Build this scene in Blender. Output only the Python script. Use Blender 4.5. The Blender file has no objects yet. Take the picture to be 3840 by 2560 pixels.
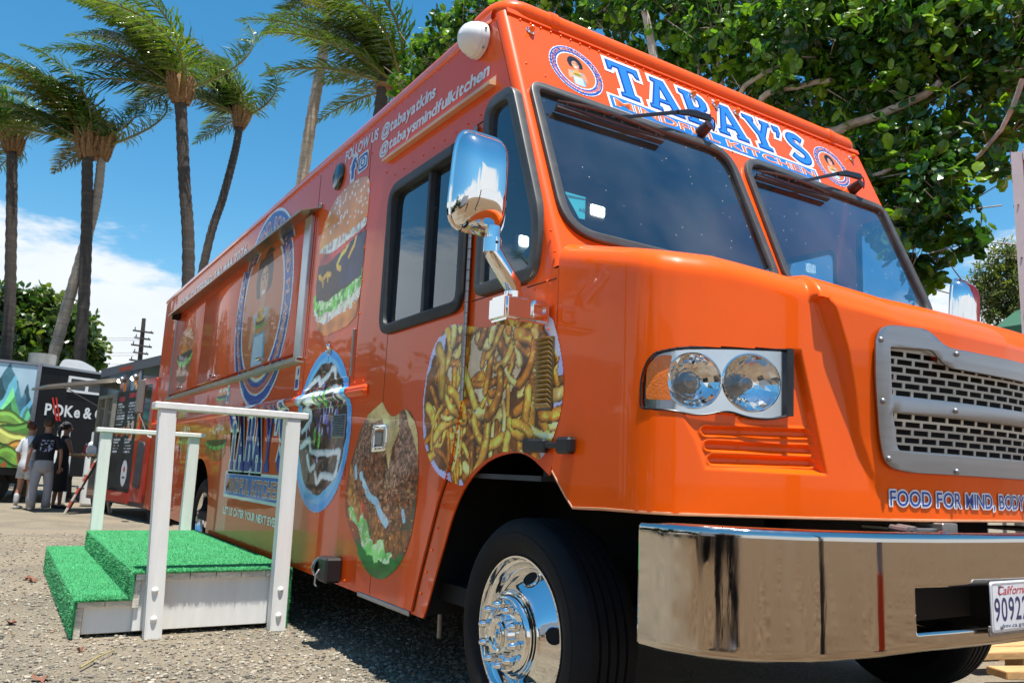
import bpy, bmesh, math, random
import numpy as np
from mathutils import Vector, Matrix

SC = bpy.context.scene
COL = SC.collection
rnd = random.Random(7)
nrs = np.random.RandomState(11)
PI = math.pi

# ------------------------------------------------------------------ camera
cam_d = bpy.data.cameras.new('camera')
cam_d.sensor_width = 36.0
cam_d.lens = 28.0
cam_d.clip_start = 0.05
cam_d.clip_end = 3000
cam_d.dof.use_dof = True
cam_d.dof.focus_distance = 3.6
cam_d.dof.aperture_fstop = 9.0
cam = bpy.data.objects.new('camera', cam_d)
COL.objects.link(cam)
cam.matrix_world = Matrix(((0.841373, -0.125462, -0.525691, -1.70),
                           (-0.538660, -0.115439, -0.834577, 0.0),
                           (0.044023, 0.985359, -0.164709, 1.0),
                           (0, 0, 0, 1)))
SC.camera = cam

# ------------------------------------------------------------------ light
SUN = Vector((-0.03, -0.22, 1.0)).normalized()        # towards the sun
world = bpy.data.worlds.new('World'); SC.world = world
world.use_nodes = True
wn = world.node_tree; wn.nodes.clear()
def wnode(t, **k):
    n = wn.nodes.new(t)
    for a, b in k.items(): setattr(n, a, b)
    return n
sky = wnode('ShaderNodeTexSky', sky_type='NISHITA', sun_disc=False)
sky.sun_elevation = math.asin(SUN.z)
sky.sun_rotation = math.atan2(SUN.x, SUN.y)
sky.air_density = 1.15; sky.dust_density = 0.3; sky.ozone_density = 3.0
hs = wnode('ShaderNodeHueSaturation'); hs.inputs['Hue'].default_value = 0.487; hs.inputs['Saturation'].default_value = 1.34; hs.inputs['Value'].default_value = 0.85
tc = wnode('ShaderNodeTexCoord')
sep = wnode('ShaderNodeSeparateXYZ')
nz = wnode('ShaderNodeTexNoise'); nz.inputs['Scale'].default_value = 2.3; nz.inputs['Detail'].default_value = 9; nz.inputs['Roughness'].default_value = 0.58
mp = wnode('ShaderNodeMapping'); mp.inputs['Scale'].default_value = (1, 1, 3.2); mp.inputs['Location'].default_value = (0.35, 0.1, 0)
# cloud bank lying low over the horizon: more cloud the lower the view
mr = wnode('ShaderNodeMapRange'); mr.inputs['From Min'].default_value = 0.03; mr.inputs['From Max'].default_value = 0.42
mr.inputs['To Min'].default_value = 0.60; mr.inputs['To Max'].default_value = -0.32
add = wnode('ShaderNodeMath', operation='ADD')
ramp = wnode('ShaderNodeMapRange'); ramp.interpolation_type = 'SMOOTHSTEP'
ramp.inputs['From Min'].default_value = 0.565; ramp.inputs['From Max'].default_value = 0.645
mix = wnode('ShaderNodeMix', data_type='RGBA')
cc = wnode('ShaderNodeMix', data_type='RGBA')
cc.inputs[6].default_value = (3.9, 4.4, 4.9, 1); cc.inputs[7].default_value = (5.6, 5.7, 5.8, 1)
nz2 = wnode('ShaderNodeTexNoise'); nz2.inputs['Scale'].default_value = 5; nz2.inputs['Detail'].default_value = 5
bg = wnode('ShaderNodeBackground'); bg.inputs['Strength'].default_value = 0.115
out = wnode('ShaderNodeOutputWorld')
L = wn.links.new
L(sky.outputs[0], hs.inputs['Color'])
L(tc.outputs['Generated'], sep.inputs[0]); L(tc.outputs['Generated'], mp.inputs['Vector'])
L(mp.outputs[0], nz.inputs['Vector']); L(mp.outputs[0], nz2.inputs['Vector'])
L(sep.outputs['Z'], mr.inputs['Value'])
L(mr.outputs[0], add.inputs[0]); L(nz.outputs['Fac'], add.inputs[1])
L(add.outputs[0], ramp.inputs['Value'])
L(nz2.outputs['Fac'], cc.inputs[0])
L(ramp.outputs[0], mix.inputs[0]); L(hs.outputs[0], mix.inputs[6]); L(cc.outputs[2], mix.inputs[7])
L(mix.outputs[2], bg.inputs['Color']); L(bg.outputs[0], out.inputs['Surface'])

sun_d = bpy.data.lights.new('sun', 'SUN'); sun_d.energy = 5.0; sun_d.angle = math.radians(0.53)
sun_d.color = (1.0, 0.955, 0.88)
sun_o = bpy.data.objects.new('sun', sun_d); COL.objects.link(sun_o)
sun_o.rotation_euler = SUN.to_track_quat('Z', 'Y').to_euler()
sun_o.location = (0, 0, 30)

vs = SC.view_settings
vs.view_transform = 'Standard'; vs.look = 'None'; vs.exposure = 0.78; vs.gamma = 1.0
vs.use_curve_mapping = False
SC.render.engine = 'CYCLES'
SC.cycles.max_bounces = 8; SC.cycles.transparent_max_bounces = 16

# ------------------------------------------------------------------ materials
def lin(c):
    return c/12.92 if c <= 0.04045 else ((c+0.055)/1.055)**2.4
def hexc(h):
    h = h.lstrip('#'); return tuple(lin(int(h[i:i+2], 16)/255) for i in (0, 2, 4))
def linarr(a):
    a = np.asarray(a, float); return np.where(a <= 0.04045, a/12.92, ((a+0.055)/1.055)**2.4)
MATS = {}
def mat(name, col=(0.5, 0.5, 0.5), rough=0.5, metal=0.0, coat=0.0, coat_rough=0.04, var=0.0, vscale=8.0, bump=0.0, bscale=60.0,
        attr=None, emis=None, estr=1.0, spec=0.5, dirt=0.0, dirtcol=(0.25, 0.2, 0.15), wave=0.0, rvar=0.0, objrand=0.0, stretch=(1, 1, 1), transl=0.0):
    if name in MATS: return MATS[name]
    m = bpy.data.materials.new(name); m.use_nodes = True; MATS[name] = m
    nt = m.node_tree; N = nt.nodes; K = nt.links.new
    b = N['Principled BSDF']
    b.inputs['Roughness'].default_value = rough; b.inputs['Metallic'].default_value = metal
    b.inputs['Coat Weight'].default_value = coat; b.inputs['Coat Roughness'].default_value = coat_rough
    b.inputs['Specular IOR Level'].default_value = spec
    tcn = N.new('ShaderNodeTexCoord'); mpn = N.new('ShaderNodeMapping'); mpn.inputs['Scale'].default_value = stretch
    K(tcn.outputs['Object'], mpn.inputs['Vector']); V = mpn.outputs[0]
    if attr:
        a = N.new('ShaderNodeVertexColor'); a.layer_name = attr; c = a.outputs['Color']
    else:
        r = N.new('ShaderNodeRGB'); r.outputs[0].default_value = (*col, 1); c = r.outputs[0]
    def mul(c, fac_out, lo, hi):
        mr = N.new('ShaderNodeMapRange'); mr.inputs['To Min'].default_value = lo; mr.inputs['To Max'].default_value = hi
        mr.inputs['From Min'].default_value = 0.25; mr.inputs['From Max'].default_value = 0.75
        K(fac_out, mr.inputs['Value'])
        mx = N.new('ShaderNodeVectorMath'); mx.operation = 'SCALE'
        K(c, mx.inputs[0]); K(mr.outputs[0], mx.inputs['Scale']); return mx.outputs[0]
    if var:
        n = N.new('ShaderNodeTexNoise'); n.inputs['Scale'].default_value = vscale; n.inputs['Detail'].default_value = 6; n.inputs['Roughness'].default_value = 0.62
        K(V, n.inputs['Vector']); c = mul(c, n.outputs['Fac'], 1-var, 1+var)
    if objrand:
        o = N.new('ShaderNodeObjectInfo'); c = mul(c, o.outputs['Random'], 1-objrand, 1+objrand)
    if dirt:
        n = N.new('ShaderNodeTexNoise'); n.inputs['Scale'].default_value = 3.3; n.inputs['Detail'].default_value = 10; n.inputs['Roughness'].default_value = 0.7
        K(V, n.inputs['Vector'])
        mr = N.new('ShaderNodeMapRange'); mr.inputs['From Min'].default_value = 0.52; mr.inputs['From Max'].default_value = 0.75; mr.inputs['To Max'].default_value = dirt
        K(n.outputs['Fac'], mr.inputs['Value'])
        mx = N.new('ShaderNodeMix'); mx.data_type = 'RGBA'; mx.inputs[7].default_value = (*dirtcol, 1)
        K(mr.outputs[0], mx.inputs[0]); K(c, mx.inputs[6]); c = mx.outputs[2]
    K(c, b.inputs['Base Color'])
    if rvar:
        n = N.new('ShaderNodeTexNoise'); n.inputs['Scale'].default_value = 9; n.inputs['Detail'].default_value = 8
        K(V, n.inputs['Vector'])
        mr = N.new('ShaderNodeMapRange'); mr.inputs['From Min'].default_value = 0.3; mr.inputs['From Max'].default_value = 0.7
        mr.inputs['To Min'].default_value = max(0, rough-rvar*0.4); mr.inputs['To Max'].default_value = rough+rvar
        K(n.outputs['Fac'], mr.inputs['Value']); K(mr.outputs[0], b.inputs['Roughness'])
    nrm = None
    if wave:
        n = N.new('ShaderNodeTexNoise'); n.inputs['Scale'].default_value = 1.6; n.inputs['Detail'].default_value = 1.5
        K(V, n.inputs['Vector'])
        bp = N.new('ShaderNodeBump'); bp.inputs['Strength'].default_value = 1.0; bp.inputs['Distance'].default_value = wave
        K(n.outputs['Fac'], bp.inputs['Height']); nrm = bp.outputs[0]
    if bump:
        n = N.new('ShaderNodeTexNoise'); n.inputs['Scale'].default_value = bscale; n.inputs['Detail'].default_value = 6
        K(V, n.inputs['Vector'])
        bp = N.new('ShaderNodeBump'); bp.inputs['Strength'].default_value = min(1, bump); bp.inputs['Distance'].default_value = 0.01
        K(n.outputs['Fac'], bp.inputs['Height'])
        if nrm: K(nrm, bp.inputs['Normal'])
        nrm = bp.outputs[0]
    if nrm:
        K(nrm, b.inputs['Normal']); K(nrm, b.inputs['Coat Normal'])
    if emis:
        b.inputs['Emission Color'].default_value = (*emis, 1); b.inputs['Emission Strength'].default_value = estr
    if transl:
        t = N.new('ShaderNodeBsdfTranslucent'); ms = N.new('ShaderNodeMixShader'); ms.inputs[0].default_value = transl
        sc2 = N.new('ShaderNodeVectorMath'); sc2.operation = 'MULTIPLY'; sc2.inputs[1].default_value = (1.5, 1.7, 0.6)
        K(c, sc2.inputs[0]); K(sc2.outputs[0], t.inputs['Color'])
        K(b.outputs[0], ms.inputs[1]); K(t.outputs[0], ms.inputs[2])
        K(ms.outputs[0], N['Material Output'].inputs['Surface'])
    return m
def glass(name, tint=(0.3, 0.4, 0.45), dirt=0.0, ior=1.5, refl=1.0):
    if name in MATS: return MATS[name]
    m = bpy.data.materials.new(name); m.use_nodes = True; MATS[name] = m
    nt = m.node_tree; N = nt.nodes; K = nt.links.new
    N.remove(N['Principled BSDF'])
    t = N.new('ShaderNodeBsdfTransparent'); t.inputs[0].default_value = (*tint, 1)
    g = N.new('ShaderNodeBsdfGlossy'); g.inputs['Roughness'].default_value = 0.0; g.inputs['Color'].default_value = (0.86, 0.94, 1, 1)
    ge = N.new('ShaderNodeNewGeometry'); dt = N.new('ShaderNodeVectorMath'); dt.operation = 'DOT_PRODUCT'
    K(ge.outputs['Normal'], dt.inputs[0]); K(ge.outputs['Incoming'], dt.inputs[1])
    def mth(op, a, b_=None):
        n = N.new('ShaderNodeMath'); n.operation = op; n.use_clamp = op != 'ABSOLUTE'
        for i, v in enumerate((a, b_)):
            if v is None: continue
            if isinstance(v, float): n.inputs[i].default_value = v
            else: K(v, n.inputs[i])
        return n.outputs[0]
    f0 = ((ior-1)/(ior+1))**2
    pw = mth('POWER', mth('SUBTRACT', 1.0, mth('ABSOLUTE', dt.outputs['Value'])), 5.0)
    f_out = mth('ADD', mth('MULTIPLY', pw, 1.0-f0), f0)
    ms = N.new('ShaderNodeMixShader')
    if refl != 1.0:
        mm = N.new('ShaderNodeMath'); mm.operation = 'MULTIPLY'; mm.use_clamp = True; mm.inputs[1].default_value = refl
        K(f_out, mm.inputs[0]); K(mm.outputs[0], ms.inputs[0])
    else: K(f_out, ms.inputs[0])
    K(t.outputs[0], ms.inputs[1]); K(g.outputs[0], ms.inputs[2]); o = ms.outputs[0]
    if dirt:
        d = N.new('ShaderNodeBsdfDiffuse'); d.inputs[0].default_value = (0.55, 0.55, 0.5, 1)
        n = N.new('ShaderNodeTexNoise'); n.inputs['Scale'].default_value = 2.2; n.inputs['Detail'].default_value = 8
        tcn = N.new('ShaderNodeTexCoord'); K(tcn.outputs['Object'], n.inputs['Vector'])
        mr = N.new('ShaderNodeMapRange'); mr.inputs['From Min'].default_value = 0.35; mr.inputs['From Max'].default_value = 0.75; mr.inputs['To Max'].default_value = dirt
        K(n.outputs['Fac'], mr.inputs['Value'])
        # specks of splashed mud
        v = N.new('ShaderNodeTexVoronoi'); v.inputs['Scale'].default_value = 21; v.inputs['Randomness'].default_value = 1.0
        K(tcn.outputs['Object'], v.inputs['Vector'])
        lt = N.new('ShaderNodeMapRange'); lt.inputs['From Min'].default_value = 0.085; lt.inputs['From Max'].default_value = 0.05; lt.inputs['To Max'].default_value = 0.55
        K(v.outputs['Distance'], lt.inputs['Value'])
        n3 = N.new('ShaderNodeTexNoise'); n3.inputs['Scale'].default_value = 7
        K(tcn.outputs['Object'], n3.inputs['Vector'])
        g3 = N.new('ShaderNodeMath'); g3.operation = 'GREATER_THAN'; g3.inputs[1].default_value = 0.46; K(n3.outputs['Fac'], g3.inputs[0])
        m3 = N.new('ShaderNodeMath'); m3.operation = 'MULTIPLY'; K(lt.outputs[0], m3.inputs[0]); K(g3.outputs[0], m3.inputs[1])
        mxx = N.new('ShaderNodeMath'); mxx.operation = 'MAXIMUM'; K(mr.outputs[0], mxx.inputs[0]); K(m3.outputs[0], mxx.inputs[1])
        m2 = N.new('ShaderNodeMixShader'); K(mxx.outputs[0], m2.inputs[0]); K(o, m2.inputs[1]); K(d.outputs[0], m2.inputs[2]); o = m2.outputs[0]
    K(o, N['Material Output'].inputs['Surface'])
    return m

ORANGE = mat('orange_vinyl_paint', (0.82, 0.090, 0.005), 0.36, coat=0.60, coat_rough=0.03, spec=0.10, var=0.05, vscale=2.0, wave=0.006, dirt=0.07, dirtcol=(0.5, 0.22, 0.1))
ORANGE_HOOD = mat('orange_hood_paint', (0.92, 0.110, 0.002), 0.34, coat=0.45, coat_rough=0.04, spec=0.10, var=0.05, vscale=3.0, wave=0.002, dirt=0.09, dirtcol=(0.5, 0.25, 0.12))
DECAL = mat('printed_vinyl', attr='Col', rough=0.40, coat=0.45, coat_rough=0.035, spec=0.2, wave=0.006)
PRINT = mat('printed_panel', attr='Col', rough=0.55)
WHITE_V = mat('white_vinyl', (0.80, 0.80, 0.80), 0.34, coat=0.5, spec=0.2, wave=0.006, var=0.02)
BLUE_V = mat('blue_vinyl', hexc('#17469f'), 0.34, coat=0.5, spec=0.2, wave=0.006, var=0.04)
LBLUE_V = mat('light_blue_vinyl', hexc('#2a78cc'), 0.34, coat=0.5, spec=0.2, wave=0.004, var=0.04)
ORANGE_V = mat('orange_lettering', (0.80, 0.16, 0.03), 0.34, coat=0.5, spec=0.2, wave=0.004, var=0.04)
CHROME = mat('chrome', (0.84, 0.84, 0.83), 0.025, 1.0, rvar=0.05)
LAMP_BASE = mat('lamp_silver', (0.62, 0.66, 0.70), 0.16, 1.0, rvar=0.05)
CHROME_W = mat('wheel_chrome', (0.80, 0.80, 0.79), 0.035, 1.0, rvar=0.06)
BUMPER_M = mat('bumper_chrome', (0.57, 0.54, 0.50), 0.035, 1.0, rvar=0.10, bump=0.02, bscale=9, stretch=(5, 5, 0.6))
ALU = mat('brushed_aluminium', (0.34, 0.36, 0.39), 0.36, 1.0, var=0.12, vscale=5, bump=0.04, bscale=120, stretch=(0.3, 0.3, 5), dirt=0.25)
ALU_P = mat('dusty_aluminium', (0.44, 0.42, 0.37), 0.5, 0.7, var=0.15, vscale=6, dirt=0.5, dirtcol=(0.45, 0.38, 0.28))
RUBBER = mat('black_rubber', (0.022, 0.022, 0.023), 0.55, var=0.3, vscale=20, dirt=0.12)
GASKET = mat('weathered_gasket', (0.055, 0.055, 0.052), 0.42, var=0.25, vscale=14, dirt=0.3, dirtcol=(0.22, 0.2, 0.16))
TYRE_M = mat('tyre_rubber', (0.007, 0.007, 0.008), 0.75, var=0.35, vscale=10, bump=0.15, bscale=70, dirt=0.3, dirtcol=(0.022, 0.02, 0.017), spec=0.3)
BLACK = mat('black_plastic', (0.015, 0.015, 0.017), 0.32, var=0.2)
DARK = mat('underbody_black', (0.008, 0.008, 0.008), 0.8, var=0.3)
GAP = mat('dark_gap', (0.02, 0.008, 0.004), 0.8, var=0.2)
STEEL = mat('dull_steel', (0.32, 0.31, 0.30), 0.42, 0.9, var=0.2, vscale=30)
INTER = mat('cab_interior', (0.05, 0.055, 0.06), 0.7, var=0.3, vscale=4)
AMBER = mat('amber_lens', (0.95, 0.20, 0.0), 0.12, coat=1.0, var=0.1, vscale=60, bump=0.2, bscale=150)
WHITE_P = mat('white_plastic', (0.78, 0.78, 0.76), 0.35, coat=0.5, var=0.05, dirt=0.12)
GLASS_W = glass('windscreen_glass', (0.80, 0.88, 0.92), dirt=0.07, ior=1.6, refl=2.8)
GLASS_S = glass('side_window_glass', (0.45, 0.55, 0.65), dirt=0.012, ior=1.6, refl=2.0)
GLASS_C = glass('lamp_glass', (0.97, 0.98, 0.98), ior=1.28)

# ------------------------------------------------------------------ helpers
def sset(o, **k):
    for a, b in k.items():
        if b is not None: o[a] = b
    return o
def link(name, mesh, parent=None):
    o = bpy.data.objects.new(name, mesh); COL.objects.link(o)
    if parent is not None:
        o.parent = parent
        off = Vector((0, 0, 0)); p = parent
        o.matrix_parent_inverse = Matrix.Translation(-Vector(p['_w']))
        o['_w'] = [0.0, 0.0, 0.0]
    return o
def thing(name, loc, label, cat, group=None):
    o = bpy.data.objects.new(name, None); COL.objects.link(o)
    o.location = loc; o['_w'] = list(loc); o.empty_display_size = 0.2
    sset(o, label=label, category=cat, group=group)
    return o
def shade(me, angle=35):
    me.polygons.foreach_set('use_smooth', [True]*len(me.polygons))
    me.set_sharp_from_angle(angle=math.radians(angle))

class MB:
    """collects shapes in world coordinates and links them as one mesh"""
    def __init__(s): s.v = []; s.f = []; s.c = None
    def add(s, vs, fs):
        n = len(s.v); s.v.extend([tuple(v) for v in vs]); s.f.extend([tuple(i+n for i in f) for f in fs]); return s
    def box(s, x0, x1, y0, y1, z0, z1):
        return s.add([(x0,y0,z0),(x1,y0,z0),(x1,y1,z0),(x0,y1,z0),(x0,y0,z1),(x1,y0,z1),(x1,y1,z1),(x0,y1,z1)],
                     [(3,2,1,0),(4,5,6,7),(0,1,5,4),(1,2,6,5),(2,3,7,6),(3,0,4,7)])
    def bbox(s, x0, x1, y0, y1, z0, z1, b=0.005):
        """box with chamfered edges"""
        bm = bmesh.new(); bmesh.ops.create_cube(bm, size=1)
        for v in bm.verts: v.co = Vector(((x0+x1)/2+v.co.x*(x1-x0), (y0+y1)/2+v.co.y*(y1-y0), (z0+z1)/2+v.co.z*(z1-z0)))
        bmesh.ops.bevel(bm, geom=bm.edges[:], offset=b, segments=1, affect='EDGES')
        s.bm(bm); return s
    def bm(s, bm, M=None):
        bm.verts.index_update()
        s.add([(M @ v.co if M else v.co) for v in bm.verts], [[v.index for v in f.verts] for f in bm.faces]); bm.free(); return s
    def obox(s, M, sx, sy, sz, b=0.0):
        bm = bmesh.new(); bmesh.ops.create_cube(bm, size=1)
        for v in bm.verts: v.co = Vector((v.co.x*sx, v.co.y*sy, v.co.z*sz))
        if b: bmesh.ops.bevel(bm, geom=bm.edges[:], offset=b, segments=2, affect='EDGES')
        return s.bm(bm, M)
    def tube(s, pts, r, n=10, cap=True, closed=False, ry=None):
        pts = [Vector(p) for p in pts]; m = len(pts)
        rs = list(r) if hasattr(r, '__len__') else [r]*m
        base = len(s.v); up = None
        for i, p in enumerate(pts):
            a = pts[(i-1) % m] if (closed or i > 0) else p; b = pts[(i+1) % m] if (closed or i < m-1) else p
            t = (b-a).normalized()
            if up is None: up = Vector((0, 0, 1)) if abs(t.z) < 0.9 else Vector((1, 0, 0))
            u = (up - t*up.dot(t)).normalized(); w = t.cross(u); up = u
            for k in range(n):
                a_ = 2*PI*k/n
                s.v.append(tuple(p + u*math.cos(a_)*rs[i] + w*math.sin(a_)*(ry if ry else rs[i])))
        q = m if closed else m-1
        for i in range(q):
            j = (i+1) % m
            for k in range(n):
                s.f.append((base+i*n+k, base+i*n+(k+1) % n, base+j*n+(k+1) % n, base+j*n+k))
        if cap and not closed:
            s.f.append(tuple(base+k for k in range(n))[::-1]); s.f.append(tuple(base+(m-1)*n+k for k in range(n)))
        return s
    def lathe(s, prof, M=None, n=48, close=False):
        """profile of (axial, radius) spun round local x"""
        M = M or Matrix(); base = len(s.v); m = len(prof)
        for a, r in prof:
            for k in range(n):
                t = 2*PI*k/n; s.v.append(tuple(M @ Vector((a, r*math.cos(t), r*math.sin(t)))))
        for i in range(m-1):
            for k in range(n):
                s.f.append((base+i*n+k, base+i*n+(k+1) % n, base+(i+1)*n+(k+1) % n, base+(i+1)*n+k))
        return s
    def ball(s, c, r, seg=10, ring=6, sc=(1, 1, 1)):
        bm = bmesh.new(); bmesh.ops.create_uvsphere(bm, u_segments=seg, v_segments=ring, radius=r)
        return s.bm(bm, Matrix.Translation(c) @ Matrix.Diagonal((*sc, 1)))
    def prism(s, poly, fn, t0, t1):
        """2D outline (convex or simple) pushed through fn(a,b,t)"""
        n = len(poly)
        return s.add([fn(a, b, t0) for a, b in poly]+[fn(a, b, t1) for a, b in poly],
                     [tuple(range(n))[::-1], tuple(range(n, 2*n))]+[(i, (i+1) % n, n+(i+1) % n, n+i) for i in range(n)])
    def grid(s, fn, nu, nv, keep=None):
        base = len(s.v)
        for j in range(nv+1):
            for i in range(nu+1): s.v.append(tuple(fn(i/nu, j/nv)))
        for j in range(nv):
            for i in range(nu):
                if keep and not keep((i+.5)/nu, (j+.5)/nv): continue
                a = base+j*(nu+1)+i; s.f.append((a, a+1, a+nu+2, a+nu+1))
        return s
    def build(s, name, m, parent=None, smooth=35, **props):
        me = bpy.data.meshes.new(name); me.from_pydata(s.v, [], s.f); me.update()
        bm = bmesh.new(); bm.from_mesh(me); bmesh.ops.recalc_face_normals(bm, faces=bm.faces); bm.to_mesh(me); bm.free()
        if smooth: shade(me, smooth)
        me.materials.append(m)
        o = link(name, me, parent); sset(o, **props); return o

def smooth_poly(pts, r=0.05, n=6):
    """round the corners of a closed outline; pts may carry their own radius"""
    o = []; m = len(pts)
    for i in range(m):
        p = Vector(pts[i][:2]); a = Vector(pts[i-1][:2]); b = Vector(pts[(i+1) % m][:2])
        rr = pts[i][2] if len(pts[i]) > 2 else r
        da, db = (a-p), (b-p); la, lb = da.length, db.length
        d = min(rr, la*0.48, lb*0.48)
        if d < 1e-5: o.append(tuple(p)); continue
        p0 = p+da/la*d; p1 = p+db/lb*d
        for k in range(n+1):
            t = k/n; o.append(tuple(p0*(1-t)**2 + p*2*t*(1-t) + p1*t*t))
    return o
def curve_fill(outer, holes=(), thick=0.0, bev=0.0):
    cu = bpy.data.curves.new('outline', 'CURVE'); cu.dimensions = '2D'; cu.fill_mode = 'BOTH'
    cu.extrude = thick/2; cu.bevel_depth = bev; cu.bevel_resolution = 1
    for pl in [outer, *holes]:
        sp = cu.splines.new('POLY'); sp.points.add(len(pl)-1); sp.use_cyclic_u = True
        for i, p in enumerate(pl): sp.points[i].co = (p[0], p[1], 0, 1)
    ob = bpy.data.objects.new('outline', cu)
    me = bpy.data.meshes.new_from_object(ob)
    bpy.data.objects.remove(ob); bpy.data.curves.remove(cu)
    return me
def plate(name, outer, fn, m, parent=None, holes=(), thick=0.01, bev=0.0, cuts=(), smooth=35, **props):
    """flat outline with holes -> mesh whose points are sent through fn(a,b,c), c in +-thick/2"""
    me = curve_fill(outer, holes, thick, bev)
    bm = bmesh.new(); bm.from_mesh(me); bmesh.ops.remove_doubles(bm, verts=bm.verts, dist=1e-5)
    for ax, val in cuts:
        no = Vector((1, 0, 0)) if ax == 0 else Vector((0, 1, 0)); co = Vector((val, 0, 0)) if ax == 0 else Vector((0, val, 0))
        bmesh.ops.bisect_plane(bm, geom=bm.verts[:]+bm.edges[:]+bm.faces[:], plane_co=co, plane_no=no)
    for v in bm.verts: v.co = Vector(fn(v.co.x, v.co.y, v.co.z))
    bmesh.ops.recalc_face_normals(bm, faces=bm.faces)
    bm.to_mesh(me); bm.free(); me.name = name
    if smooth: shade(me, smooth)
    me.materials.clear(); me.materials.append(m)
    o = link(name, me, parent); sset(o, **props); return o

GLYPH = {}
def glyph(ch, off):
    key = (ch, off)
    if key not in GLYPH:
        cu = bpy.data.curves.new('glyph', 'FONT'); cu.body = ch; cu.size = 1.0; cu.offset = off; cu.resolution_u = 5
        cu.fill_mode = 'FRONT'
        ob = bpy.data.objects.new('glyph', cu); me = bpy.data.meshes.new_from_object(ob)
        vs = [tuple(v.co) for v in me.vertices]; fs = [tuple(p.vertices) for p in me.polygons]
        bpy.data.objects.remove(ob); bpy.data.curves.remove(cu); bpy.data.meshes.remove(me)
        GLYPH[key] = (vs, fs)
    return GLYPH[key]
def layout(text, off=0.0, gap=0.09, space=0.28):
    """list of (char, x position); glyph sizes taken from the plain letters"""
    x = 0.0; o = []
    for ch in text:
        if ch == ' ': x += space; continue
        vs, _ = glyph(ch, 0.0)
        x0 = min(v[0] for v in vs); x1 = max(v[0] for v in vs)
        o.append((ch, x-x0)); x += x1-x0+gap
    return o, x-gap
def lettering(name, text, fn, m, parent, width, height, off=0.0, slant=0.0, gap=0.09, space=0.28, mb=None, cap=0.70):
    """text fitted to width x height and sent through fn(a,b); a from the left end, b up from the base line"""
    lo, w = layout(text, off, gap, space); sx = width/w; sy = height/cap
    first = None; i = 0
    for word in text.split(' '):
        mb2 = MB()
        for ch, x in lo[i:i+len(word)]:
            vs, fs = glyph(ch, off)
            mb2.add([fn((x+v[0]+slant*v[1])*sx, v[1]*sy) for v in vs], fs)
        i += len(word); o = mb2.build(name, m, parent, smooth=0); first = first or o
    return first
def ring_text(done, text, fn, r, h, a0, a1, off=0.0):
    """letters standing on a circle of radius r, from angle a0 to a1 (clockwise)"""
    lo, w = layout(text, off, 0.10, 0.3); s = h/0.70
    starts = []; i = 0
    for wd in text.split(' '): starts.append(i); i += len(wd)
    mb = MB()
    for q, (ch, x) in enumerate(lo):
        if q in starts and mb.v: done(mb); mb = MB()
        vs, fs = glyph(ch, off); xm = (min(v[0] for v in vs)+max(v[0] for v in vs))/2
        a = a0+(a1-a0)*((x+xm)/w); ca, sa = math.cos(a), math.sin(a)
        k = abs(a1-a0)*r/w
        mb.add([fn(ca*(r+v[1]*s)+sa*(v[0]-xm)*k, sa*(r+v[1]*s)-ca*(v[0]-xm)*k) for v in vs], fs)
    done(mb)

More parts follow.
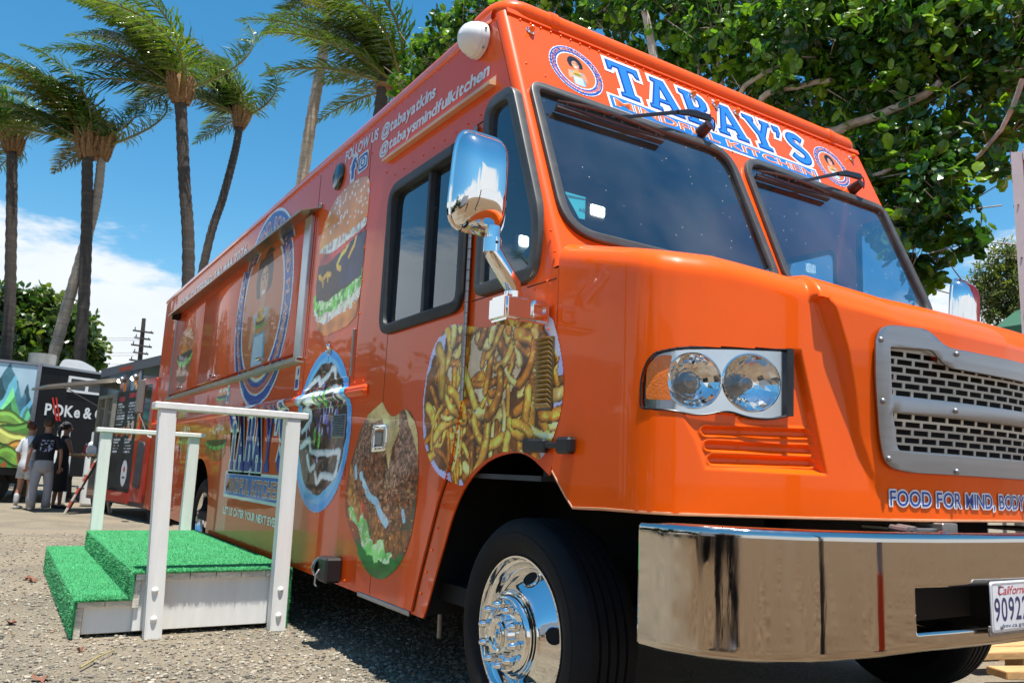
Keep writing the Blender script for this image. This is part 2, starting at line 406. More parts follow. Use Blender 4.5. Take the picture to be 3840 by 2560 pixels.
# ---- numpy painter for printed pictures: colour per point of a fine sheet
class Paint:
    def __init__(s, a0, a1, b0, b1, res):
        s.nu = int((a1-a0)/res); s.nv = int((b1-b0)/res)
        s.A, s.B = np.meshgrid(np.linspace(a0, a1, s.nu+1), np.linspace(b0, b1, s.nv+1))
        s.rgb = np.zeros(s.A.shape+(3,)); s.al = np.zeros(s.A.shape)
    def noise(s, scale, seed=0, oct=3, sx=1.0):
        r = np.random.RandomState(seed); o = np.zeros(s.A.shape); amp = 1; tot = 0
        for k in range(oct):
            g = r.rand(64, 64); x = (s.A*scale*sx*2**k+17.3*k) % 63; y = (s.B*scale*2**k+9.1*k) % 63
            xi = x.astype(int); yi = y.astype(int); fx = x-xi; fy = y-yi; fx = fx*fx*(3-2*fx); fy = fy*fy*(3-2*fy)
            v = g[yi, xi]*(1-fx)*(1-fy)+g[yi, xi+1]*fx*(1-fy)+g[yi+1, xi]*(1-fx)*fy+g[yi+1, xi+1]*fx*fy
            o += v*amp; tot += amp; amp *= 0.55
        return o/tot
    def ell(s, a, b, ra, rb, rot=0.0):
        x = s.A-a; y = s.B-b; c, n = math.cos(rot), math.sin(rot)
        return np.hypot((x*c+y*n)/ra, (-x*n+y*c)/rb)
    def poly(s, pts, wob=0.0, seed=3):
        A, B = s.A, s.B
        if wob: A = A+(s.noise(9, seed)-.5)*2*wob; B = B+(s.noise(9, seed+1)-.5)*2*wob
        m = np.zeros(A.shape, bool); n = len(pts)
        for i in range(n):
            x0, y0 = pts[i]; x1, y1 = pts[(i+1) % n]
            if y0 == y1: continue
            c = ((y0 > B) != (y1 > B)) & (A < (x1-x0)*(B-y0)/(y1-y0)+x0); m ^= c
        return m
    def line(s, pts):
        """distance to a polyline and signed side"""
        d = np.full(s.A.shape, 9.0); sg = np.zeros(s.A.shape)
        for (x0, y0), (x1, y1) in zip(pts[:-1], pts[1:]):
            dx, dy = x1-x0, y1-y0; l2 = dx*dx+dy*dy+1e-12
            t = np.clip(((s.A-x0)*dx+(s.B-y0)*dy)/l2, 0, 1)
            px = s.A-x0-t*dx; py = s.B-y0-t*dy; e = np.hypot(px, py)
            k = e < d; d = np.where(k, e, d); sg = np.where(k, np.sign(dx*py-dy*px), sg)
        return d, sg
    def put(s, mask, col, var=0.0, nz=None, alpha=True):
        c = np.asarray(col, float)
        if c.ndim == 1: c = c[None, None, :]*np.ones(s.A.shape+(1,))
        if nz is not None: c = c*(1+var*(nz-.5)*2)[..., None]
        m = np.clip(np.asarray(mask, float), 0, 1)[..., None]
        s.rgb = s.rgb*(1-m)+np.clip(c, 0, 1)*m
        if alpha: s.al = np.maximum(s.al, m[..., 0])
    def sheet(s, name, fn, m, parent, gain=1.0, **props):
        keep = (s.al[:-1, :-1] > .5) & (s.al[1:, :-1] > .5) & (s.al[:-1, 1:] > .5) & (s.al[1:, 1:] > .5)
        w = s.nu+1; idx = np.full(s.A.size, -1)
        jj, ii = np.nonzero(keep); a = jj*w+ii
        q = np.stack([a, a+1, a+w+1, a+w], 1)
        used = np.unique(q); idx[used] = np.arange(len(used))
        A = s.A.ravel()[used]; B = s.B.ravel()[used]
        vs = [fn(x, y) for x, y in zip(A.tolist(), B.tolist())]
        me = bpy.data.meshes.new(name); me.from_pydata(vs, [], idx[q].tolist())
        col = np.ones((len(used), 4), np.float32); cc_ = s.rgb.reshape(-1, 3)[used]*gain; lu = cc_.mean(1, keepdims=True); col[:, :3] = linarr(np.clip(lu+(cc_-lu)*(1+(gain-1)*.35), 0, 1))
        at = me.color_attributes.new('Col', 'FLOAT_COLOR', 'POINT'); at.data.foreach_set('color', col.ravel())
        me.materials.append(m); me.update()
        o = link(name, me, parent); sset(o, **props); return o
def rgbh(h):
    h = h.lstrip('#'); return np.array([int(h[i:i+2], 16)/255 for i in (0, 2, 4)])

# ------------------------------------------------------------------ ground
def build_ground():
    m = bpy.data.materials.new('gravel_lot'); m.use_nodes = True
    nt = m.node_tree; N = nt.nodes; K = nt.links.new; b = N['Principled BSDF']; b.inputs['Roughness'].default_value = 0.95
    b.inputs['Specular IOR Level'].default_value = 0.15
    t = N.new('ShaderNodeTexCoord'); P = t.outputs['Object']
    def noise(sc, d=8, r=0.6):
        n = N.new('ShaderNodeTexNoise'); n.inputs['Scale'].default_value = sc; n.inputs['Detail'].default_value = d; n.inputs['Roughness'].default_value = r
        K(P, n.inputs['Vector']); return n.outputs['Fac']
    def mr(v, a, b_, c=0, d=1):
        n = N.new('ShaderNodeMapRange'); n.inputs[1].default_value = a; n.inputs[2].default_value = b_; n.inputs[3].default_value = c; n.inputs[4].default_value = d
        K(v, n.inputs[0]); return n.outputs[0]
    def mixc(f, a, c):
        n = N.new('ShaderNodeMix'); n.data_type = 'RGBA'
        K(f, n.inputs[0])
        for s_, v in ((6, a), (7, c)):
            if isinstance(v, tuple): n.inputs[s_].default_value = (*v, 1)
            else: K(v, n.inputs[s_])
        return n.outputs[2]
    vo = N.new('ShaderNodeTexVoronoi'); vo.inputs['Scale'].default_value = 85; K(P, vo.inputs['Vector'])
    stone = mixc(vo.outputs['Color'], (0.12, 0.104, 0.078), (0.28, 0.245, 0.185))
    sand = mixc(noise(30), (0.22, 0.182, 0.128), (0.30, 0.255, 0.19))
    c = mixc(mr(noise(1.1), 0.40, 0.58), stone, sand)
    # bare earth in front of the truck, towards and behind the camera
    sp = N.new('ShaderNodeSeparateXYZ'); K(P, sp.inputs[0])
    ad = N.new('ShaderNodeMath'); ad.operation = 'ADD'; K(sp.outputs['Y'], ad.inputs[0]); K(mr(noise(0.6), 0.3, 0.7, -1.2, 1.2), ad.inputs[1])
    earth = mixc(mr(noise(3.5, 10, .72), .32, .68), (0.085, 0.047, 0.022), (0.24, 0.165, 0.098))
    c = mixc(mr(ad.outputs[0], 2.4, 1.0), c, earth)
    K(c, b.inputs['Base Color'])
    bp = N.new('ShaderNodeBump'); bp.inputs['Strength'].default_value = 0.9; bp.inputs['Distance'].default_value = 0.012
    K(vo.outputs['Distance'], bp.inputs['Height'])
    b2 = N.new('ShaderNodeBump'); b2.inputs['Strength'].default_value = 0.6; b2.inputs['Distance'].default_value = 0.05
    K(noise(4), b2.inputs['Height']); K(b2.outputs[0], bp.inputs['Normal']); K(bp.outputs[0], b.inputs['Normal'])
    far = MB(); far.grid(lambda u, v: (-1500+3000*u, -1500+3000*v, 0.0), 40, 40)
    far.build('ground', m, None, smooth=0, kind='structure')
    # loose stones lying on it, thickest where the picture looks
    base = []
    for k in range(6):
        bm = bmesh.new(); bmesh.ops.create_icosphere(bm, subdivisions=1, radius=1)
        for v in bm.verts: v.co *= rnd.uniform(0.62, 1.2)
        base.append((np.array([v.co[:] for v in bm.verts]), np.array([[w.index for w in f.verts] for f in bm.faces]))); bm.free()
    n = 42000
    yy = 3.0+ (nrs.rand(n)**1.7)*9.0; xx = -1.70+yy*(-0.20+0.85*nrs.rand(n))
    ok = (xx < 2.2); xx, yy = xx[ok], yy[ok]
    V, F, Cc = [], [], []; nb = 0
    pal = np.array([[.25, .222, .175], [.19, .17, .138], [.31, .275, .215], [.25, .205, .15], [.11, .10, .088], [.37, .335, .27], [.28, .18, .11]])
    for i in range(len(xx)):
        vv, ff = base[i % 6]; r = 0.0045+0.010*nrs.rand()**2.6
        a = nrs.rand()*6.28; ca, sa = math.cos(a), math.sin(a)
        p = vv*np.array([r*1.25, r, r*0.62]); q = np.stack([p[:, 0]*ca-p[:, 1]*sa+xx[i], p[:, 0]*sa+p[:, 1]*ca+yy[i], p[:, 2]+r*0.30], 1)
        V.append(q); F.append(ff+nb); nb += len(vv)
        Cc.append(np.repeat(pal[min(6, int(nrs.rand()**1.1*6.15))][None]*(0.8+0.4*nrs.rand()), len(vv), 0))
    V = np.concatenate(V); F = np.concatenate(F); Cc = np.concatenate(Cc)
    me = bpy.data.meshes.new('gravel'); me.from_pydata(V.tolist(), [], F.tolist())
    at = me.color_attributes.new('Col', 'FLOAT_COLOR', 'POINT'); at.data.foreach_set('color', np.concatenate([Cc, np.ones((len(Cc), 1))], 1).astype(np.float32).ravel())
    me.materials.append(mat('loose_stone', attr='Col', rough=0.9, spec=0.2))
    o = link('gravel', me); sset(o, kind='stuff')
build_ground()

# ------------------------------------------------------------------ the food truck
W, CX = 2.72, 1.36
truck = thing('food_truck', (CX, 6.5, 0), 'large orange step van food truck covered in burger and fries prints', 'food truck')
FN = Vector((0, 2.39, 1.80)); FT = Vector((0, 2.93, 3.13)); SD = (FT-FN).normalized(); SLEN = (FT-FN).length
NF = Vector((0, -SD.z, SD.y)); RC = 0.045
def Fp(a, b, off=0.0): return FN + Vector((a, 0, 0)) + SD*b + NF*off
def rr(pts, n=6): return smooth_poly(pts, 0.03, n)

ARCH_F = [(3.348, 0.347), (3.309, 0.413), (3.25, 0.545), (3.189, 0.672), (3.110, 0.830), (3.009, 0.952), (2.853, 1.046), (2.66, 1.084), (2.534, 1.068), (2.403, 1.003)]
ARCH_R = [(9.02, 0.355), (9.0, 0.55), (8.93, 0.75), (8.80, 0.91), (8.62, 1.0), (8.43, 1.025), (8.24, 1.0), (8.06, 0.91), (7.92, 0.75), (7.86, 0.55), (7.85, 0.352)]
def densify(p, n=4):
    p = [Vector(q) for q in p]; o = []
    for i in range(len(p)-1):
        a = p[max(0, i-1)]; b = p[i]; c = p[i+1]; d = p[min(len(p)-1, i+2)]
        for k in range(n):
            t = k/n; o.append(tuple(0.5*((2*b)+(-a+c)*t+(2*a-5*b+4*c-d)*t*t+(-a+3*b-3*c+d)*t**3)))
    o.append(tuple(p[-1])); return o
wall_front = [(2.385, 1.06), (2.385, 1.78), (2.39+0.0417, 1.80-0.017), (2.93+0.0417, 3.10)]
wall_out = densify(ARCH_F) + wall_front + [(11.6, 3.10), (11.6, 0.36)] + densify(ARCH_R)
WIN_S = smooth_poly([(4.015, 2.561), (3.10, 2.561, 0.11), (3.10, 1.722, .10), (4.02, 1.717)], 0.12, 8)
WIN_Q = smooth_poly([(2.995, 1.768, .06), (2.985, 2.672, .11), (2.76, 2.668, .06), (2.50, 1.995, .12), (2.53, 1.768, .07)], 0.1, 8)
def inset(poly, d):
    n = len(poly); o = []; ar = sum(poly[i][0]*poly[(i+1) % n][1]-poly[(i+1) % n][0]*poly[i][1] for i in range(n)); sg = 1 if ar > 0 else -1
    for i in range(n):
        p = Vector(poly[i]); a = Vector(poly[i-1]); b = Vector(poly[(i+1) % n])
        e1 = p-a; e2 = b-p
        if e1.length < 1e-7: e1 = p-Vector(poly[i-2])
        if e2.length < 1e-7: e2 = Vector(poly[(i+2) % n])-p
        e1.normalize(); e2.normalize()
        n1 = Vector((-e1.y, e1.x)); n2 = Vector((-e2.y, e2.x)); nn = (n1+n2)
        if nn.length < 1e-6: nn = n1
        nn.normalize(); k = min(2.0, 1/max(0.35, nn.dot(n1)))
        o.append(tuple(p+nn*d*sg*k))
    return o
SV_D = [(5.56, 7.135), (7.16, 8.835), (8.86, 10.47)]; SV_Z = (1.775, 2.695)
RB0, RB1 = 4.165, 11.55
def wall_x(y, z):
    if RB0 < y < RB1 and 1.365 < z < 1.50:
        h = (z-1.432)/0.036
        return -0.006-(0.036*math.sqrt(1-h*h) if (abs(h) < 1 and y > RB0+0.03) else 0)
    for a, b in SV_D:
        if a-0.003 < y < b+0.003 and SV_Z[0] < z < SV_Z[1]: return -0.024
    if 3.07 < y < 4.135 and 0.36 < z < 2.60 and door_in(y, z): return -0.012
    if 4.455 < y < 4.80 and 1.535 < z < 1.81: return -0.008
    return 0.0
DOOR_LINE = [(3.076, 1.31), (3.115, 1.15), (3.16, 1.016), (3.244, 0.875), (3.326, 0.686), (3.401, 0.503), (3.451, 0.362)]
def door_in(y, z):
    if z > 1.31: return True
    for (ya, za), (yb, zb) in zip(DOOR_LINE[:-1], DOOR_LINE[1:]):
        if zb <= z <= za: return y > ya+(yb-ya)*(za-z)/(za-zb)
    return False
def SW(y, z, off=0.003): return (wall_x(y, z)-off, y, z)

def body():
    # walls: a=y, b=z
    for side in (0, 1):
        fn = (lambda a, b, c: (0.004+c, a, b)) if side == 0 else (lambda a, b, c: (W-0.004-c, a, b))
        plate('side_wall', wall_out, fn, ORANGE, truck, holes=[inset(WIN_S, 0.012), inset(WIN_Q, 0.012)], thick=0.008)
        # corner pillar, quarter round
        sx = 1 if side == 0 else -1; x0 = 0 if side == 0 else W
        mb = MB()
        def pil(u, v):
            t = u*PI/2; ax = FN+SD*(v*SLEN)+Vector((x0+sx*RC, 0, 0))-NF*RC
            return ax + (Vector((-sx, 0, 0))*math.cos(t)+NF*math.sin(t))*RC
        mb.grid(pil, 10, 12); mb.build('corner_pillar', ORANGE, truck)
        # roof side edge: rolled moulding
        mb = MB()
        prof = [(0.004, 3.085), (-0.006, 3.088), (-0.012, 3.10), (-0.012, 3.125), (-0.004, 3.145), (0.015, 3.158), (0.05, 3.163), (0.10, 3.16)]
        for k in range(len(prof)-1):
            (xa, za), (xb, zb) = prof[k], prof[k+1]
            mb.add([(x0+sx*xa, 2.99, za), (x0+sx*xb, 2.99, zb), (x0+sx*xb, 11.61, zb), (x0+sx*xa, 11.61, za)], [(0, 1, 2, 3)])
        mb.build('roof_edge', mat('orange_roof_trim', (0.80, 0.11, 0.012), 0.3, coat=1.0), truck)
    MB().box(0.06, W-0.06, 2.96, 11.6, 3.145, 3.158).build('roof', WHITE_P, truck)
    MB().box(0.0, W, 11.585, 11.605, 0.36, 3.12).build('rear_wall', ORANGE, truck)
    # front panel with two windscreen openings
    global WS_L, WS_R
    WS_L = smooth_poly([(0.060, 0.148, .17), (0.060, 0.975, .075), (1.318, 0.985, .16), (1.333, 0.148, .10)], .1, 8)
    WS_R = [(2*CX-a, b) for a, b in WS_L]
    plate('front_panel', [(RC, -0.10), (RC, SLEN+0.01), (W-RC, SLEN+0.01), (W-RC, -0.10)], lambda a, b, c: Fp(a, b, c-0.004), ORANGE, truck,
          holes=[inset(WS_L, 0.012), inset(WS_R, 0.012)], thick=0.008)
    MB().box(0.02, W-0.02, 2.43, 2.47, 1.0, 1.80).build('firewall', DARK, truck)
    # bull-nose over the windscreen, round at both corners
    mb = MB(); path = []
    r = 0.056
    yb, zb = 2.965, 3.160
    for k in range(9):
        t = k/8*PI/2; path.append((0.012+0.13*(1-math.sin(t)) if False else 0.045+0.10*(1-math.sin(t)) , yb+0.14*(1-math.cos(PI/2-t)) if False else yb+0.10-0.10*math.sin(t), zb))
    path = [(0.045, 3.16, zb), (0.045, 3.12, zb)] + [(0.045+0.10*(1-math.cos(t)), yb+0.10-0.10*math.sin(t), zb) for t in [k/8*PI/2 for k in range(9)]]
    path = path + [(W-x, y, z) for x, y, z in path[::-1]]
    mb.tube(path, r, 18); mb.build('roof_cap', ORANGE_HOOD, truck, smooth=50)
    for xx in (0.30, W-0.30):
        mb = MB(); mb.tube([(xx-0.025, yb, zb), (xx-0.02, yb, zb), (xx+0.02, yb, zb), (xx+0.025, yb, zb)], [r, r+0.006, r+0.006, r], 18)
        mb.build('cap_joint', ORANGE_HOOD, truck)
    mb = MB(); mb.prism([(0.03, -0.03), (W-0.03, -0.03), (W-0.03, 0.0), (0.03, 0.0)], lambda a, b, t: Fp(a, SLEN+0.006+b, t), 0.0, 0.010)
    mb.build('cap_flange', ORANGE, truck)
    # rivets
    mb = MB()
    def riv(p, r=0.0055): mb.ball(p, r, 6, 4)
    for k in range(44): riv(Fp(0.10+k*(W-0.2)/43, SLEN-0.040, 0.003))
    for k in range(90): riv((-0.001, 3.05+k*0.095, 3.07), 0.0045)
    for a, b in [(0.075, 1.10), (0.17, 1.06), (0.38, 1.04), (0.06, 0.07), (0.13, 0.05), (0.2, 0.035), (1.36, 1.0), (1.355, 0.75), (1.355, 0.5), (1.355, 0.3), (1.27, 1.03), (1.9, 1.03), (2.4, 1.03), (1.0, 1.03), (0.7, 1.02)]:
        riv(Fp(a, b, 0.001))
    for z in (1.9, 2.1, 2.3, 2.5, 2.7, 2.9): riv((-0.001, 4.40, z), 0.006); riv((-0.001, 4.15, z), 0.006)
    for z in np.arange(0.45, 1.30, 0.10): riv((-0.002, 3.02+ (1.30-z)*0.42, z), 0.006)
    for y in np.arange(4.0, 7.8, 0.16): riv((-0.001, y, 0.385), 0.006)
    for y in np.arange(4.25, 11.5, 0.13): riv((-0.007, y, 1.487), 0.006); riv((-0.007, y, 1.377), 0.006)
    for y in np.arange(3.06, 4.1, 0.12): riv((-0.001, y, 2.645), 0.005)
    for y, z in [(2.46, 1.74), (2.44, 1.55), (2.43, 1.40), (2.425, 1.25), (2.55, 1.72), (2.7, 1.715), (2.85, 1.71), (4.10, 1.9), (2.42, 1.85), (2.45, 1.94)]: riv((-0.001, y, z), 0.006)
    mb.build('rivets', ORANGE_HOOD, truck, kind='stuff')
    # thin joint lines
    mb = MB()
    def vline(y, z0, z1, w=0.004, x=-0.0015): mb.box(x, 0.0, y-w/2, y+w/2, z0, z1)
    def hline(z, y0, y1, w=0.004, x=-0.0015): mb.box(x, 0.0, y0, y1, z-w/2, z+w/2)
    vline(3.937, 0.37, 1.72, .004, -.0128); vline(5.36, 0.37, 3.05, 0.003); vline(4.42, 1.5, 3.05, .003)
    hline(1.74, 2.40, 2.60); hline(1.755, 2.60, 3.05); hline(2.605, 3.02, 4.10, 0.006)
    vline(4.44, 0.95, 1.33, .003); vline(4.86, 0.93, 1.33, .003); hline(0.935, 4.44, 4.86, .003); hline(1.335, 4.44, 4.86, .003)
    mb.build('panel_joint', GAP, truck, kind='stuff'); mb = MB()
    mb.prism([(1.357, 0.99), (1.361, 0.99), (1.361, SLEN-.06), (1.357, SLEN-.06)], lambda a, b, t: Fp(a, b, t), 0, 0.0015)
    mb.build('panel_joint', GAP, truck)
    # underside
    MB().box(0.10, W-0.10, 3.05, 11.5, 0.42, 0.50).build('floor_pan', DARK, truck)
    mb = MB(); mb.box(0.75, 0.87, 1.6, 11.4, 0.50, 0.72); mb.box(W-0.87, W-0.75, 1.6, 11.4, 0.50, 0.72)
    mb.box(0.3, W-0.3, 2.53, 2.73, 0.36, 0.50); mb.box(0.4, W-0.4, 8.33, 8.53, 0.33, 0.52); mb.box(0.7, W-0.7, 1.9, 2.3, 0.50, 1.0); mb.box(0.85, W-0.75, 3.5, 7.6, 0.22, 0.5); mb.box(0.9, W-.8, 8.8, 11.2, .24, .5); mb.box(W-.62, W-.12, 3.5, 7.2, .26, .5)  # belly boxes at the end are added to block light under the truck
    mb.build('frame_and_light_blocks', DARK, truck)
    mb = MB()   # wheel housings
    for c, h in ((2.70, 2.42), (8.43, 7.80)):
        x1 = 0.62
        for xa, xb, xc in ((0.02, x1, x1), (W-x1, W-0.02, W-x1-0.02)):
            y1 = min(c+0.75, 3.40) if c < 5 else c+0.75
            mb = MB(); mb.add([(xa, c-0.30, 1.13), (xb, c-0.30, 1.13), (xb, y1, 1.13), (xa, y1, 1.13), (xa, y1, .35), (xb, y1, .35)], [(0, 1, 2, 3), (3, 2, 5, 4)])
            xm = x1 if xa < 1 else W-x1
            mb.add([(xm, c-0.75, .42), (xm, y1, .42), (xm, y1, 1.13), (xm, c-0.75, 1.13)], [(0, 1, 2, 3)]); mb.build('wheel_housing', DARK, truck, smooth=0)
    MB().tube([(0.30, 3.749, 0.36), (0.30, 3.745, 0.17)], 0.012, 8).build('drain_pipe', STEEL, truck)
    # sill trim under the door
    MB().bbox(-0.014, 0.0, 3.47, 4.10, 0.335, 0.36, 0.004).build('door_sill', ALU, truck)
body()

def cab_door():
    dl = densify(DOOR_LINE, 3)
    out = [(4.135, 0.362), (4.135, 2.60), (3.076, 2.60)] + dl
    d = plate('cab_door', out, lambda a, b, c: (-0.006+c, a, b), ORANGE, truck, holes=[inset(WIN_S, 0.012)], thick=0.012)
    # rubber window frame, glass, divider and rail
    WI = [(y, z) for y, z in inset(WIN_S, 0.045)]
    fr = plate('door_window', WIN_S, lambda a, b, c: (-0.008+c, a, b), RUBBER, truck, holes=[WI], thick=0.046, bev=0.005)
    for y0, y1, x in ((3.535, 4.0, 0.002), (3.12, 3.55, 0.012)):
        poly = [(y, z) for y, z in inset(WIN_S, 0.03)]
        poly2 = clip_y(poly, y0, y1)
        plate('pane', poly2, lambda a, b, c, x=x: (x+c, a, b), GLASS_S, fr, thick=0, smooth=0)
    MB().bbox(-0.018, 0.016, 3.515, 3.545, 1.75, 2.53, .004).build('divider', RUBBER, fr)
    MB().bbox(-0.014, 0.004, 3.165, 3.185, 1.86, 2.02, .004).build('catch', BLACK, fr)
    # strap hinge
    mb = MB()
    for k in range(26):
        z = 1.31+k*0.0492; mb.tube([(-0.016, 3.068, z), (-0.016, 3.068, z+0.046)], 0.010, 8)
    mb.build('door_hinge', STEEL, truck)
    mb = MB(); pl = [( -0.0125, y-0.014, z) for y, z in dl]
    for p, q in zip(dl[:-1], dl[1:]):
        mb.add([(-0.002, p[0]-0.012, p[1]), (-0.002, p[0], p[1]), (-0.002, q[0], q[1]), (-0.002, q[0]-0.012, q[1])], [(0, 1, 2, 3)])
    mb.build('door_gap', GAP, truck, smooth=0)
    # handle: chrome escutcheon with a dark paddle recess
    h = plate('door_handle', smooth_poly([(3.835, 1.095), (4.012, 1.088), (4.018, 1.224), (3.838, 1.226)], .02, 4), lambda a, b, c: (-0.019+c, a, b), CHROME, truck,
              holes=[smooth_poly([(3.862, 1.112), (3.99, 1.108), (3.992, 1.204), (3.862, 1.206)], .01, 3)], thick=0.012, bev=0.004)
    MB().box(-0.013, -0.012, 3.86, 3.995, 1.106, 1.208).build('recess', BLACK, h)
    MB().bbox(-0.024, -0.014, 3.895, 3.99, 1.125, 1.19, .004).build('paddle', STEEL, h)
    # drip rail
    mb = MB(); mb.prism([(0, 0), (-0.035, -0.004), (-0.035, 0.012), (-0.004, 0.022), (0, 0.05)], lambda a, b, t: (a, t, 2.745+(t-2.93)*0.012+b), 2.935, 4.15)
    mb.build('drip_rail', mat('drip_rail_paint', (0.72, 0.42, 0.22), 0.45, coat=0.5, var=0.1, dirt=0.4, dirtcol=(0.55, 0.5, 0.4)), truck)
    # quarter window
    q = plate('quarter_window', WIN_Q, lambda a, b, c: (0.0+c, a, b), GASKET, truck, holes=[inset(WIN_Q, 0.040)], thick=0.036, bev=0.008)
    plate('pane', inset(WIN_Q, 0.03), lambda a, b, c: (0.0+c, a, b), GLASS_S, q, thick=0, smooth=0)
    for nm, poly in (('side_window', WIN_S), ('side_window', WIN_Q)):       # driver's side
        s_ = plate(nm, poly, lambda a, b, c: (W+0.008+c, a, b), RUBBER, truck, holes=[inset(poly, 0.045)], thick=0.018)
        plate('pane', inset(poly, 0.03), lambda a, b, c: (W-0.002+c, a, b), GLASS_S, s_, thick=0, smooth=0)
def clip_y(poly, y0, y1):
    def cl(p, f, keep):
        o = []
        for i in range(len(p)):
            a, b = p[i-1], p[i]; ka, kb = keep(a), keep(b)
            if ka != kb:
                t = (f-a[0])/(b[0]-a[0]); o.append((f, a[1]+(b[1]-a[1])*t))
            if kb: o.append(b)
        return o
    return cl(cl(poly, y0, lambda q: q[0] >= y0), y1, lambda q: q[0] <= y1)
cab_door()

def windscreens():
    for poly in (WS_L, WS_R):
        g = plate('windscreen', poly, lambda a, b, c: Fp(a, b, 0.010+c), GASKET, truck, holes=[inset(poly, 0.028)], thick=0.010, bev=0.008)
        plate('pane', inset(poly, 0.03), lambda a, b, c: Fp(a, b, -0.002+c), GLASS_W, g, thick=0, smooth=0)
    # wipers hang down from pivots over the glass
    for pv, tip0, tip1 in (((1.12, 1.05), (0.165, 0.845), (0.80, 0.862)), ((2.38, 1.04), (1.45, 0.845), (2.06, 0.862))):
        px, pb = pv
        w = sset(MB().tube([Fp(px+0.02, pb, 0.0), Fp(px+0.02, pb, 0.075)], [0.035, 0.026], 12).build('wiper', mat('wiper_base_red', (0.03, 0.010, 0.007), 0.4, var=0.3), truck))
        mid = ((tip0[0]+tip1[0])/2-0.02, (tip0[1]+tip1[1])/2+0.012)
        elbow = (px-0.02, pb+0.045)
        mb = MB(); mb.tube([Fp(px+0.05, pb+0.058, 0.07), Fp(px-0.10, pb+0.035, 0.075), Fp(px-0.2, pb+0.005, 0.07)], [0.022, 0.02, 0.012], 8, ry=0.012)
        mb.tube([Fp(px-0.2, pb+0.005, 0.07), Fp(mid[0]+0.12, mid[1]+0.045, 0.06), Fp(mid[0], mid[1]+0.012, 0.05)], [0.011, 0.009, 0.009], 8, ry=0.006)
        mb.build('wiper_arm', BLACK, w)
        a = Vector((tip0[0], tip0[1])); b = Vector((tip1[0], tip1[1])); mb = MB()
        n = 12
        def bl(t, up, off): p = a.lerp(b, t); return Fp(p.x, p.y+up, off)
        mb.tube([bl(k/n, 0.022+0.014*math.sin(PI*k/n), 0.042+0.012*math.sin(PI*k/n)) for k in range(n+1)], [0.004+0.006*math.sin(PI*k/n) for k in range(n+1)], 6)
        mb.tube([bl(k/n, 0.008, 0.032+0.006*math.sin(PI*k/n)) for k in range(n+1)], 0.005, 6)
        for k in (1, 3, 5, 7, 9, 11): mb.tube([bl(k/n, 0.008, 0.034), bl(k/n, 0.022+0.014*math.sin(PI*k/n), 0.044)], 0.006, 5)
        mb.build('blade_frame', mat('wiper_brown', (0.06, 0.028, 0.018), 0.45, var=0.5, vscale=30), w)
        mb = MB(); mb.prism([(0, 0), (1, 0), (1, -0.012), (0, -0.012)], lambda u, v, t: Fp(a.x+(b.x-a.x)*u, a.y+(b.y-a.y)*u+v+0.004, t), 0.006, 0.034)
        mb.build('rubber_blade', RUBBER, w)
        lp = [Fp(px+0.055+0.03*math.cos(t), pb+0.03+0.045*math.sin(t), 0.06+0.01*math.sin(2*t)) for t in np.linspace(-2.2, 2.0, 14)]
        MB().tube(lp, 0.004, 6).build('washer_hose', BLACK, w)
    # five amber marker lamps
    for a in (0.147, 1.192, 1.366, 1.531, 2.571):
        b = 1.343; M = Matrix.Translation(Fp(a, b, 0.0)) @ NF.to_track_quat('X', 'Z').to_matrix().to_4x4()
        l = MB().lathe([(0.0, 0.022), (0.006, 0.024), (0.012, 0.018), (0.012, 0.0)], M, 16).build('marker_lamp', CHROME, truck)
        MB().lathe([(0.010, 0.016), (0.022, 0.015), (0.034, 0.009), (0.038, 0.0)], M, 14).build('amber_lens', AMBER, l)
windscreens()

# ------------------------------------------------------------------ hood
HB = np.array([(0, 2.39), (0, 2.15), (0, 1.99), (0.004, 1.93), (.022, 1.875), (.065, 1.825), (.14, 1.775), (.24, 1.725), (.45, 1.645), (.75, 1.565), (1.05, 1.52), (1.36, 1.505)])
_s = np.concatenate([[0], np.cumsum(np.linalg.norm(np.diff(HB, axis=0), axis=1))]); HS = _s[-1]
_full = np.concatenate([HB, (np.array([2*CX, 0])+HB[::-1]*np.array([-1, 1]))[1:]])
_fs = np.concatenate([_s, (2*HS-_s[::-1])[1:]])
_t = np.linspace(0, 2*HS, 1201)
_cx = np.interp(_t, _fs, _full[:, 0]); _cy = np.interp(_t, _fs, _full[:, 1])
_k = np.exp(-0.5*(np.arange(-24, 25)/4.5)**2); _k /= _k.sum()
def _sm(v): return np.convolve(np.concatenate([2*v[0]-v[24:0:-1], v, 2*v[-1]-v[-2:-26:-1]]), _k, 'valid')
_cx, _cy = _sm(_cx), _sm(_cy)
_tx = np.gradient(_cx, _t); _ty = np.gradient(_cy, _t); _l = np.hypot(_tx, _ty)
_nx, _ny = _ty/_l, -_tx/_l           # outward
def contour(s):
    s = np.asarray(s, float)
    return np.interp(s, _t, _cx), np.interp(s, _t, _cy), np.interp(s, _t, _nx), np.interp(s, _t, _ny)
def sst(a, b, x): t = np.clip((np.asarray(x, float)-a)/(b-a), 0, 1); return t*t*(3-2*t)
HL = smooth_poly([(0.466, 1.226, .02), (0.466, 1.33, .05), (0.50, 1.40, .05), (0.60, 1.421, .05), (0.972, 1.436, .004), (0.966, 1.228, .01), (0.90, 1.208, .04), (0.82, 1.208, .03), (0.745, 1.228, .03), (0.66, 1.206, .04), (0.57, 1.221, .03)], .02, 5)
def pmask(S, Z, poly):
    m = np.zeros(S.shape, bool); n = len(poly)
    for i in range(n):
        x0, y0 = poly[i]; x1, y1 = poly[(i+1) % n]
        if y0 == y1: continue
        m ^= ((y0 > Z) != (y1 > Z)) & (S < (x1-x0)*(Z-y0)/(y1-y0)+x0)
    return m
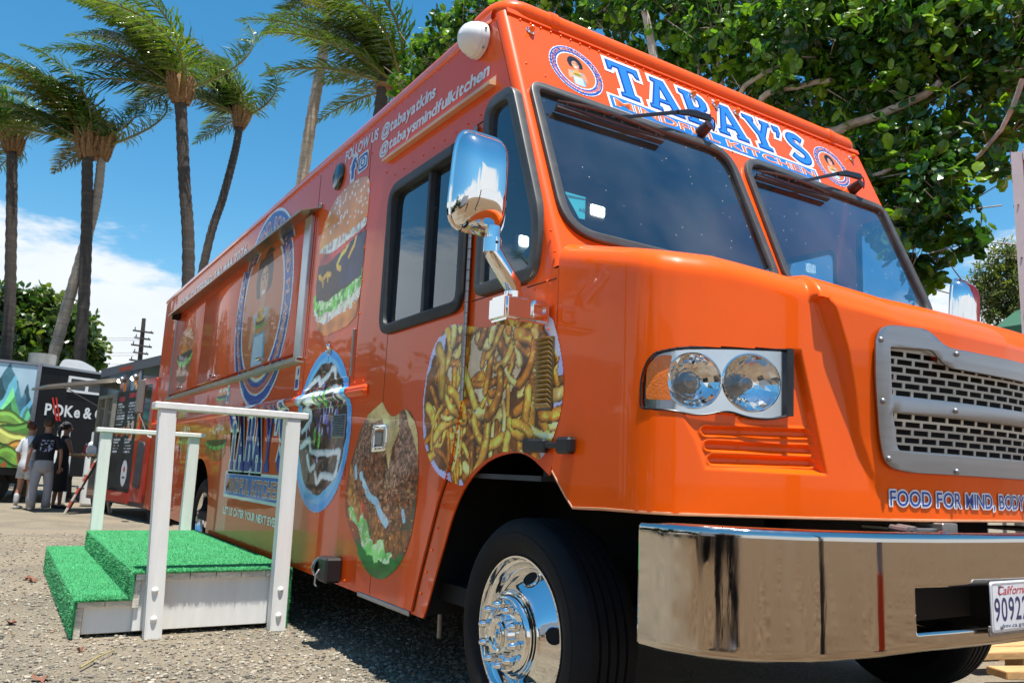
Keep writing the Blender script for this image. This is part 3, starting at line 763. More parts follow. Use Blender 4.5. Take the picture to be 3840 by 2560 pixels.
def gl(z):      # groove: where the raised middle of the hood begins
    return np.interp(z, [0.95, 1.039, 1.146, 1.173, 1.31, 1.45, 1.583, 1.68], [1.28, 1.250, 1.199, 1.187, 1.159, 1.122, 1.073, 1.03])
def gh(z): return np.interp(z, [1.0, 1.06, 1.17, 1.31, 1.45, 1.58, 1.7], [0.0, 0.008, 0.016, 0.030, 0.043, 0.048, 0.040])
def disp(S, Z, pocket=True):
    S = np.asarray(S, float); Z = np.asarray(Z, float); S = np.where(S > HS, 2*HS-S, S)
    d = gh(Z)*sst(0, 1, (S-gl(Z))/0.030)
    # recessed field that holds lamp and louvres
    xl = np.interp(Z, [1.036, 1.128, 1.208, 1.43], [0.675, 0.643, 0.60, 0.56]); xr = np.interp(Z, [1.043, 1.203, 1.44], [1.093, 1.058, 1.003])
    ins = np.minimum(np.minimum((S-xl), (xr-S)), np.minimum(Z-(1.040), np.where(S < 0.95, 1.5-Z, 1.438-Z)))
    dep = 0.006+0.022*sst(0.62, 1.0, S)
    d = d-dep*sst(0.0, 0.020, ins)*np.where((Z > 1.215) & (S < 0.95), 0.0, 1.0)
    for z0, z1, s0, s1 in ((1.161, 1.171, 0.680, 1.032), (1.116, 1.119, 0.690, 1.042), (1.0735, 1.080, 0.702, 1.050)):
        t = np.clip((S-s0)/(s1-s0), 0, 1); r = np.hypot(S-(s0+t*(s1-s0)), Z-(z0+t*(z1-z0)))
        d = d-0.012*(1-sst(0.006, 0.016, r))+0.004*(sst(0.012, 0.017, r)-sst(0.017, 0.026, r))
    if pocket:
        d = np.where(pmask(S, Z, HL), -0.075, d)
        d = np.where(pmask(S, Z, [(1.322, 1.10), (1.278, 1.50), (1.51, 1.515), (1.58, 1.455), (2.2, 1.45), (2.2, 1.10)]), gh(Z)-0.06, d)
    return d
def HP(s, z, off=0.0, d=None):
    x, y, nx, ny = contour(s)
    q = (0.0 if d is None else d)+off
    return (float(x+nx*q), float(y+ny*q), float(z))
def hood():
    sa = np.concatenate([np.arange(0, 0.44, 0.011), np.arange(0.44, 1.28, 0.0046), np.arange(1.28, HS, 0.012), [HS]]); sa = np.unique(np.round(sa, 4))
    s = np.concatenate([sa, (2*HS-sa[::-1])[1:]]); n = len(s)
    x, y, nx, ny = contour(s)
    sm = np.minimum(s, 2*HS-s)
    xT = 0.30+1.06*(sm/HS); xT = np.where(s > HS, W-xT, xT); yT = 2.44
    R = 0.072
    def top(px, py): return 1.655+0.262*(py-1.65)+0.045*np.clip(1-np.abs(np.minimum(px, W-px)-0.2)/0.62, 0, 1)
    zb = np.interp(sm, [0, 0.045, 0.125, 0.3, HS], [1.02, 0.975, 0.897, 0.903, 0.915])
    z1 = top(x, y)-R
    rows = []
    zf = np.concatenate([np.linspace(0, 1, 14)[:-1]*0+0])
    for f in np.linspace(0, 1, 12)[:-1]: rows.append(zb+(1.03-zb)*f)
    for z in np.concatenate([np.arange(1.03, 1.21, 0.0029), np.arange(1.21, 1.445, 0.0046)]): rows.append(np.full(n, z))
    for f in np.linspace(0, 1, 14): rows.append(1.4455+(z1-1.4455)*f)
    V = []
    for z in rows:
        d = disp(s, z); V.append(np.stack([x+nx*d, y+ny*d, z], 1))
    L_ = np.hypot(xT-x, yT-y)
    for ang in np.linspace(0, PI/2, 10)[1:]:
        de = R*(1-math.cos(ang)); t = de/L_; px = x+(xT-x)*t; py = y+(yT-y)*t
        z = top(px, py)-R+R*math.sin(ang); d = disp(s, np.full(n, 1.7), False)*1.0
        k = math.cos(ang); V.append(np.stack([px+nx*d*k, py+ny*d*k, z+d*(1-k)*0.55], 1))
    for f in np.linspace(0, 1, 18)[1:]:
        t = (R+(L_-R)*f)/L_; px = x+(xT-x)*t; py = y+(yT-y)*t
        d = disp(s, np.full(n, 1.7), False); V.append(np.stack([px, py, top(px, py)+d*0.55], 1))
    m = len(V); V = np.concatenate(V)
    idx = np.arange(n*m).reshape(m, n)
    F = np.stack([idx[:-1, :-1], idx[:-1, 1:], idx[1:, 1:], idx[1:, :-1]], -1).reshape(-1, 4)
    me = bpy.data.meshes.new('hood'); me.from_pydata(V.tolist(), [], F.tolist()); shade(me, 60); me.materials.append(ORANGE_HOOD)
    h = link('hood', me, truck)
    mb = MB()     # folded lower lip, pale edge
    lip = [HP(q, float(np.interp(min(q, 2*HS-q), [0, 0.045, 0.125, 0.3, HS], [1.02, 0.975, 0.897, 0.903, 0.915])), -0.004) for q in np.linspace(0.0, 2*HS, 90)]
    mb.tube(lip, 0.006, 6); mb.build('hood_lip', mat('hood_lip_paint', (0.75, 0.35, 0.18), 0.4, var=0.2), h)
    # inside liner so no light shows through
    MB().box(0.22, W-0.22, 1.96, 2.42, 0.92, 1.50).build('engine_bay', DARK, truck)
    MB().box(0.75, W-0.75, 1.70, 1.96, 0.92, 1.48).build('radiator', DARK, truck)
    # headlights
    for side in (0, 1):
        mp = (lambda q: q) if side == 0 else (lambda q: 2*HS-q)
        rfl = ((0.640, 1.318, 0.090, 0.086), (0.834, 1.322, 0.098, 0.091))
        def ringp(cs, cz, ra, rz, k=1.0, n=56): return [(cs+ra*k*math.cos(2*PI*q/n), cz+rz*k*math.sin(2*PI*q/n)) for q in range(n)]
        b = plate('headlight', inset(HL, 0.002), lambda a, b, c: HP(mp(a), b, -0.014+c), LAMP_BASE, truck, holes=[ringp(*q) for q in rfl], thick=0.003, cuts=[(0, 0.5+0.03*k) for k in range(16)])
        MB().tube([HP(mp(q[0]), q[1], 0.0) for q in HL], 0.0035, 6, closed=True).build('bezel', BLACK, b)
        for q in rfl:
            cs, cz, ra, rz = q
            o = MB().tube([HP(mp(u), v, -0.011) for u, v in ringp(cs, cz, ra, rz)], 0.0038, 6, closed=True).build('reflector', CHROME, b, smooth=50)
            mb = MB()
            def bowl(u, v):
                k = 1-v; th = 2*PI*u; jit = 0.0007*math.sin(th*7+.7)*math.cos(v*17)*(1 if 0 < v < 1 else 0)
                return HP(mp(cs+ra*k*math.cos(th)), cz+rz*k*math.sin(th), -0.013-0.052*(1-k**2.2)+jit)
            mb.grid(bowl, 22, 6); mb.build('bowl', CHROME, o, smooth=0)
            mb = MB(); mb.grid(lambda u, v: HP(mp(cs+0.020*(1-v)*math.cos(2*PI*u)), cz+0.020*(1-v)*math.sin(2*PI*u), -0.040+0.012*v), 16, 3); mb.grid(lambda u, v: HP(mp(cs+0.020*math.cos(2*PI*u)), cz+0.020*math.sin(2*PI*u), -0.066+0.026*v), 16, 1)
            mb.build('bulb', STEEL, o)
        am = smooth_poly([(0.482, 1.256, .01), (0.482, 1.365, .03), (0.53, 1.397, .02), (0.572, 1.396, .01), (0.553, 1.32, .03), (0.570, 1.253, .01)], .01, 3)
        plate('turn_signal', am, lambda a, b, c: HP(mp(a), b, -0.010+c), AMBER, b, thick=0.006, cuts=[(0, 0.5+0.02*k) for k in range(4)])
        MB().prism([(0.947, 1.222), (0.969, 1.222), (0.974, 1.437), (0.950, 1.437)], lambda a, z, t: HP(mp(a), z, t), -0.05, 0.006).build('end_cap', BLACK, b)
        plate('lens', inset(HL, 0.003), lambda a, b, c: HP(mp(a), b, 0.002+0.006*math.sin(PI*min(1, max(0, (b-1.2)/0.24)))), GLASS_C, b, thick=0, cuts=[(0, 0.48+0.025*k) for k in range(20)]+[(1, 1.22+0.03*k) for k in range(8)], smooth=40)
    # rubber hood latch
    l = MB().bbox(-0.035, -0.002, 2.40, 2.545, 1.085, 1.135, .008).build('hood_latch', BLACK, truck)
    MB().bbox(-0.028, -0.012, 2.30, 2.42, 1.10, 1.122, .004).build('strap', BLACK, l)
    MB().bbox(-0.040, -0.001, 2.24, 2.325, 1.08, 1.14, .010).build('catch', BLACK, l)
    return h
hood_o = hood()

def grille():
    d0 = 0.030
    def G(a, b, c): return HP(a, b, 0.004+float(gh(b))+c, None)
    # frame: left half outline in (s, z), then mirrored
    left_t = [(1.245, 1.44, .04), (1.258, 1.53, .07), (1.47, 1.541, .04), (1.565, 1.490, .05), (HS-0.02+0.13, 1.487, .03)]
    TOPC = 0.20
    half_top = [(1.247, 1.535, .075), (1.47, 1.545, .05), (1.555, 1.490, .05), (HS+0.150-0.01, 1.487, .03), (HS+0.19, 1.517, .03)]
    top = half_top + [(2*HS+0.34-q[0], *q[1:]) for q in half_top[::-1]]
    top = [q for q in top if q[0] <= 2*HS-1.245+0.01]
    lft = [(1.400, 1.066, .05), (1.300, 1.080, .05), (1.276, 1.17, .05), (1.250, 1.36, .05)]
    out = lft + [(1.243, 1.535, .075)] + half_top[1:] + [(2*HS-1.47, 1.545, .05), (2*HS-1.243, 1.535, .075)] + [(2*HS-a, b, c) for a, b, c in lft[::-1]]
    out = smooth_poly(out, .05, 6)
    w1 = smooth_poly([(1.313, 1.308, .01), (1.300, 1.468, .008), (1.490, 1.478, .02), (1.565, 1.425, .04), (HS+.145, 1.420, .03), (HS+.20, 1.452, .02), (2*HS-1.300, 1.468, .01), (2*HS-1.313, 1.308, .01)], .02, 5)
    w2 = smooth_poly([(1.345, 1.130, .025), (1.318, 1.258, .008), (2*HS-1.318, 1.258, .008), (2*HS-1.345, 1.130, .025)], .02, 5)
    cuts = [(0, 1.24+0.06*k) for k in range(24)]
    g = plate('grille', out, lambda a, b, c: G(a, b, 0.008+c), ALU, truck, holes=[w1, w2], thick=0.006, bev=0.002, cuts=cuts)
    # perforated sheet behind: rows of brick-shaped openings
    for z0, rows in ((1.314, 6), (1.136, 5)):
        mb = MB(); pit = 0.0257; hh = 0.0175; pw = 0.0815; hw = 0.0685
        s0, s1 = 1.285, 2*HS-1.285
        def strip(za, zb2, sa_, sb_):
            k = max(1, int((sb_-sa_)/0.08))
            for i in range(k):
                a_ = sa_+(sb_-sa_)*i/k; b_ = sa_+(sb_-sa_)*(i+1)/k
                mb.add([G(a_, za, -0.008), G(b_, za, -0.008), G(b_, zb2, -0.008), G(a_, zb2, -0.008), G(a_, za, -0.012), G(b_, za, -0.012), G(b_, zb2, -0.012), G(a_, zb2, -0.012)],
                       [(0, 1, 2, 3), (0, 1, 5, 4), (3, 2, 6, 7), (0, 3, 7, 4), (1, 2, 6, 5)])
        strip(z0-0.03, z0, s0, s1)
        for r in range(rows):
            za = z0+r*pit; zb2 = za+hh; sh = 0.0 if r % 2 == 0 else pw/2
            strip(zb2, za+pit+(0.03 if r == rows-1 else 0), s0, s1)
            q = 1.268+sh+ (0.0 if z0 > 1.2 else 0.01)
            while q < s1:
                a_ = max(q+hw, s0); b_ = min(q+pw, s1)
                if b_ > a_: strip(za, zb2, a_, b_)
                q += pw
        mb.build('perforated_sheet', ALU_P, g, smooth=0)
    MB().add([G(a, z, -0.050) for z in (1.06, 1.50) for a in np.linspace(1.26, 2*HS-1.26, 12)], [(i, i+1, i+13, i+12) for i in range(11)]).build('backing', DARK, g, smooth=0)
    mb = MB()
    for s_, z in [(1.264, 1.487), (1.605, 1.474), (HS+0.12, 1.472), (1.279, 1.289), (1.609, 1.281), (HS+0.125, 1.276), (1.31, 1.105), (1.624, 1.077), (HS+.145, 1.073), (2*HS-1.31, 1.1), (2*HS-1.27, 1.45)]:
        mb.ball(G(s_, z, 0.013), 0.010, 10, 6)
    mb.build('bolt', STEEL, g)
grille()

def bumper():
    P = np.array([(0.02, 1.93), (0.028, 1.83), (.075, 1.72), (.17, 1.62), (.32, 1.53), (.52, 1.462), (.8, 1.418), (1.1, 1.400), (1.36, 1.395)])
    full = np.concatenate([P, (np.array([2*CX, 0])+P[::-1]*np.array([-1, 1]))[1:]])
    fs = np.concatenate([[0], np.cumsum(np.linalg.norm(np.diff(full, axis=0), axis=1))]); T = fs[-1]
    t = np.linspace(0, T, 601); cx = _sm(np.interp(t, fs, full[:, 0])); cy = _sm(np.interp(t, fs, full[:, 1]))
    tx = np.gradient(cx, t); ty = np.gradient(cy, t); l = np.hypot(tx, ty); nx, ny = ty/l, -tx/l
    def zt(x): return 0.868
    def zbm(x): return 0.518+0.028*float(sst(0.1, 0.8, min(x, W-x)))
    zs = np.concatenate([np.linspace(0, 1, 29)])
    rows = [(-0.055, 'T', 0.004), (-0.03, 'T', 0.006), (-0.010, 'T', 0.004), (-0.003, 'T', -0.001), (0.0, 'T', -0.008)] + [(0.0, 'F', f) for f in np.linspace(0, 1, 30)[1:]] + [(-0.004, 'B', -0.006), (-0.02, 'B', -0.009), (-0.04, 'B', -0.009)]
    V = []
    for off, kind, f in rows:
        for i in range(601):
            a, b = zt(cx[i]), zbm(cx[i])
            z = a+f if kind == 'T' else (b+f if kind == 'B' else (a-0.008)+(b-a+0.008)*f)
            V.append((cx[i]+nx[i]*off, cy[i]+ny[i]*off, z))
    F = []
    slot = lambda x, z: 0.672 < x < W-0.672 and 0.592 < z < 0.714
    for j in range(len(rows)-1):
        for i in range(600):
            xm = (cx[i]+cx[i+1])/2; zm = (V[j*601+i][2]+V[(j+1)*601+i][2])/2
            if rows[j][1] != 'T' and rows[j+1][1] == 'F' and slot(xm, zm): continue
            a = j*601+i; F.append((a, a+1, a+602, a+601))
    me = bpy.data.meshes.new('bumper'); me.from_pydata(V, [], F); shade(me, 60); me.materials.append(BUMPER_M)
    b = link('bumper', me, truck)
    sol = b.modifiers.new('thickness', 'SOLIDIFY'); sol.thickness = 0.006; sol.offset = -1
    # bolt heads on the top flange
    mb = MB()
    for x in (0.86, 1.86): mb.ball((x, 1.445, 0.874), 0.020, 12, 6, (1, 1, .55))
    mb.build('bolt', CHROME, b)
    mb = MB(); mb.bbox(0.84, 1.06, 1.52, 1.72, 0.872, 0.886, .003); mb.bbox(1.66, 1.88, 1.52, 1.72, 0.872, 0.886, .003); mb.bbox(0.96, 1.05, 1.50, 1.60, 0.868, 0.905, .004)
    mb.tube([(0.80, 1.56, 0.885), (0.80, 1.50, 0.88)], 0.014, 8); mb.tube([(0.76, 1.56, 0.885), (0.76, 1.50, 0.88)], 0.012, 8)
    mb.build('hood_bracket', STEEL, b)
    # number plate
    x0, x1, z0, z1, yp = 0.982, 1.287, 0.580, 0.733, 1.372
    pl = plate('number_plate', smooth_poly([(x0, z0), (x1, z0), (x1, z1), (x0, z1)], .012, 4), lambda a, b, c: (a, yp+c, b), mat('plate_white', (0.74, 0.75, 0.78), 0.3, coat=0.6, var=0.04), b, thick=0.003, bev=0.001)
    plate('plate_rim', smooth_poly([(x0+.004, z0+.004), (x1-.004, z0+.004), (x1-.004, z1-.004), (x0+.004, z1-.004)], .012, 4), lambda a, b, c: (a, yp-0.0015+c, b), mat('plate_edge', (0.6, 0.62, 0.66), 0.25, 0.5), pl,
          holes=[smooth_poly([(x0+.009, z0+.009), (x1-.009, z0+.009), (x1-.009, z1-.009), (x0+.009, z1-.009)], .010, 4)], thick=0.003)
    navy = mat('plate_navy', (0.018, 0.03, 0.12), 0.35); red = mat('plate_red', (0.50, 0.02, 0.04), 0.35)
    yy = yp-0.003
    lettering('plate_number', '90922J3', lambda a, b: (x0+0.016+a, yy, z0+0.034+b), navy, pl, 0.272, 0.070, off=0.012, gap=0.13)
    lettering('state_name', 'California', lambda a, b: (x0+0.036+a, yy, z0+0.113+b), red, pl, 0.19, 0.026, off=0.008, slant=0.32, gap=0.05)
    lettering('web_address', 'dmv.ca.gov', lambda a, b: (x0+0.052+a, yy, z0+0.012+b), navy, pl, 0.16, 0.012, off=0.006, gap=0.09)
    mb = MB(); mb.bbox(x0-0.006, x1+0.02, yp+0.002, yp+0.010, z0-0.012, z0+0.02, .002); mb.box(x0+0.05, x1-0.05, yp+0.004, 1.42, z0-0.01, z0+0.004); mb.build('plate_bracket', STEEL, b)
    mb = MB(); mb.ball((x0+0.05, yp-0.004, z0+0.014), 0.006, 8, 5); mb.ball((x0+0.05, yp-0.004, z1-0.014), 0.006, 8, 5); mb.build('plate_screw', STEEL, pl)
    mb = MB(); mb.box(0.55, 0.70, 1.55, 1.9, 0.56, 0.80); mb.box(2.02, 2.17, 1.55, 1.9, 0.56, 0.80); mb.build('bumper_bracket', DARK, b)
bumper()

# ------------------------------------------------------------------ serving side
def serving_side():
    for (a, b) in SV_D:
        d = plate('service_door', smooth_poly([(a, SV_Z[0]), (b, SV_Z[0]), (b, SV_Z[1]), (a, SV_Z[1])], .015, 3), lambda p, q, c: (-0.012+c, p, q), ORANGE, truck, thick=0.022, bev=0.002)
        ym = a+(b-a)*0.52
        MB().tube([(-0.024, ym, 1.815), (-0.055, ym, 1.815)], 0.014, 10).build('latch_stem', CHROME, d)
        mb = MB(); mb.bbox(-0.072, -0.050, ym-0.085, ym+0.02, 1.803, 1.828, .006); mb.build('latch_handle', CHROME, d)
    f = MB()
    f.bbox(-0.030, 0.0, 5.405, 5.545, 1.735, 2.765, .004)
    fr = f.build('serving_frame', mat('frame_aluminium', (0.55, 0.58, 0.60), 0.32, 0.85, var=0.12), truck)
    MB().bbox(-0.030, 0.0, 10.48, 10.56, 1.735, 2.765, .004).build('frame_post', ALU, fr)
    # shelf below, dusty aluminium
    mb = MB(); mb.prism([(0, 0), (-0.055, 0.006), (-0.058, 0.036), (-0.050, 0.036), (-0.046, 0.016), (0, 0.012)], lambda a, b, t: (a, t, 1.700+b), 5.40, 10.56)
    mb.build('serving_shelf', ALU_P, truck)
    # awning: shallow folded canopy
    aw = MB(); aw.prism([(0, 2.797), (-0.150, 2.746), (-0.152, 2.728), (-0.146, 2.728), (-0.143, 2.740), (0, 2.789)], lambda a, b, t: (a, t, b), 5.290, 10.42)
    a_ = aw.build('awning', mat('awning_metal', (0.42, 0.36, 0.27), 0.32, 0.8, var=0.25, vscale=5, dirt=0.35, stretch=(1, .4, 1)), truck)
    MB().bbox(-0.10, 0.0, 10.42, 10.45, 2.70, 2.80, .003).build('awning_arm', BLACK, a_)
    MB().bbox(-0.02, 0.0, 5.27, 5.29, 2.78, 2.815, .003).build('awning_bracket', STEEL, a_)
    # rub rail with riveted flange
    R_ = plate('rub_rail', smooth_poly([(RB0-0.03, 1.368), (11.58, 1.368), (11.58, 1.497), (RB0-0.03, 1.497)], .02, 4), lambda p, q, c: (-0.003+c, p, q), ORANGE, truck, thick=0.006)
    mb = MB(); n = 10
    prof = [(-0.006-0.034*math.sin(PI*k/n), 1.432+0.035*math.cos(PI*k/n)) for k in range(n+1)]
    prof = prof[:4]+[(-0.036, 1.446), (-0.032, 1.442), (-0.036, 1.436)]+prof[5:]
    base = [(RB0, 0.0)] + [(RB0+0.03, 1.0), (11.55, 1.0)]
    for yy, sc in ((RB0, 0.35), (RB0+0.012, 0.8), (RB0+0.035, 1.0), (11.55, 1.0)):
        mb.v += [(-0.006+(x+0.006)*sc, yy, 1.432+(z-1.432)*(0.7+0.3*sc)) for x, z in prof]
    m = len(prof)
    for j in range(3):
        for k in range(m-1): mb.f.append((j*m+k, j*m+k+1, (j+1)*m+k+1, (j+1)*m+k))
    mb.f.append(tuple(range(m)))
    mb.build('rail_moulding', ORANGE, R_)
    # round smoked vent
    M = Matrix.Translation((-0.001, 4.962, 2.918)) @ Matrix.Rotation(PI, 4, 'Z')
    MB().lathe([(0.0, 0.092), (0.012, 0.092), (0.020, 0.082), (0.026, 0.05), (0.028, 0.0)], M, 32).build('round_vent', mat('vent_green_black', (0.01, 0.018, 0.017), 0.2, coat=0.6), truck)
    # filler hatch with hinge and latch
    h = plate('hatch', smooth_poly([(4.455, 1.533), (4.80, 1.536), (4.80, 1.808), (4.455, 1.815)], .008, 3), lambda p, q, c: (-0.004+c, p, q), ORANGE, truck, thick=0.008)
    MB().bbox(-0.014, 0.0, 4.448, 4.462, 1.53, 1.815, .003).build('hatch_hinge', STEEL, h)
    mb = MB(); mb.bbox(-0.025, -0.006, 4.815, 4.85, 1.69, 1.745, .006); mb.ball((-0.022, 4.832, 1.75), 0.018, 10, 6); mb.tube([(-0.02, 4.832, 1.70), (-0.024, 4.822, 1.65)], 0.006, 6); mb.build('hatch_latch', CHROME, h)
    # small louvre vent on the bowl print
    v = MB().bbox(-0.008, 0.0, 4.485, 4.685, 1.17, 1.312, .003).build('wall_vent', mat('vent_grey', (0.35, 0.34, 0.32), 0.5, 0.4), truck)
    for k in range(13): MB().obox(Matrix.Translation((-0.012, 4.585, 1.18+k*0.0102)) @ Matrix.Rotation(0.5, 4, 'Y'), 0.012, 0.19, 0.003).build('slat', STEEL, v)
    # louvre on the cab side by the fries
    v = plate('cab_louvre', smooth_poly([(2.395, 1.238), (2.505, 1.243), (2.505, 1.522), (2.395, 1.518)], .006, 3), lambda p, q, c: (-0.004+c, p, q), mat('louvre_brown', (0.10, 0.06, 0.02), 0.35, coat=0.6, var=0.4), truck, thick=0.008)
    for k in range(15): MB().obox(Matrix.Translation((-0.016, 2.450, 1.258+k*0.0178)) @ Matrix.Rotation(0.62, 4, 'Y'), 0.024, 0.098, 0.004, 0.001).build('slat', mat('louvre_gold', (0.42, 0.28, 0.09), 0.3, coat=0.6, var=0.4, vscale=40), v)
    # marker / camera lamp low on the wall
    l = MB().bbox(-0.10, -0.004, 4.36, 4.50, 0.365, 0.50, .012).build('side_lamp', BLACK, truck)
    M = Matrix.Translation((-0.055, 4.50, 0.432)) @ Matrix.Rotation(PI/2, 4, 'Z')
    MB().lathe([(0.0, 0.062), (0.02, 0.068), (0.05, 0.064), (0.075, 0.045), (0.085, 0.0)], M, 20).build('lamp_cover', mat('smoked_lens', (0.06, 0.07, 0.06), 0.12, 0.5, coat=1.0), l)
    MB().tube([(-0.10, 4.46, 0.43), (-0.115, 4.47, 0.40), (-0.11, 4.49, 0.345), (-0.10, 4.485, 0.335)], 0.005, 6).build('wire', mat('wire_white', (0.5, 0.5, 0.48), 0.5), l)
    # white dome lamp on the top front corner
    M = Matrix.Translation((-0.002, 3.085, 3.025)) @ Matrix.Rotation(PI, 4, 'Z')
    d = MB().lathe([(0.0, 0.080), (0.008, 0.086), (0.030, 0.086), (0.032, 0.083), (0.048, 0.083), (0.050, 0.080), (0.078, 0.073), (0.102, 0.055), (0.117, 0.032), (0.124, 0.0)], M, 32).build('dome_lamp', WHITE_P, truck)
    mb = MB(); mb.ball((-0.03, 3.02, 2.96), .006, 8, 5); mb.ball((-0.03, 3.0, 3.05), .006, 8, 5); mb.build('screw', STEEL, d)
    # two notices beside the serving hatch
    for yc, zc in ((5.49, 1.60), (7.494, 1.608)):
        s_ = MB().box(-0.0035, -0.001, yc-0.045, yc+0.045, zc-0.085, zc+0.085).build('notice', WHITE_V, truck)
        mb = MB(); mb.box(-0.005, -0.0035, yc-0.03, yc+0.03, zc-0.07, zc-0.01); mb.box(-0.005, -0.0035, yc-0.03, yc-0.005, zc+0.02, zc+0.065); mb.build('notice_print', BLUE_V, s_)
serving_side()

def mirrors():
    for side in (0, 1):
        sg = 1 if side == 0 else -1; x0 = 0 if side == 0 else W
        def X(p): return (x0+sg*p[0], p[1], p[2])
        bk = MB(); b2 = bmesh.new(); bmesh.ops.create_cube(b2, size=1)
        for v in b2.verts: v.co = Vector((v.co.x*0.20-0.115, v.co.y*0.13+2.475, v.co.z*0.095+1.605))
        bmesh.ops.bevel(b2, geom=b2.edges[:], offset=0.012, segments=3, affect='EDGES')
        for v in b2.verts: v.co = Vector(X(v.co))
        bk.bm(b2)
        br = bk.build('mirror_bracket', CHROME, truck, smooth=40)
        mb = MB()
        q = plate('bracket_face', smooth_poly([(-0.10, 1.575), (-0.035, 1.575), (-0.035, 1.642), (-0.10, 1.642)], .015, 4), lambda a, b, c: X((a, 2.407+c, b)), CHROME, br, holes=[smooth_poly([(-0.09, 1.595), (-0.045, 1.595), (-0.045, 1.622), (-0.09, 1.622)], .012, 4)], thick=0.006, bev=0.002)
        # cranked arm
        mb.tube([X((-0.16, 2.45, 1.64)), X((-0.16, 2.45, 1.675)), X((-0.165, 2.45, 1.69)), X((-0.255, 2.45, 1.80)), X((-0.262, 2.45, 1.815)), X((-0.262, 2.45, 1.90))], [0.030, 0.030, 0.034, 0.034, 0.030, 0.028], 16)
        mb.tube([X((-0.16, 2.45, 1.645)), X((-0.16, 2.45, 1.668))], 0.036, 16); mb.tube([X((-0.262, 2.45, 1.80)), X((-0.262, 2.45, 1.855))], 0.034, 16)
        mb.build('mirror_arm', CHROME, truck, smooth=50)
        MB().ball(X((-0.262, 2.415, 1.835)), 0.006, 8, 5).build('set_screw', BLACK, br)
        # housing: convex shell facing forward
        n, m = 22, 28; V = []; F = []
        def shell(u, v):
            # superellipse outline, bulging towards -y
            th = 2*PI*u; rr_ = v
            e = 5.0; c, s = math.cos(th), math.sin(th)
            k = (abs(c)**e+abs(s)**e)**(-1/e)
            px = k*c; pz = k*s
            bulge = 0.085*(1-max(0, v)**3.6)**0.7
            w = 0.114*(1-0.05*pz*rr_); h = 0.188
            tilt = 0.0
            return X((-0.304+px*rr_*w, 2.50-bulge-0.012*pz*rr_, 2.072+pz*rr_*h))
        mb = MB(); mb.grid(lambda u, v: shell(u, 1-v*0.999), 56, 22)
        # rim and back glass
        rim = [shell(k/56, 1.0) for k in range(56)]
        o = mb.build('mirror_housing', CHROME, truck, smooth=60)
        r2 = MB(); r2.tube(rim, 0.009, 8, closed=True); r2.build('mirror_rim', CHROME, o)
        MB().add([(p[0], p[1]+0.004, p[2]) for p in rim], [tuple(range(56))]).build('mirror_glass', mat('mirror_silver', (0.8, 0.82, 0.84), 0.01, 1.0), o, smooth=0)
mirrors()

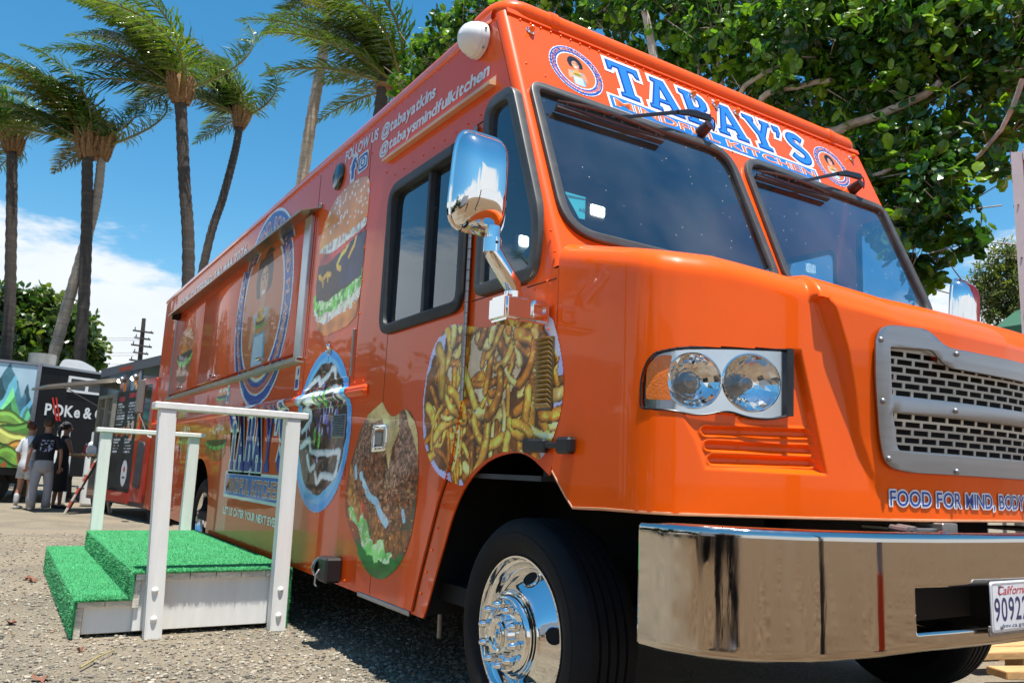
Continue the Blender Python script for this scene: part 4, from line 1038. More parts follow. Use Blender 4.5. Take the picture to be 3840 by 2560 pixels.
# ------------------------------------------------------------------ wheels
def wheel(name, x, y, z, flip, deep=False, parent=truck):
    M = Matrix.Translation((x, y, z)) @ (Matrix.Rotation(PI, 4, 'Z') if flip else Matrix())
    tp = [(0.012, .270), (-0.006, .285), (-0.022, .305), (-0.034, .340), (-0.034, .368), (-0.030, .372), (-0.030, .380), (-0.020, .400), (-0.002, .416), (0.012, .424)]
    q = 0.016
    for g in range(5):
        tp += [(q, .4245), (q+0.026, .4255)]
        if g < 4: tp += [(q+0.028, .411), (q+0.036, .411)]
        q += 0.039
    tp += [(0.222, .416), (0.245, .39), (0.255, .34), (0.235, .29), (0.215, .272)]
    ty = MB().lathe(tp, M, 72)
    wroot = ty.build(name, TYRE_M, parent, smooth=32)
    if not deep:
        rp = [(0.03, .262), (0.006, .268), (-0.008, .276), (-0.014, .283), (-0.010, .287), (0.004, .286)]
        rim = [(0.012, .283), (-0.006, .286), (-0.014, .282), (-0.014, .275), (-0.004, .270), (0.006, .266), (0.010, .258), (0.016, .252), (0.030, .248), (0.042, .243), (0.046, .236),
               (0.040, .226), (0.026, .212), (0.006, .192), (-0.014, .172), (-0.024, .163), (-0.030, .160), (-0.031, .156), (-0.038, .154), (-0.039, .150), (-0.047, .148), (-0.049, .143), (-0.060, .140), (-0.066, .134), (-0.068, .128), (-0.068, .078),
               (-0.072, .074), (-0.094, .071), (-0.101, .066), (-0.103, .058), (-0.100, .052), (-0.098, .048), (-0.098, .0)]
    else:
        rim = [(0.012, .283), (-0.006, .286), (-0.014, .282), (-0.014, .275), (-0.004, .268), (0.02, .255), (0.08, .245), (0.12, .235), (0.135, .21), (0.125, .17), (0.12, .14), (0.118, .13), (0.118, .08), (0.09, .075), (0.03, .07), (0.02, .06), (0.02, .0)]
    r = MB().lathe(rim, M, 72).build('rim', CHROME_W, wroot, smooth=40)
    hx = -0.068 if not deep else 0.118
    for k in range(10):
        a = 2*PI*k/10+0.2; yy, zz = 0.107*math.cos(a), 0.107*math.sin(a)
        mb = MB(); T = M @ Matrix.Translation((hx, yy, zz)) @ Matrix.Rotation(rnd.random(), 4, 'X')
        mb.lathe([(0.0, .0185), (-0.004, .0185), (-0.005, .0165)], T, 16)
        mb.lathe([(-0.005, .0160), (-0.030, .0155)], T, 6)
        mb.lathe([(-0.030, .0155), (-0.044, .012), (-0.051, .006), (-0.053, .0)], T, 12)
        mb.build('lug_nut', CHROME, wroot, smooth=30)
    hand = 5
    for k in range(hand):
        a = math.radians(90+11+72*k)
        if not deep: ax0, r0 = 0.015, 0.203; nrm_t = math.atan2(0.020, 0.020)
        else: ax0, r0 = 0.128, 0.19; nrm_t = 0.2
        # ellipse lying on the sloping face
        T = M @ Matrix.Rotation(a, 4, 'X') @ Matrix.Translation((ax0, r0, 0)) @ Matrix.Rotation((-0.78 if not deep else -0.3), 4, 'Z')
        mb = MB(); mb.lathe([(-0.004, .034), (-0.006, .031), (0.006, .029)], T, 24); mb.build('hole_lip', CHROME_W, wroot, smooth=40)
        mb = MB(); mb.lathe([(-0.0035, .0295), (-0.003, 0.0)], T, 24); mb.build('dark_hole_disc', DARK, wroot)  # flat black disc: the dark of an open hole put into colour
    if not deep:
        mb = MB(); mb.tube([tuple(M @ Vector((-0.100, 0.026*math.cos(t), 0.040*math.sin(t)))) for t in np.linspace(0, 2*PI, 25)[:-1]], 0.0035, 6, closed=True)
        mb.tube([tuple(M @ Vector((-0.100, 0.010*math.cos(t)*(1 if t < PI else -1), 0.012*math.sin(2*t)+0.012*(t/PI-1)))) for t in np.linspace(0.3, 2*PI-0.3, 18)], 0.004, 6)
        mb.build('cap_emblem', CHROME_W, wroot)
    return wroot
wheel('front_wheel', 0.05, 2.63, 0.412, False)
wheel('front_wheel', W-0.05, 2.63, 0.412, True)
wheel('rear_wheel', 0.10, 8.46, 0.412, False, True)
wheel('rear_wheel', W-0.10, 8.46, 0.412, True, True)

# ------------------------------------------------------------------ cab interior seen through the glass
def interior():
    mb = MB(); mb.box(0.03, W-0.03, 4.22, 4.25, 0.5, 3.10); mb.box(0.03, W-0.03, 2.5, 4.22, 0.98, 1.0); mb.box(0.06, W-0.06, 2.98, 4.22, 3.06, 3.08)
    mb.build('cab_lining', INTER, truck)
    d = MB(); d.prism([(2.40, 1.80), (2.50, 1.93), (2.70, 1.96), (2.86, 1.90), (2.86, 1.5), (2.5, 1.4)], lambda a, b, t: (t, a, b), 0.08, W-0.08)
    d.build('dashboard', mat('dash_grey', (0.10, 0.105, 0.105), 0.6, var=0.2), truck)
    mb = MB(); c = Vector((2.0, 3.0, 2.02)); ax = Vector((0, 0.5, 0.87)).normalized(); u = Vector((1, 0, 0)); w = ax.cross(u)
    mb.tube([c+u*0.22*math.cos(t)+w*0.22*math.sin(t) for t in np.linspace(0, 2*PI, 33)[:-1]], 0.016, 8, closed=True)
    for t in (0.4, 2.74, 4.71): mb.tube([c, c+u*0.21*math.cos(t)+w*0.21*math.sin(t)], 0.013, 6)
    mb.tube([c, c-ax*0.3], 0.03, 8); mb.build('steering_wheel', BLACK, truck)
    for xx in (0.65, 2.02):
        s_ = MB().bbox(xx-.24, xx+.24, 3.35, 3.82, 1.40, 1.55, .05).build('seat', mat('seat_vinyl', (0.035, 0.036, 0.04), 0.5, var=0.2), truck)
        MB().bbox(xx-.23, xx+.23, 3.78, 3.92, 1.5, 2.25, .06).build('seat_back', MATS['seat_vinyl'], s_)
    # lit fitting on the bulkhead
    l = MB().bbox(1.50, 1.65, 4.17, 4.215, 2.76, 2.87, .01).build('cabin_light', WHITE_P, truck)
    MB().bbox(1.515, 1.635, 4.155, 4.172, 2.785, 2.855, .01).build('diffuser', mat('lit_diffuser', (0.9, 0.9, 0.8), 0.4, emis=(0.95, 1.0, 0.80), estr=2.6), l)
    l = MB().bbox(0.93, 1.03, 4.17, 4.215, 2.40, 2.53, .01).build('cabin_light', WHITE_P, truck)
    MB().bbox(0.945, 1.015, 4.155, 4.172, 2.45, 2.52, .01).build('diffuser', MATS['lit_diffuser'], l)
    # teal notice inside the windscreen
    teal = mat('teal_paper', (0.02, 0.42, 0.46), 0.6, var=0.12)
    p = plate('windscreen_notice', [(0.129, 0.389), (0.236, 0.389), (0.200, 0.264), (0.170, 0.262)], lambda a, b, c: Fp(a, b, -0.012+c), teal, truck, thick=0.002, smooth=0)
    dk = mat('teal_ink', (0.005, 0.12, 0.14), 0.6)
    lettering('notice_word', 'AS', lambda a, b: Fp(0.178+a, 0.300+b, -0.0095), dk, p, 0.034, 0.020, off=0.01)
    mb = MB(); mb.prism([(0.140, 0.362), (0.231, 0.372), (0.233, 0.380), (0.136, 0.374)], lambda a, b, t: Fp(a, b, t), -0.0105, -0.0095); mb.build('notice_band', dk, p)
interior()

# ------------------------------------------------------------------ printed wrap: pictures
def wallsheet(P, name, parent=truck, off=0.0022): return P.sheet(name, lambda a, b: SW(-a, b, off), DECAL, parent, gain=1.22)
def wob(pts, amp, seed, n=4):
    """closed outline made ragged"""
    r = random.Random(seed); o = []
    for i in range(len(pts)):
        a = pts[i]; b = pts[(i+1) % len(pts)]
        for k in range(n): t = k/n; o.append((a[0]+(b[0]-a[0])*t+r.uniform(-amp, amp), a[1]+(b[1]-a[1])*t+r.uniform(-amp, amp)))
    return o
def Yp(pts): return [(-y, z) for y, z in pts]

def paint_burger():
    P = Paint(-5.29, -4.36, 1.80, 2.82, 0.006)
    n1 = P.noise(10, 1); n2 = P.noise(34, 2); n3 = P.noise(5, 3)
    clip = P.poly(Yp([(4.383, 2.70), (4.44, 2.775), (4.60, 2.80), (5.30, 2.82), (5.30, 1.8), (4.40, 1.8), (4.41, 2.0)]))
    low = P.poly(Yp([(5.215, 2.02), (5.15, 1.90), (5.03, 1.845), (4.93, 1.83), (4.6, 1.85), (4.45, 1.89), (4.42, 2.05)]), 0.01)
    P.put(low & clip, rgbh('#b9702f'), .35, n1)
    P.put(P.poly(Yp([(5.25, 2.05), (5.2, 1.95), (5.0, 1.92), (4.7, 1.95), (4.42, 2.0), (4.38, 2.14), (5.2, 2.14)]), 0.02) & clip, rgbh('#c8b3a8'), .45, n2)
    P.put(P.poly(Yp([(5.27, 2.13), (5.26, 2.02), (5.1, 1.985), (4.95, 2.01), (4.8, 1.985), (4.6, 2.03), (4.40, 2.07), (4.39, 2.25), (5.2, 2.2)]), 0.03, 5) & clip, rgbh('#62a845'), .7, n2)
    P.put((P.noise(26, 9) > .60) & (P.B < 2.14) & (P.B > 1.95) & (P.al > 0), rgbh('#c9e6b0'), .3, n1)
    P.put(P.poly(Yp([(5.245, 2.35), (5.255, 2.20), (5.22, 2.10), (5.0, 2.07), (4.75, 2.10), (4.42, 2.13), (4.39, 2.42), (4.8, 2.44)]), 0.012) & clip, rgbh('#2a1a16'), .8, n2)
    P.put(P.poly(Yp([(4.95, 2.36), (4.75, 2.12), (4.42, 2.14), (4.39, 2.42)]), 0.02) & clip, rgbh('#232440'), .5, n1)
    for pts, w in (([(5.20, 2.27), (5.13, 2.235), (5.05, 2.26), (4.98, 2.25)], .017), ([(5.12, 2.24), (5.105, 2.19)], .014), ([(5.03, 2.26), (5.02, 2.21)], .012), ([(4.86, 2.29), (4.80, 2.34), (4.72, 2.36), (4.68, 2.40)], .017), ([(4.66, 2.30), (4.58, 2.36), (4.55, 2.42), (4.58, 2.44)], .014), ([(4.84, 2.27), (4.80, 2.25)], .02)):
        d, _ = P.line(Yp(pts)); P.put((d < w*(.7+.6*n2)) & clip, rgbh('#d9a02c'), .35, n1)
    P.put(P.poly(Yp([(5.22, 2.40), (5.22, 2.355), (5.05, 2.33), (4.8, 2.37), (4.40, 2.44), (4.39, 2.52), (4.9, 2.45)]), 0.008) & clip, rgbh('#a83a35'), .4, n1)
    bun = P.poly(densify(Yp([(5.245, 2.44), (5.25, 2.52), (5.20, 2.63), (5.10, 2.72), (4.93, 2.785), (4.70, 2.805), (4.50, 2.785), (4.36, 2.70), (4.37, 2.47), (4.7, 2.42), (5.0, 2.40), (5.245, 2.44)]), 4)) & clip
    g = np.clip((P.B-2.42)/.36, 0, 1)[..., None]
    c = rgbh('#c8803c')*(1-g)+rgbh('#c48a62')*g
    P.put(bun, c, .22, n3)
    P.put(bun & (P.B < 2.455+.05*n2+.10*np.clip((-4.7-P.A)*-.2, -.1, .1)), rgbh('#c2b8ac'), .5, n2)
    r = random.Random(5)
    for k in range(95):
        a = r.uniform(-5.2, -4.38); b = r.uniform(2.54, 2.79); ro = r.uniform(0, 3)
        P.put((P.ell(a, b, .013, .0075, ro) < 1) & bun, rgbh('#e6dccb'), .2, n1, alpha=False)
    return wallsheet(P, 'burger_print')
def paint_bowl():
    P = Paint(-5.47, -4.36, .69, 1.76, 0.0062)
    n1 = P.noise(9, 1); n2 = P.noise(30, 2); n3 = P.noise(4, 5)
    e = P.ell(-4.905, 1.226, .51, .512)
    P.put(e < 1, rgbh('#6aa6dc'), .12, n3)
    P.put((e < .985) & (e > .9), rgbh('#4f97d6'), .15, n1)
    inn = P.ell(-4.905, 1.235, .435, .415)+(n1-.5)*.12 < 1
    P.put(inn, rgbh('#33211c'), .9, n2)
    P.put(inn & (n1 > .56), rgbh('#4b3328'), .8, n2)
    r = random.Random(3)
    for k in range(190):
        a = -4.905+r.uniform(-.43, .43); b = 1.235+r.uniform(-.41, .41); m = (P.ell(a, b, r.uniform(.012, .026), r.uniform(.006, .012), r.uniform(0, 3)) < 1) & inn
        P.put(m, r.choice([rgbh('#6b4a39'), rgbh('#24130f'), rgbh('#7a5a4a'), rgbh('#4a2a1c')]), .3, n2)
    for pts in ([(5.28, 1.50), (5.05, 1.56), (4.98, 1.53), (4.75, 1.60), (4.70, 1.55)], [(5.32, 1.42), (5.1, 1.46), (4.9, 1.45), (4.62, 1.47), (4.52, 1.40)], [(5.33, 1.32), (5.2, 1.37), (5.12, 1.30), (5.28, 1.22)],
                [(5.28, 1.12), (5.12, 1.16), (5.05, 1.09), (4.72, 1.08), (4.56, 1.09), (4.58, 1.0)], [(5.13, 1.06), (5.06, .98), (4.98, 1.0)], [(4.95, .95), (4.90, .90), (4.82, .945), (4.62, .94), (4.57, 1.02)], [(5.2, 1.40), (5.1, 1.42), (4.95, 1.40)]):
        d, sg = P.line(densify(Yp(pts), 5)); ww = .023*(.45+1.1*P.noise(16, 8)); P.put((d < ww) & (e < .93), rgbh('#8f9da2'), .3, n2); P.put((d < ww*.78) & (e < .93), rgbh('#cddadd')*(1.0-.25*np.clip(sg*d/ww, 0, 1))[..., None], .16, n2)
    for k in range(46):
        a = -4.84+r.gauss(0, .12); b = 1.27+r.gauss(0, .085); P.put((P.ell(a, b, .010, r.uniform(.02, .045), r.uniform(-.5, .5)) < 1) & inn, r.choice([rgbh('#8b86bd'), rgbh('#6e6aa8'), rgbh('#b9b6d8'), rgbh('#41386a')]), .2, n2)
    for a, b, ro in ((-5.02, 1.19, .1), (-4.93, 1.16, -.1), (-4.99, 1.42, .4), (-4.86, 1.40, 1.0), (-4.80, 1.44, .6)):
        m = P.ell(a, b, .022, .06, ro); P.put(m < 1, rgbh('#3f8a2d'), .5, n2); P.put(np.abs(m-.6) < .12, rgbh('#8cc66a'), .2, n2)
    return wallsheet(P, 'bowl_print')
def paint_fries():
    P = Paint(-3.48, -2.32, .94, 1.70, 0.0055)
    n1 = P.noise(9, 1); n2 = P.noise(34, 2); n3 = P.noise(4, 4)
    ok = ~(P.ell(-2.66, .62, .52, .468) < 1) & (P.A < -2.392+.0*P.B) | ((P.A >= -2.392) & (P.B > 1.10))
    rim = P.poly(densify(Yp([(3.455, 1.33), (3.42, 1.14), (3.30, 1.01), (3.15, .955), (3.00, .945), (2.75, .98), (2.55, 1.02), (2.42, 1.09), (2.345, 1.22), (2.33, 1.36), (2.37, 1.50), (2.43, 1.60), (2.56, 1.63), (2.9, 1.62), (3.2, 1.67), (3.36, 1.60), (3.43, 1.47), (3.455, 1.33)]), 4))
    P.put(rim & ok, rgbh('#a9aed6'), .10, n3)
    inn = P.poly(wob(Yp([(3.435, 1.31), (3.40, 1.15), (3.29, 1.03), (3.13, .975), (2.95, .965), (2.72, 1.0), (2.50, 1.06), (2.40, 1.18), (2.375, 1.35), (2.42, 1.52), (2.55, 1.62), (2.74, 1.64), (2.9, 1.66), (3.1, 1.65), (3.22, 1.65), (3.33, 1.58), (3.42, 1.45)]), .01, 4))
    P.put(inn & ok, rgbh('#5a3510'), .7, n1)
    cr = P.ell(-2.93, 1.43, .30, .16)+(n1-.5)*.3 < 1
    P.put(cr & ok, rgbh('#c9b392'), .25, n1)
    r = random.Random(12)
    fr = []
    for k in range(150):
        a = -2.90+r.uniform(-.52, .50); b = 1.29+r.uniform(-.33, .35)
        if ((a+2.90)/.53)**2+((b-1.30)/.37)**2 > 1: continue
        fr.append((a, b, r.uniform(-1.9, 1.9), r.uniform(.10, .30), r.uniform(-8, 8), r.uniform(.014, .034)))
    fr += [(-2.86, 1.56, 1.3, .26, -7, .028), (-2.72, 1.58, 1.8, .24, 7, .026), (-2.95, 1.55, 1.0, .22, 5, .028), (-2.52, 1.54, 2.2, .2, -6, .026), (-3.18, 1.58, 1.4, .2, 3, .03), (-3.32, 1.5, 1.2, .18, 4, .028)]
    for a, b, an, ln, cv, w in fr:
        pts = []; x, y, t = a, b, an
        for q in range(7): pts.append((x, y)); x += math.cos(t)*ln/6; y += math.sin(t)*ln/6; t += cv*ln/6
        d, sg = P.line(pts); m = (d < w) & rim & ok
        if not m.any(): continue
        base = r.choice([rgbh('#cf9238'), rgbh('#d9a548'), rgbh('#b87628'), rgbh('#8f5618'), rgbh('#e2bd6e'), rgbh('#a96c24')])
        sh = ((1.12-0.62*np.clip(d/w, 0, 1)**2.2+0.22*sg*np.clip(d/w, 0, 1))*(0.70+0.6*n1))[..., None]
        P.put(m & (d > w*.88), rgbh('#3d2509'), .3, n2, alpha=False)
        P.put(m & (d <= w*.88), base*sh, .30, n2, alpha=False); P.put(m & (d < w*.3) & (n2 > .60), np.minimum(base*1.45+.08, 1), .1, n1, alpha=False)
    P.put((P.poly(Yp([(3.42, 1.56), (3.36, 1.625), (3.25, 1.63), (3.27, 1.52)]))) & ok, rgbh('#b4b8dd'), .05, n1)
    P.put((P.poly(Yp([(2.46, 1.615), (2.41, 1.61), (2.34, 1.44), (2.38, 1.44)]))) & ok, rgbh('#b4b8dd'), .05, n1)
    d, sg = P.line([(-3.32, 1.57), (-3.27, 1.5), (-3.26, 1.36)]); m = d < .035; P.put(m & ok, rgbh('#b08a38')*(1.1-.5*(np.clip(d/.035, 0, 1)**2)[..., None]), .3, n2)
    P.al = np.where(rim & ok, P.al, 0)
    return wallsheet(P, 'fries_print')
def paint_sandwich():
    P = Paint(-4.42, -3.44, .44, 1.38, 0.0055)
    n1 = P.noise(9, 1); n2 = P.noise(40, 2); n3 = P.noise(4, 4)
    out = P.poly(densify(Yp([(3.94, 1.355), (3.80, 1.27), (3.63, 1.30), (3.50, 1.20), (3.455, 1.00), (3.46, .81), (3.51, .66), (3.61, .54), (3.76, .465), (3.88, .455), (4.00, .475), (4.20, .59), (4.36, .72), (4.40, .83), (4.37, 1.0), (4.29, 1.14), (4.20, 1.26), (3.94, 1.355)]), 4))
    P.put(out, rgbh('#4a4031'), .35, n3)
    P.put(out & (P.B < .58+.03*n1), rgbh('#2d5a2a'), .4, n1)
    P.put(out & (P.ell(-4.20, .84, .19, .22, .3) < 1), rgbh('#8e3a26'), .5, n1)
    bun = P.poly(densify(Yp([(4.20, 1.25), (4.31, 1.08), (4.33, .95), (4.24, .87), (4.05, .80), (3.85, .70), (3.72, .68), (3.56, .76), (3.46, .90), (3.45, 1.05), (3.50, 1.18), (3.65, 1.27), (3.95, 1.33), (4.20, 1.25)]), 4))
    P.put(bun & out, rgbh('#6a3f28'), .8, P.noise(55, 7, 3, .6))
    P.put(bun & out & (n1*.6+.5*(P.B-.9) > .36), rgbh('#7a5a48'), .7, P.noise(60, 8))
    P.put(out & P.poly(Yp([(4.36, 1.02), (4.37, .82), (4.20, .70), (4.10, .70), (4.18, .84), (4.25, .90)]), .02), rgbh('#a0703a'), .6, n2)
    P.put(out & P.poly(Yp([(4.02, .78), (3.75, .68), (3.52, .72), (3.52, .64), (3.66, .57), (3.95, .62)]), .02), rgbh('#7a4a26'), .7, n2)
    P.put(out & P.poly(Yp([(4.17, 1.27), (3.94, 1.36), (3.82, 1.28), (3.72, 1.31), (3.70, 1.20), (3.77, 1.12), (3.80, 1.0), (3.85, 1.10), (3.93, 1.26), (4.05, 1.24)]), .012), rgbh('#c8b078'), .3, n1)
    P.put(out & P.poly(Yp([(3.66, 1.31), (3.50, 1.22), (3.46, 1.05), (3.52, 1.14), (3.60, 1.23)]), .01), rgbh('#c8b078'), .3, n1)
    d, _ = P.line(densify(Yp([(4.19, .96), (4.13, .93), (4.02, .85), (3.93, .83), (3.86, .77), (3.79, .735)]), 5)); P.put((d < .022*(.7+.7*n1)) & out, rgbh('#9cc0e4'), .1, n2)
    d, _ = P.line(Yp([(4.28, 1.0), (4.26, .95)])); P.put((d < .016) & out, rgbh('#9cc0e4'))
    d, _ = P.line(Yp([(3.60, .80), (3.58, .76)])); P.put((d < .016) & out, rgbh('#9cc0e4'))
    let = P.poly(wob(Yp([(4.34, .76), (4.30, .80), (4.18, .70), (4.10, .76), (4.02, .71), (3.98, .64), (3.90, .62), (3.82, .655), (3.76, .58), (3.68, .60), (3.72, .54), (3.82, .545), (3.90, .535), (4.00, .565), (4.08, .60), (4.12, .66), (4.24, .70)]), .012, 8, 3))
    P.put(let & out, rgbh('#7ec46a'), .5, n1); P.put(let & out & (n2 > .56), rgbh('#c4e8b4'), .2, n1)
    P.put(bun & out & (P.noise(70, 21, 2) > .74), rgbh('#a8866c'), .3, n1); P.put(out & (P.noise(60, 31, 2) > .78) & (P.B < .95) & (P.B > .62), rgbh('#c08a4a'), .3, n1)
    P.al = np.where(out, P.al, 0)
    return wallsheet(P, 'sandwich_print')
def paint_small(y0, z0, w, h, seed, name):
    P = Paint(-y0-w, -y0, z0, z0+h, 0.010)
    n1 = P.noise(9, seed); n2 = P.noise(30, seed+2); cx = -y0-w/2; cz = z0+h/2
    r = random.Random(seed)
    P.put(P.ell(cx, cz-h*.20, w*.46, h*.26)+(n1-.5)*.15 < 1, rgbh('#8f5526'), .5, n1)
    P.put(P.ell(cx, cz-h*.02, w*.48, h*.16)+(n1-.5)*.3 < 1, rgbh(r.choice(['#59984a', '#c9a23c', '#7db35a'])), .6, n2)
    P.put(P.ell(cx, cz+h*.02, w*.46, h*.12)+(n1-.5)*.2 < 1, rgbh('#2e1b15'), .6, n2)
    P.put((P.ell(cx, cz+h*.14, w*.47, h*.30) < 1) & (P.B > cz+h*.04), rgbh('#b8692e'), .4, n1)
    for k in range(25): P.put((P.ell(cx+r.uniform(-.36, .36)*w, cz+h*r.uniform(.2, .4), .016, .009, r.random()*3) < 1) & (P.al > 0), rgbh('#e8dcc6'), 0, None, False)
    return wallsheet(P, name)
paint_burger(); paint_bowl(); paint_fries(); paint_sandwich()
paint_small(7.36, 0.98, 0.86, 0.40, 3, 'sandwich_print'); paint_small(8.95, 1.06, 0.72, 0.34, 8, 'sandwich_print'); paint_small(9.25, 1.82, 0.95, 0.75, 5, 'bowl_print')
paint_small(7.42, 1.50, 0.55, 0.20, 14, 'sandwich_print')

# ------------------------------------------------------------------ round emblem: ring, lettering, woman with a burger
def emblem(fn, c, R, parent, name='emblem', res=0.008):
    ca, cb = c
    P = Paint(ca-R*1.02, ca+R*1.02, cb-R*1.02, cb+R*1.02, res)
    e = P.ell(ca, cb, R, R); n1 = P.noise(8/R*.5, 2)
    blue = rgbh('#2350a4'); white = rgbh('#e6e9f0'); org = rgbh('#e0702f')
    P.put((e < 1) & (e > .70), white); P.put((e < .965) & (e > .735), blue, .06, n1)
    low = (P.B < cb-R*.18)
    P.put((np.abs(P.ell(ca, cb+R*.03, R, R)-.88) < .018) & low & (e < .965) & (e > .735), white)
    P.put((np.abs(P.ell(ca, cb+R*.03, R, R)-.835) < .014) & low & (e < .965) & (e > .735), org)
    P.put((np.abs(P.ell(ca, cb+R*.06, R, R)-.90) < .012) & low & (e < .965) & (e > .735), org)
    P.put(e <= .70, org*np.array([.93, .93, .93]), .03, n1)
    X = lambda x, y: (ca+x*R, cb+y*R)
    T = lambda pts: [X(*p) for p in pts]
    clip = e < .72
    skin = rgbh('#c98a68'); teal = rgbh('#5fa6c6'); hair = rgbh('#1c1820')
    hm = np.zeros(P.A.shape, bool); r = random.Random(4)
    for k in range(34):
        t = r.uniform(-.5, 3.64); q = r.uniform(.10, .21); x, y = X(.02+math.cos(t)*.19, .30+math.sin(t)*.21); hm |= P.ell(x, y, R*.10, R*.10) < 1
    hm |= P.ell(*X(.02, .34), R*.22, R*.26) < 1
    P.put(hm & clip, hair)
    P.put(P.poly(T([(-.06, .12), (.10, .12), (.09, -.10), (-.05, -.10)])) & clip, skin)
    P.put(P.poly(densify(T([(-.26, -.06), (-.10, -.02), (.10, -.02), (.27, -.06), (.24, -.34), (.20, -.60), (-.18, -.60), (-.20, -.34), (-.26, -.06)]), 4)) & clip, teal, .15, n1)
    P.put(P.poly(T([(-.17, -.28), (.16, -.28), (.19, -.60), (-.18, -.60)])) & clip, rgbh('#b8cfe0'), .15, n1)
    P.put((P.ell(*X(.02, .24), R*.13, R*.18) < 1) & clip, skin); P.put((P.ell(*X(-.03, .25), R*.09, R*.14) < 1) & clip, rgbh('#dba07c'))
    for sx in (-.04, .08):
        P.put((P.ell(*X(sx, .29), R*.025, R*.014) < 1) & clip, hair); d, _ = P.line(T([(sx-.035, .325), (sx, .34), (sx+.035, .33)])); P.put((d < R*.010) & clip, hair)
    P.put((P.ell(*X(.02, .155), R*.055, R*.028) < 1) & (P.B < cb+R*.165) & clip, rgbh('#f4f0ee')); d, _ = P.line(T([(.025, .27), (.035, .215), (.015, .21)])); P.put((d < R*.007) & clip, rgbh('#9a6046'))
    for sx in (-1, 1):
        d, _ = P.line(T([(sx*.27, -.10), (sx*.31, -.34), (sx*.14, -.16)])); P.put((d < R*.055) & clip, skin if sx > 0 else rgbh('#dba07c'))
    for y, h, w, cl in ((-.22, .05, .15, '#c98a3c'), (-.175, .035, .17, '#6da244'), (-.14, .035, .16, '#5a2f1c'), (-.11, .03, .16, '#e8b63c'), (-.05, .06, .15, '#d99a4a')):
        P.put((P.ell(*X(0, y), R*w, R*h) < 1) & clip, rgbh(cl))
    o = P.sheet(name, lambda a, b: fn(a, b, 0.003), DECAL, parent)
    ring_text(lambda m_: m_.build('emblem_lettering', WHITE_V, o, smooth=0), 'FOOD FOR MIND, BODY, AND PLANET', lambda a, b: fn(ca+a, cb+b, 0.0042), R*.795, R*.115, math.radians(192), math.radians(-38), off=0.035)
    ring_text(lambda m_: m_.build('emblem_lettering', mat('red_lettering', (0.72, 0.13, 0.07), 0.34, coat=.5), o, smooth=0), 'FOOD FOR MIND, BODY, AND PLANET', lambda a, b: fn(ca+a, cb+b, 0.0052), R*.797, R*.111, math.radians(192), math.radians(-38), off=-0.004)
emblem(lambda a, b, o: SW(-a, b, o), (-6.54, 2.265), 0.835, truck)
emblem(lambda a, b, o: Fp(a, b, o-0.001), (0.376, 1.180), 0.158, truck, res=0.0032)
emblem(lambda a, b, o: Fp(a, b, o-0.001), (2.300, 1.195), 0.152, truck, res=0.0034)

# ------------------------------------------------------------------ slab lettering TABAY'S
def slab_letters():
    T = [[(0, 1), (0, .70), (.10, .70), (.16, .82), (.27, .82), (.27, .16), (.17, .13), (.17, 0), (.63, 0), (.63, .13), (.53, .16), (.53, .82), (.64, .82), (.70, .70), (.80, .70), (.80, 1)]]
    A = [[(0, 0), (.34, 0), (.34, .13), (.28, .15), (.31, .26), (.55, .26), (.58, .15), (.52, .13), (.52, 0), (.90, 0), (.90, .13), (.84, .15), (.60, 1), (.22, 1), (.22, .87), (.30, .85), (.07, .15), (0, .13)], [(.35, .40), (.43, .70), (.51, .40)]]
    B = [[(0, 0), (.52, 0), (.68, .04), (.77, .14), (.77, .34), (.71, .45), (.62, .51), (.70, .57), (.74, .66), (.74, .82), (.66, .94), (.52, 1), (0, 1), (0, .86), (.09, .83), (.09, .16), (0, .13)],
         [(.33, .15), (.33, .43), (.46, .43), (.52, .38), (.52, .21), (.46, .15)], [(.33, .57), (.33, .85), (.43, .85), (.49, .80), (.49, .63), (.43, .57)]]
    Y_ = [[(.20, 0), (.66, 0), (.66, .13), (.56, .16), (.56, .42), (.80, .85), (.87, .87), (.87, 1), (.54, 1), (.54, .87), (.58, .85), (.45, .59), (.32, .85), (.37, .87), (.37, 1), (0, 1), (0, .87), (.07, .85), (.31, .42), (.31, .16), (.20, .13)]]
    ap = [[(0, 1), (.24, 1), (.24, .82), (.12, .60), (.02, .60), (.08, .78), (0, .78)]]
    # S from a thick path
    path = densify([(.62, .80), (.46, .89), (.26, .86), (.18, .73), (.26, .60), (.46, .50), (.60, .38), (.60, .22), (.46, .115), (.26, .125), (.10, .24)], 4)
    L1, L2 = [], []
    for i, p in enumerate(path):
        a = Vector(path[max(0, i-1)]); b = Vector(path[min(len(path)-1, i+1)]); t = (b-a).normalized(); n = Vector((-t.y, t.x)); q = Vector(p)
        L1.append(tuple(q+n*.115)); L2.append(tuple(q-n*.115))
    S_ = [L1+[(0.0, .36), (0.0, .03), (.09, .03)][:0]+L2[::-1]]
    return {'T': (T, .80), 'A': (A, .90), 'B': (B, .77), 'Y': (Y_, .87), "'": (ap, .24), 'S': (S_, .74)}
SLAB = slab_letters()
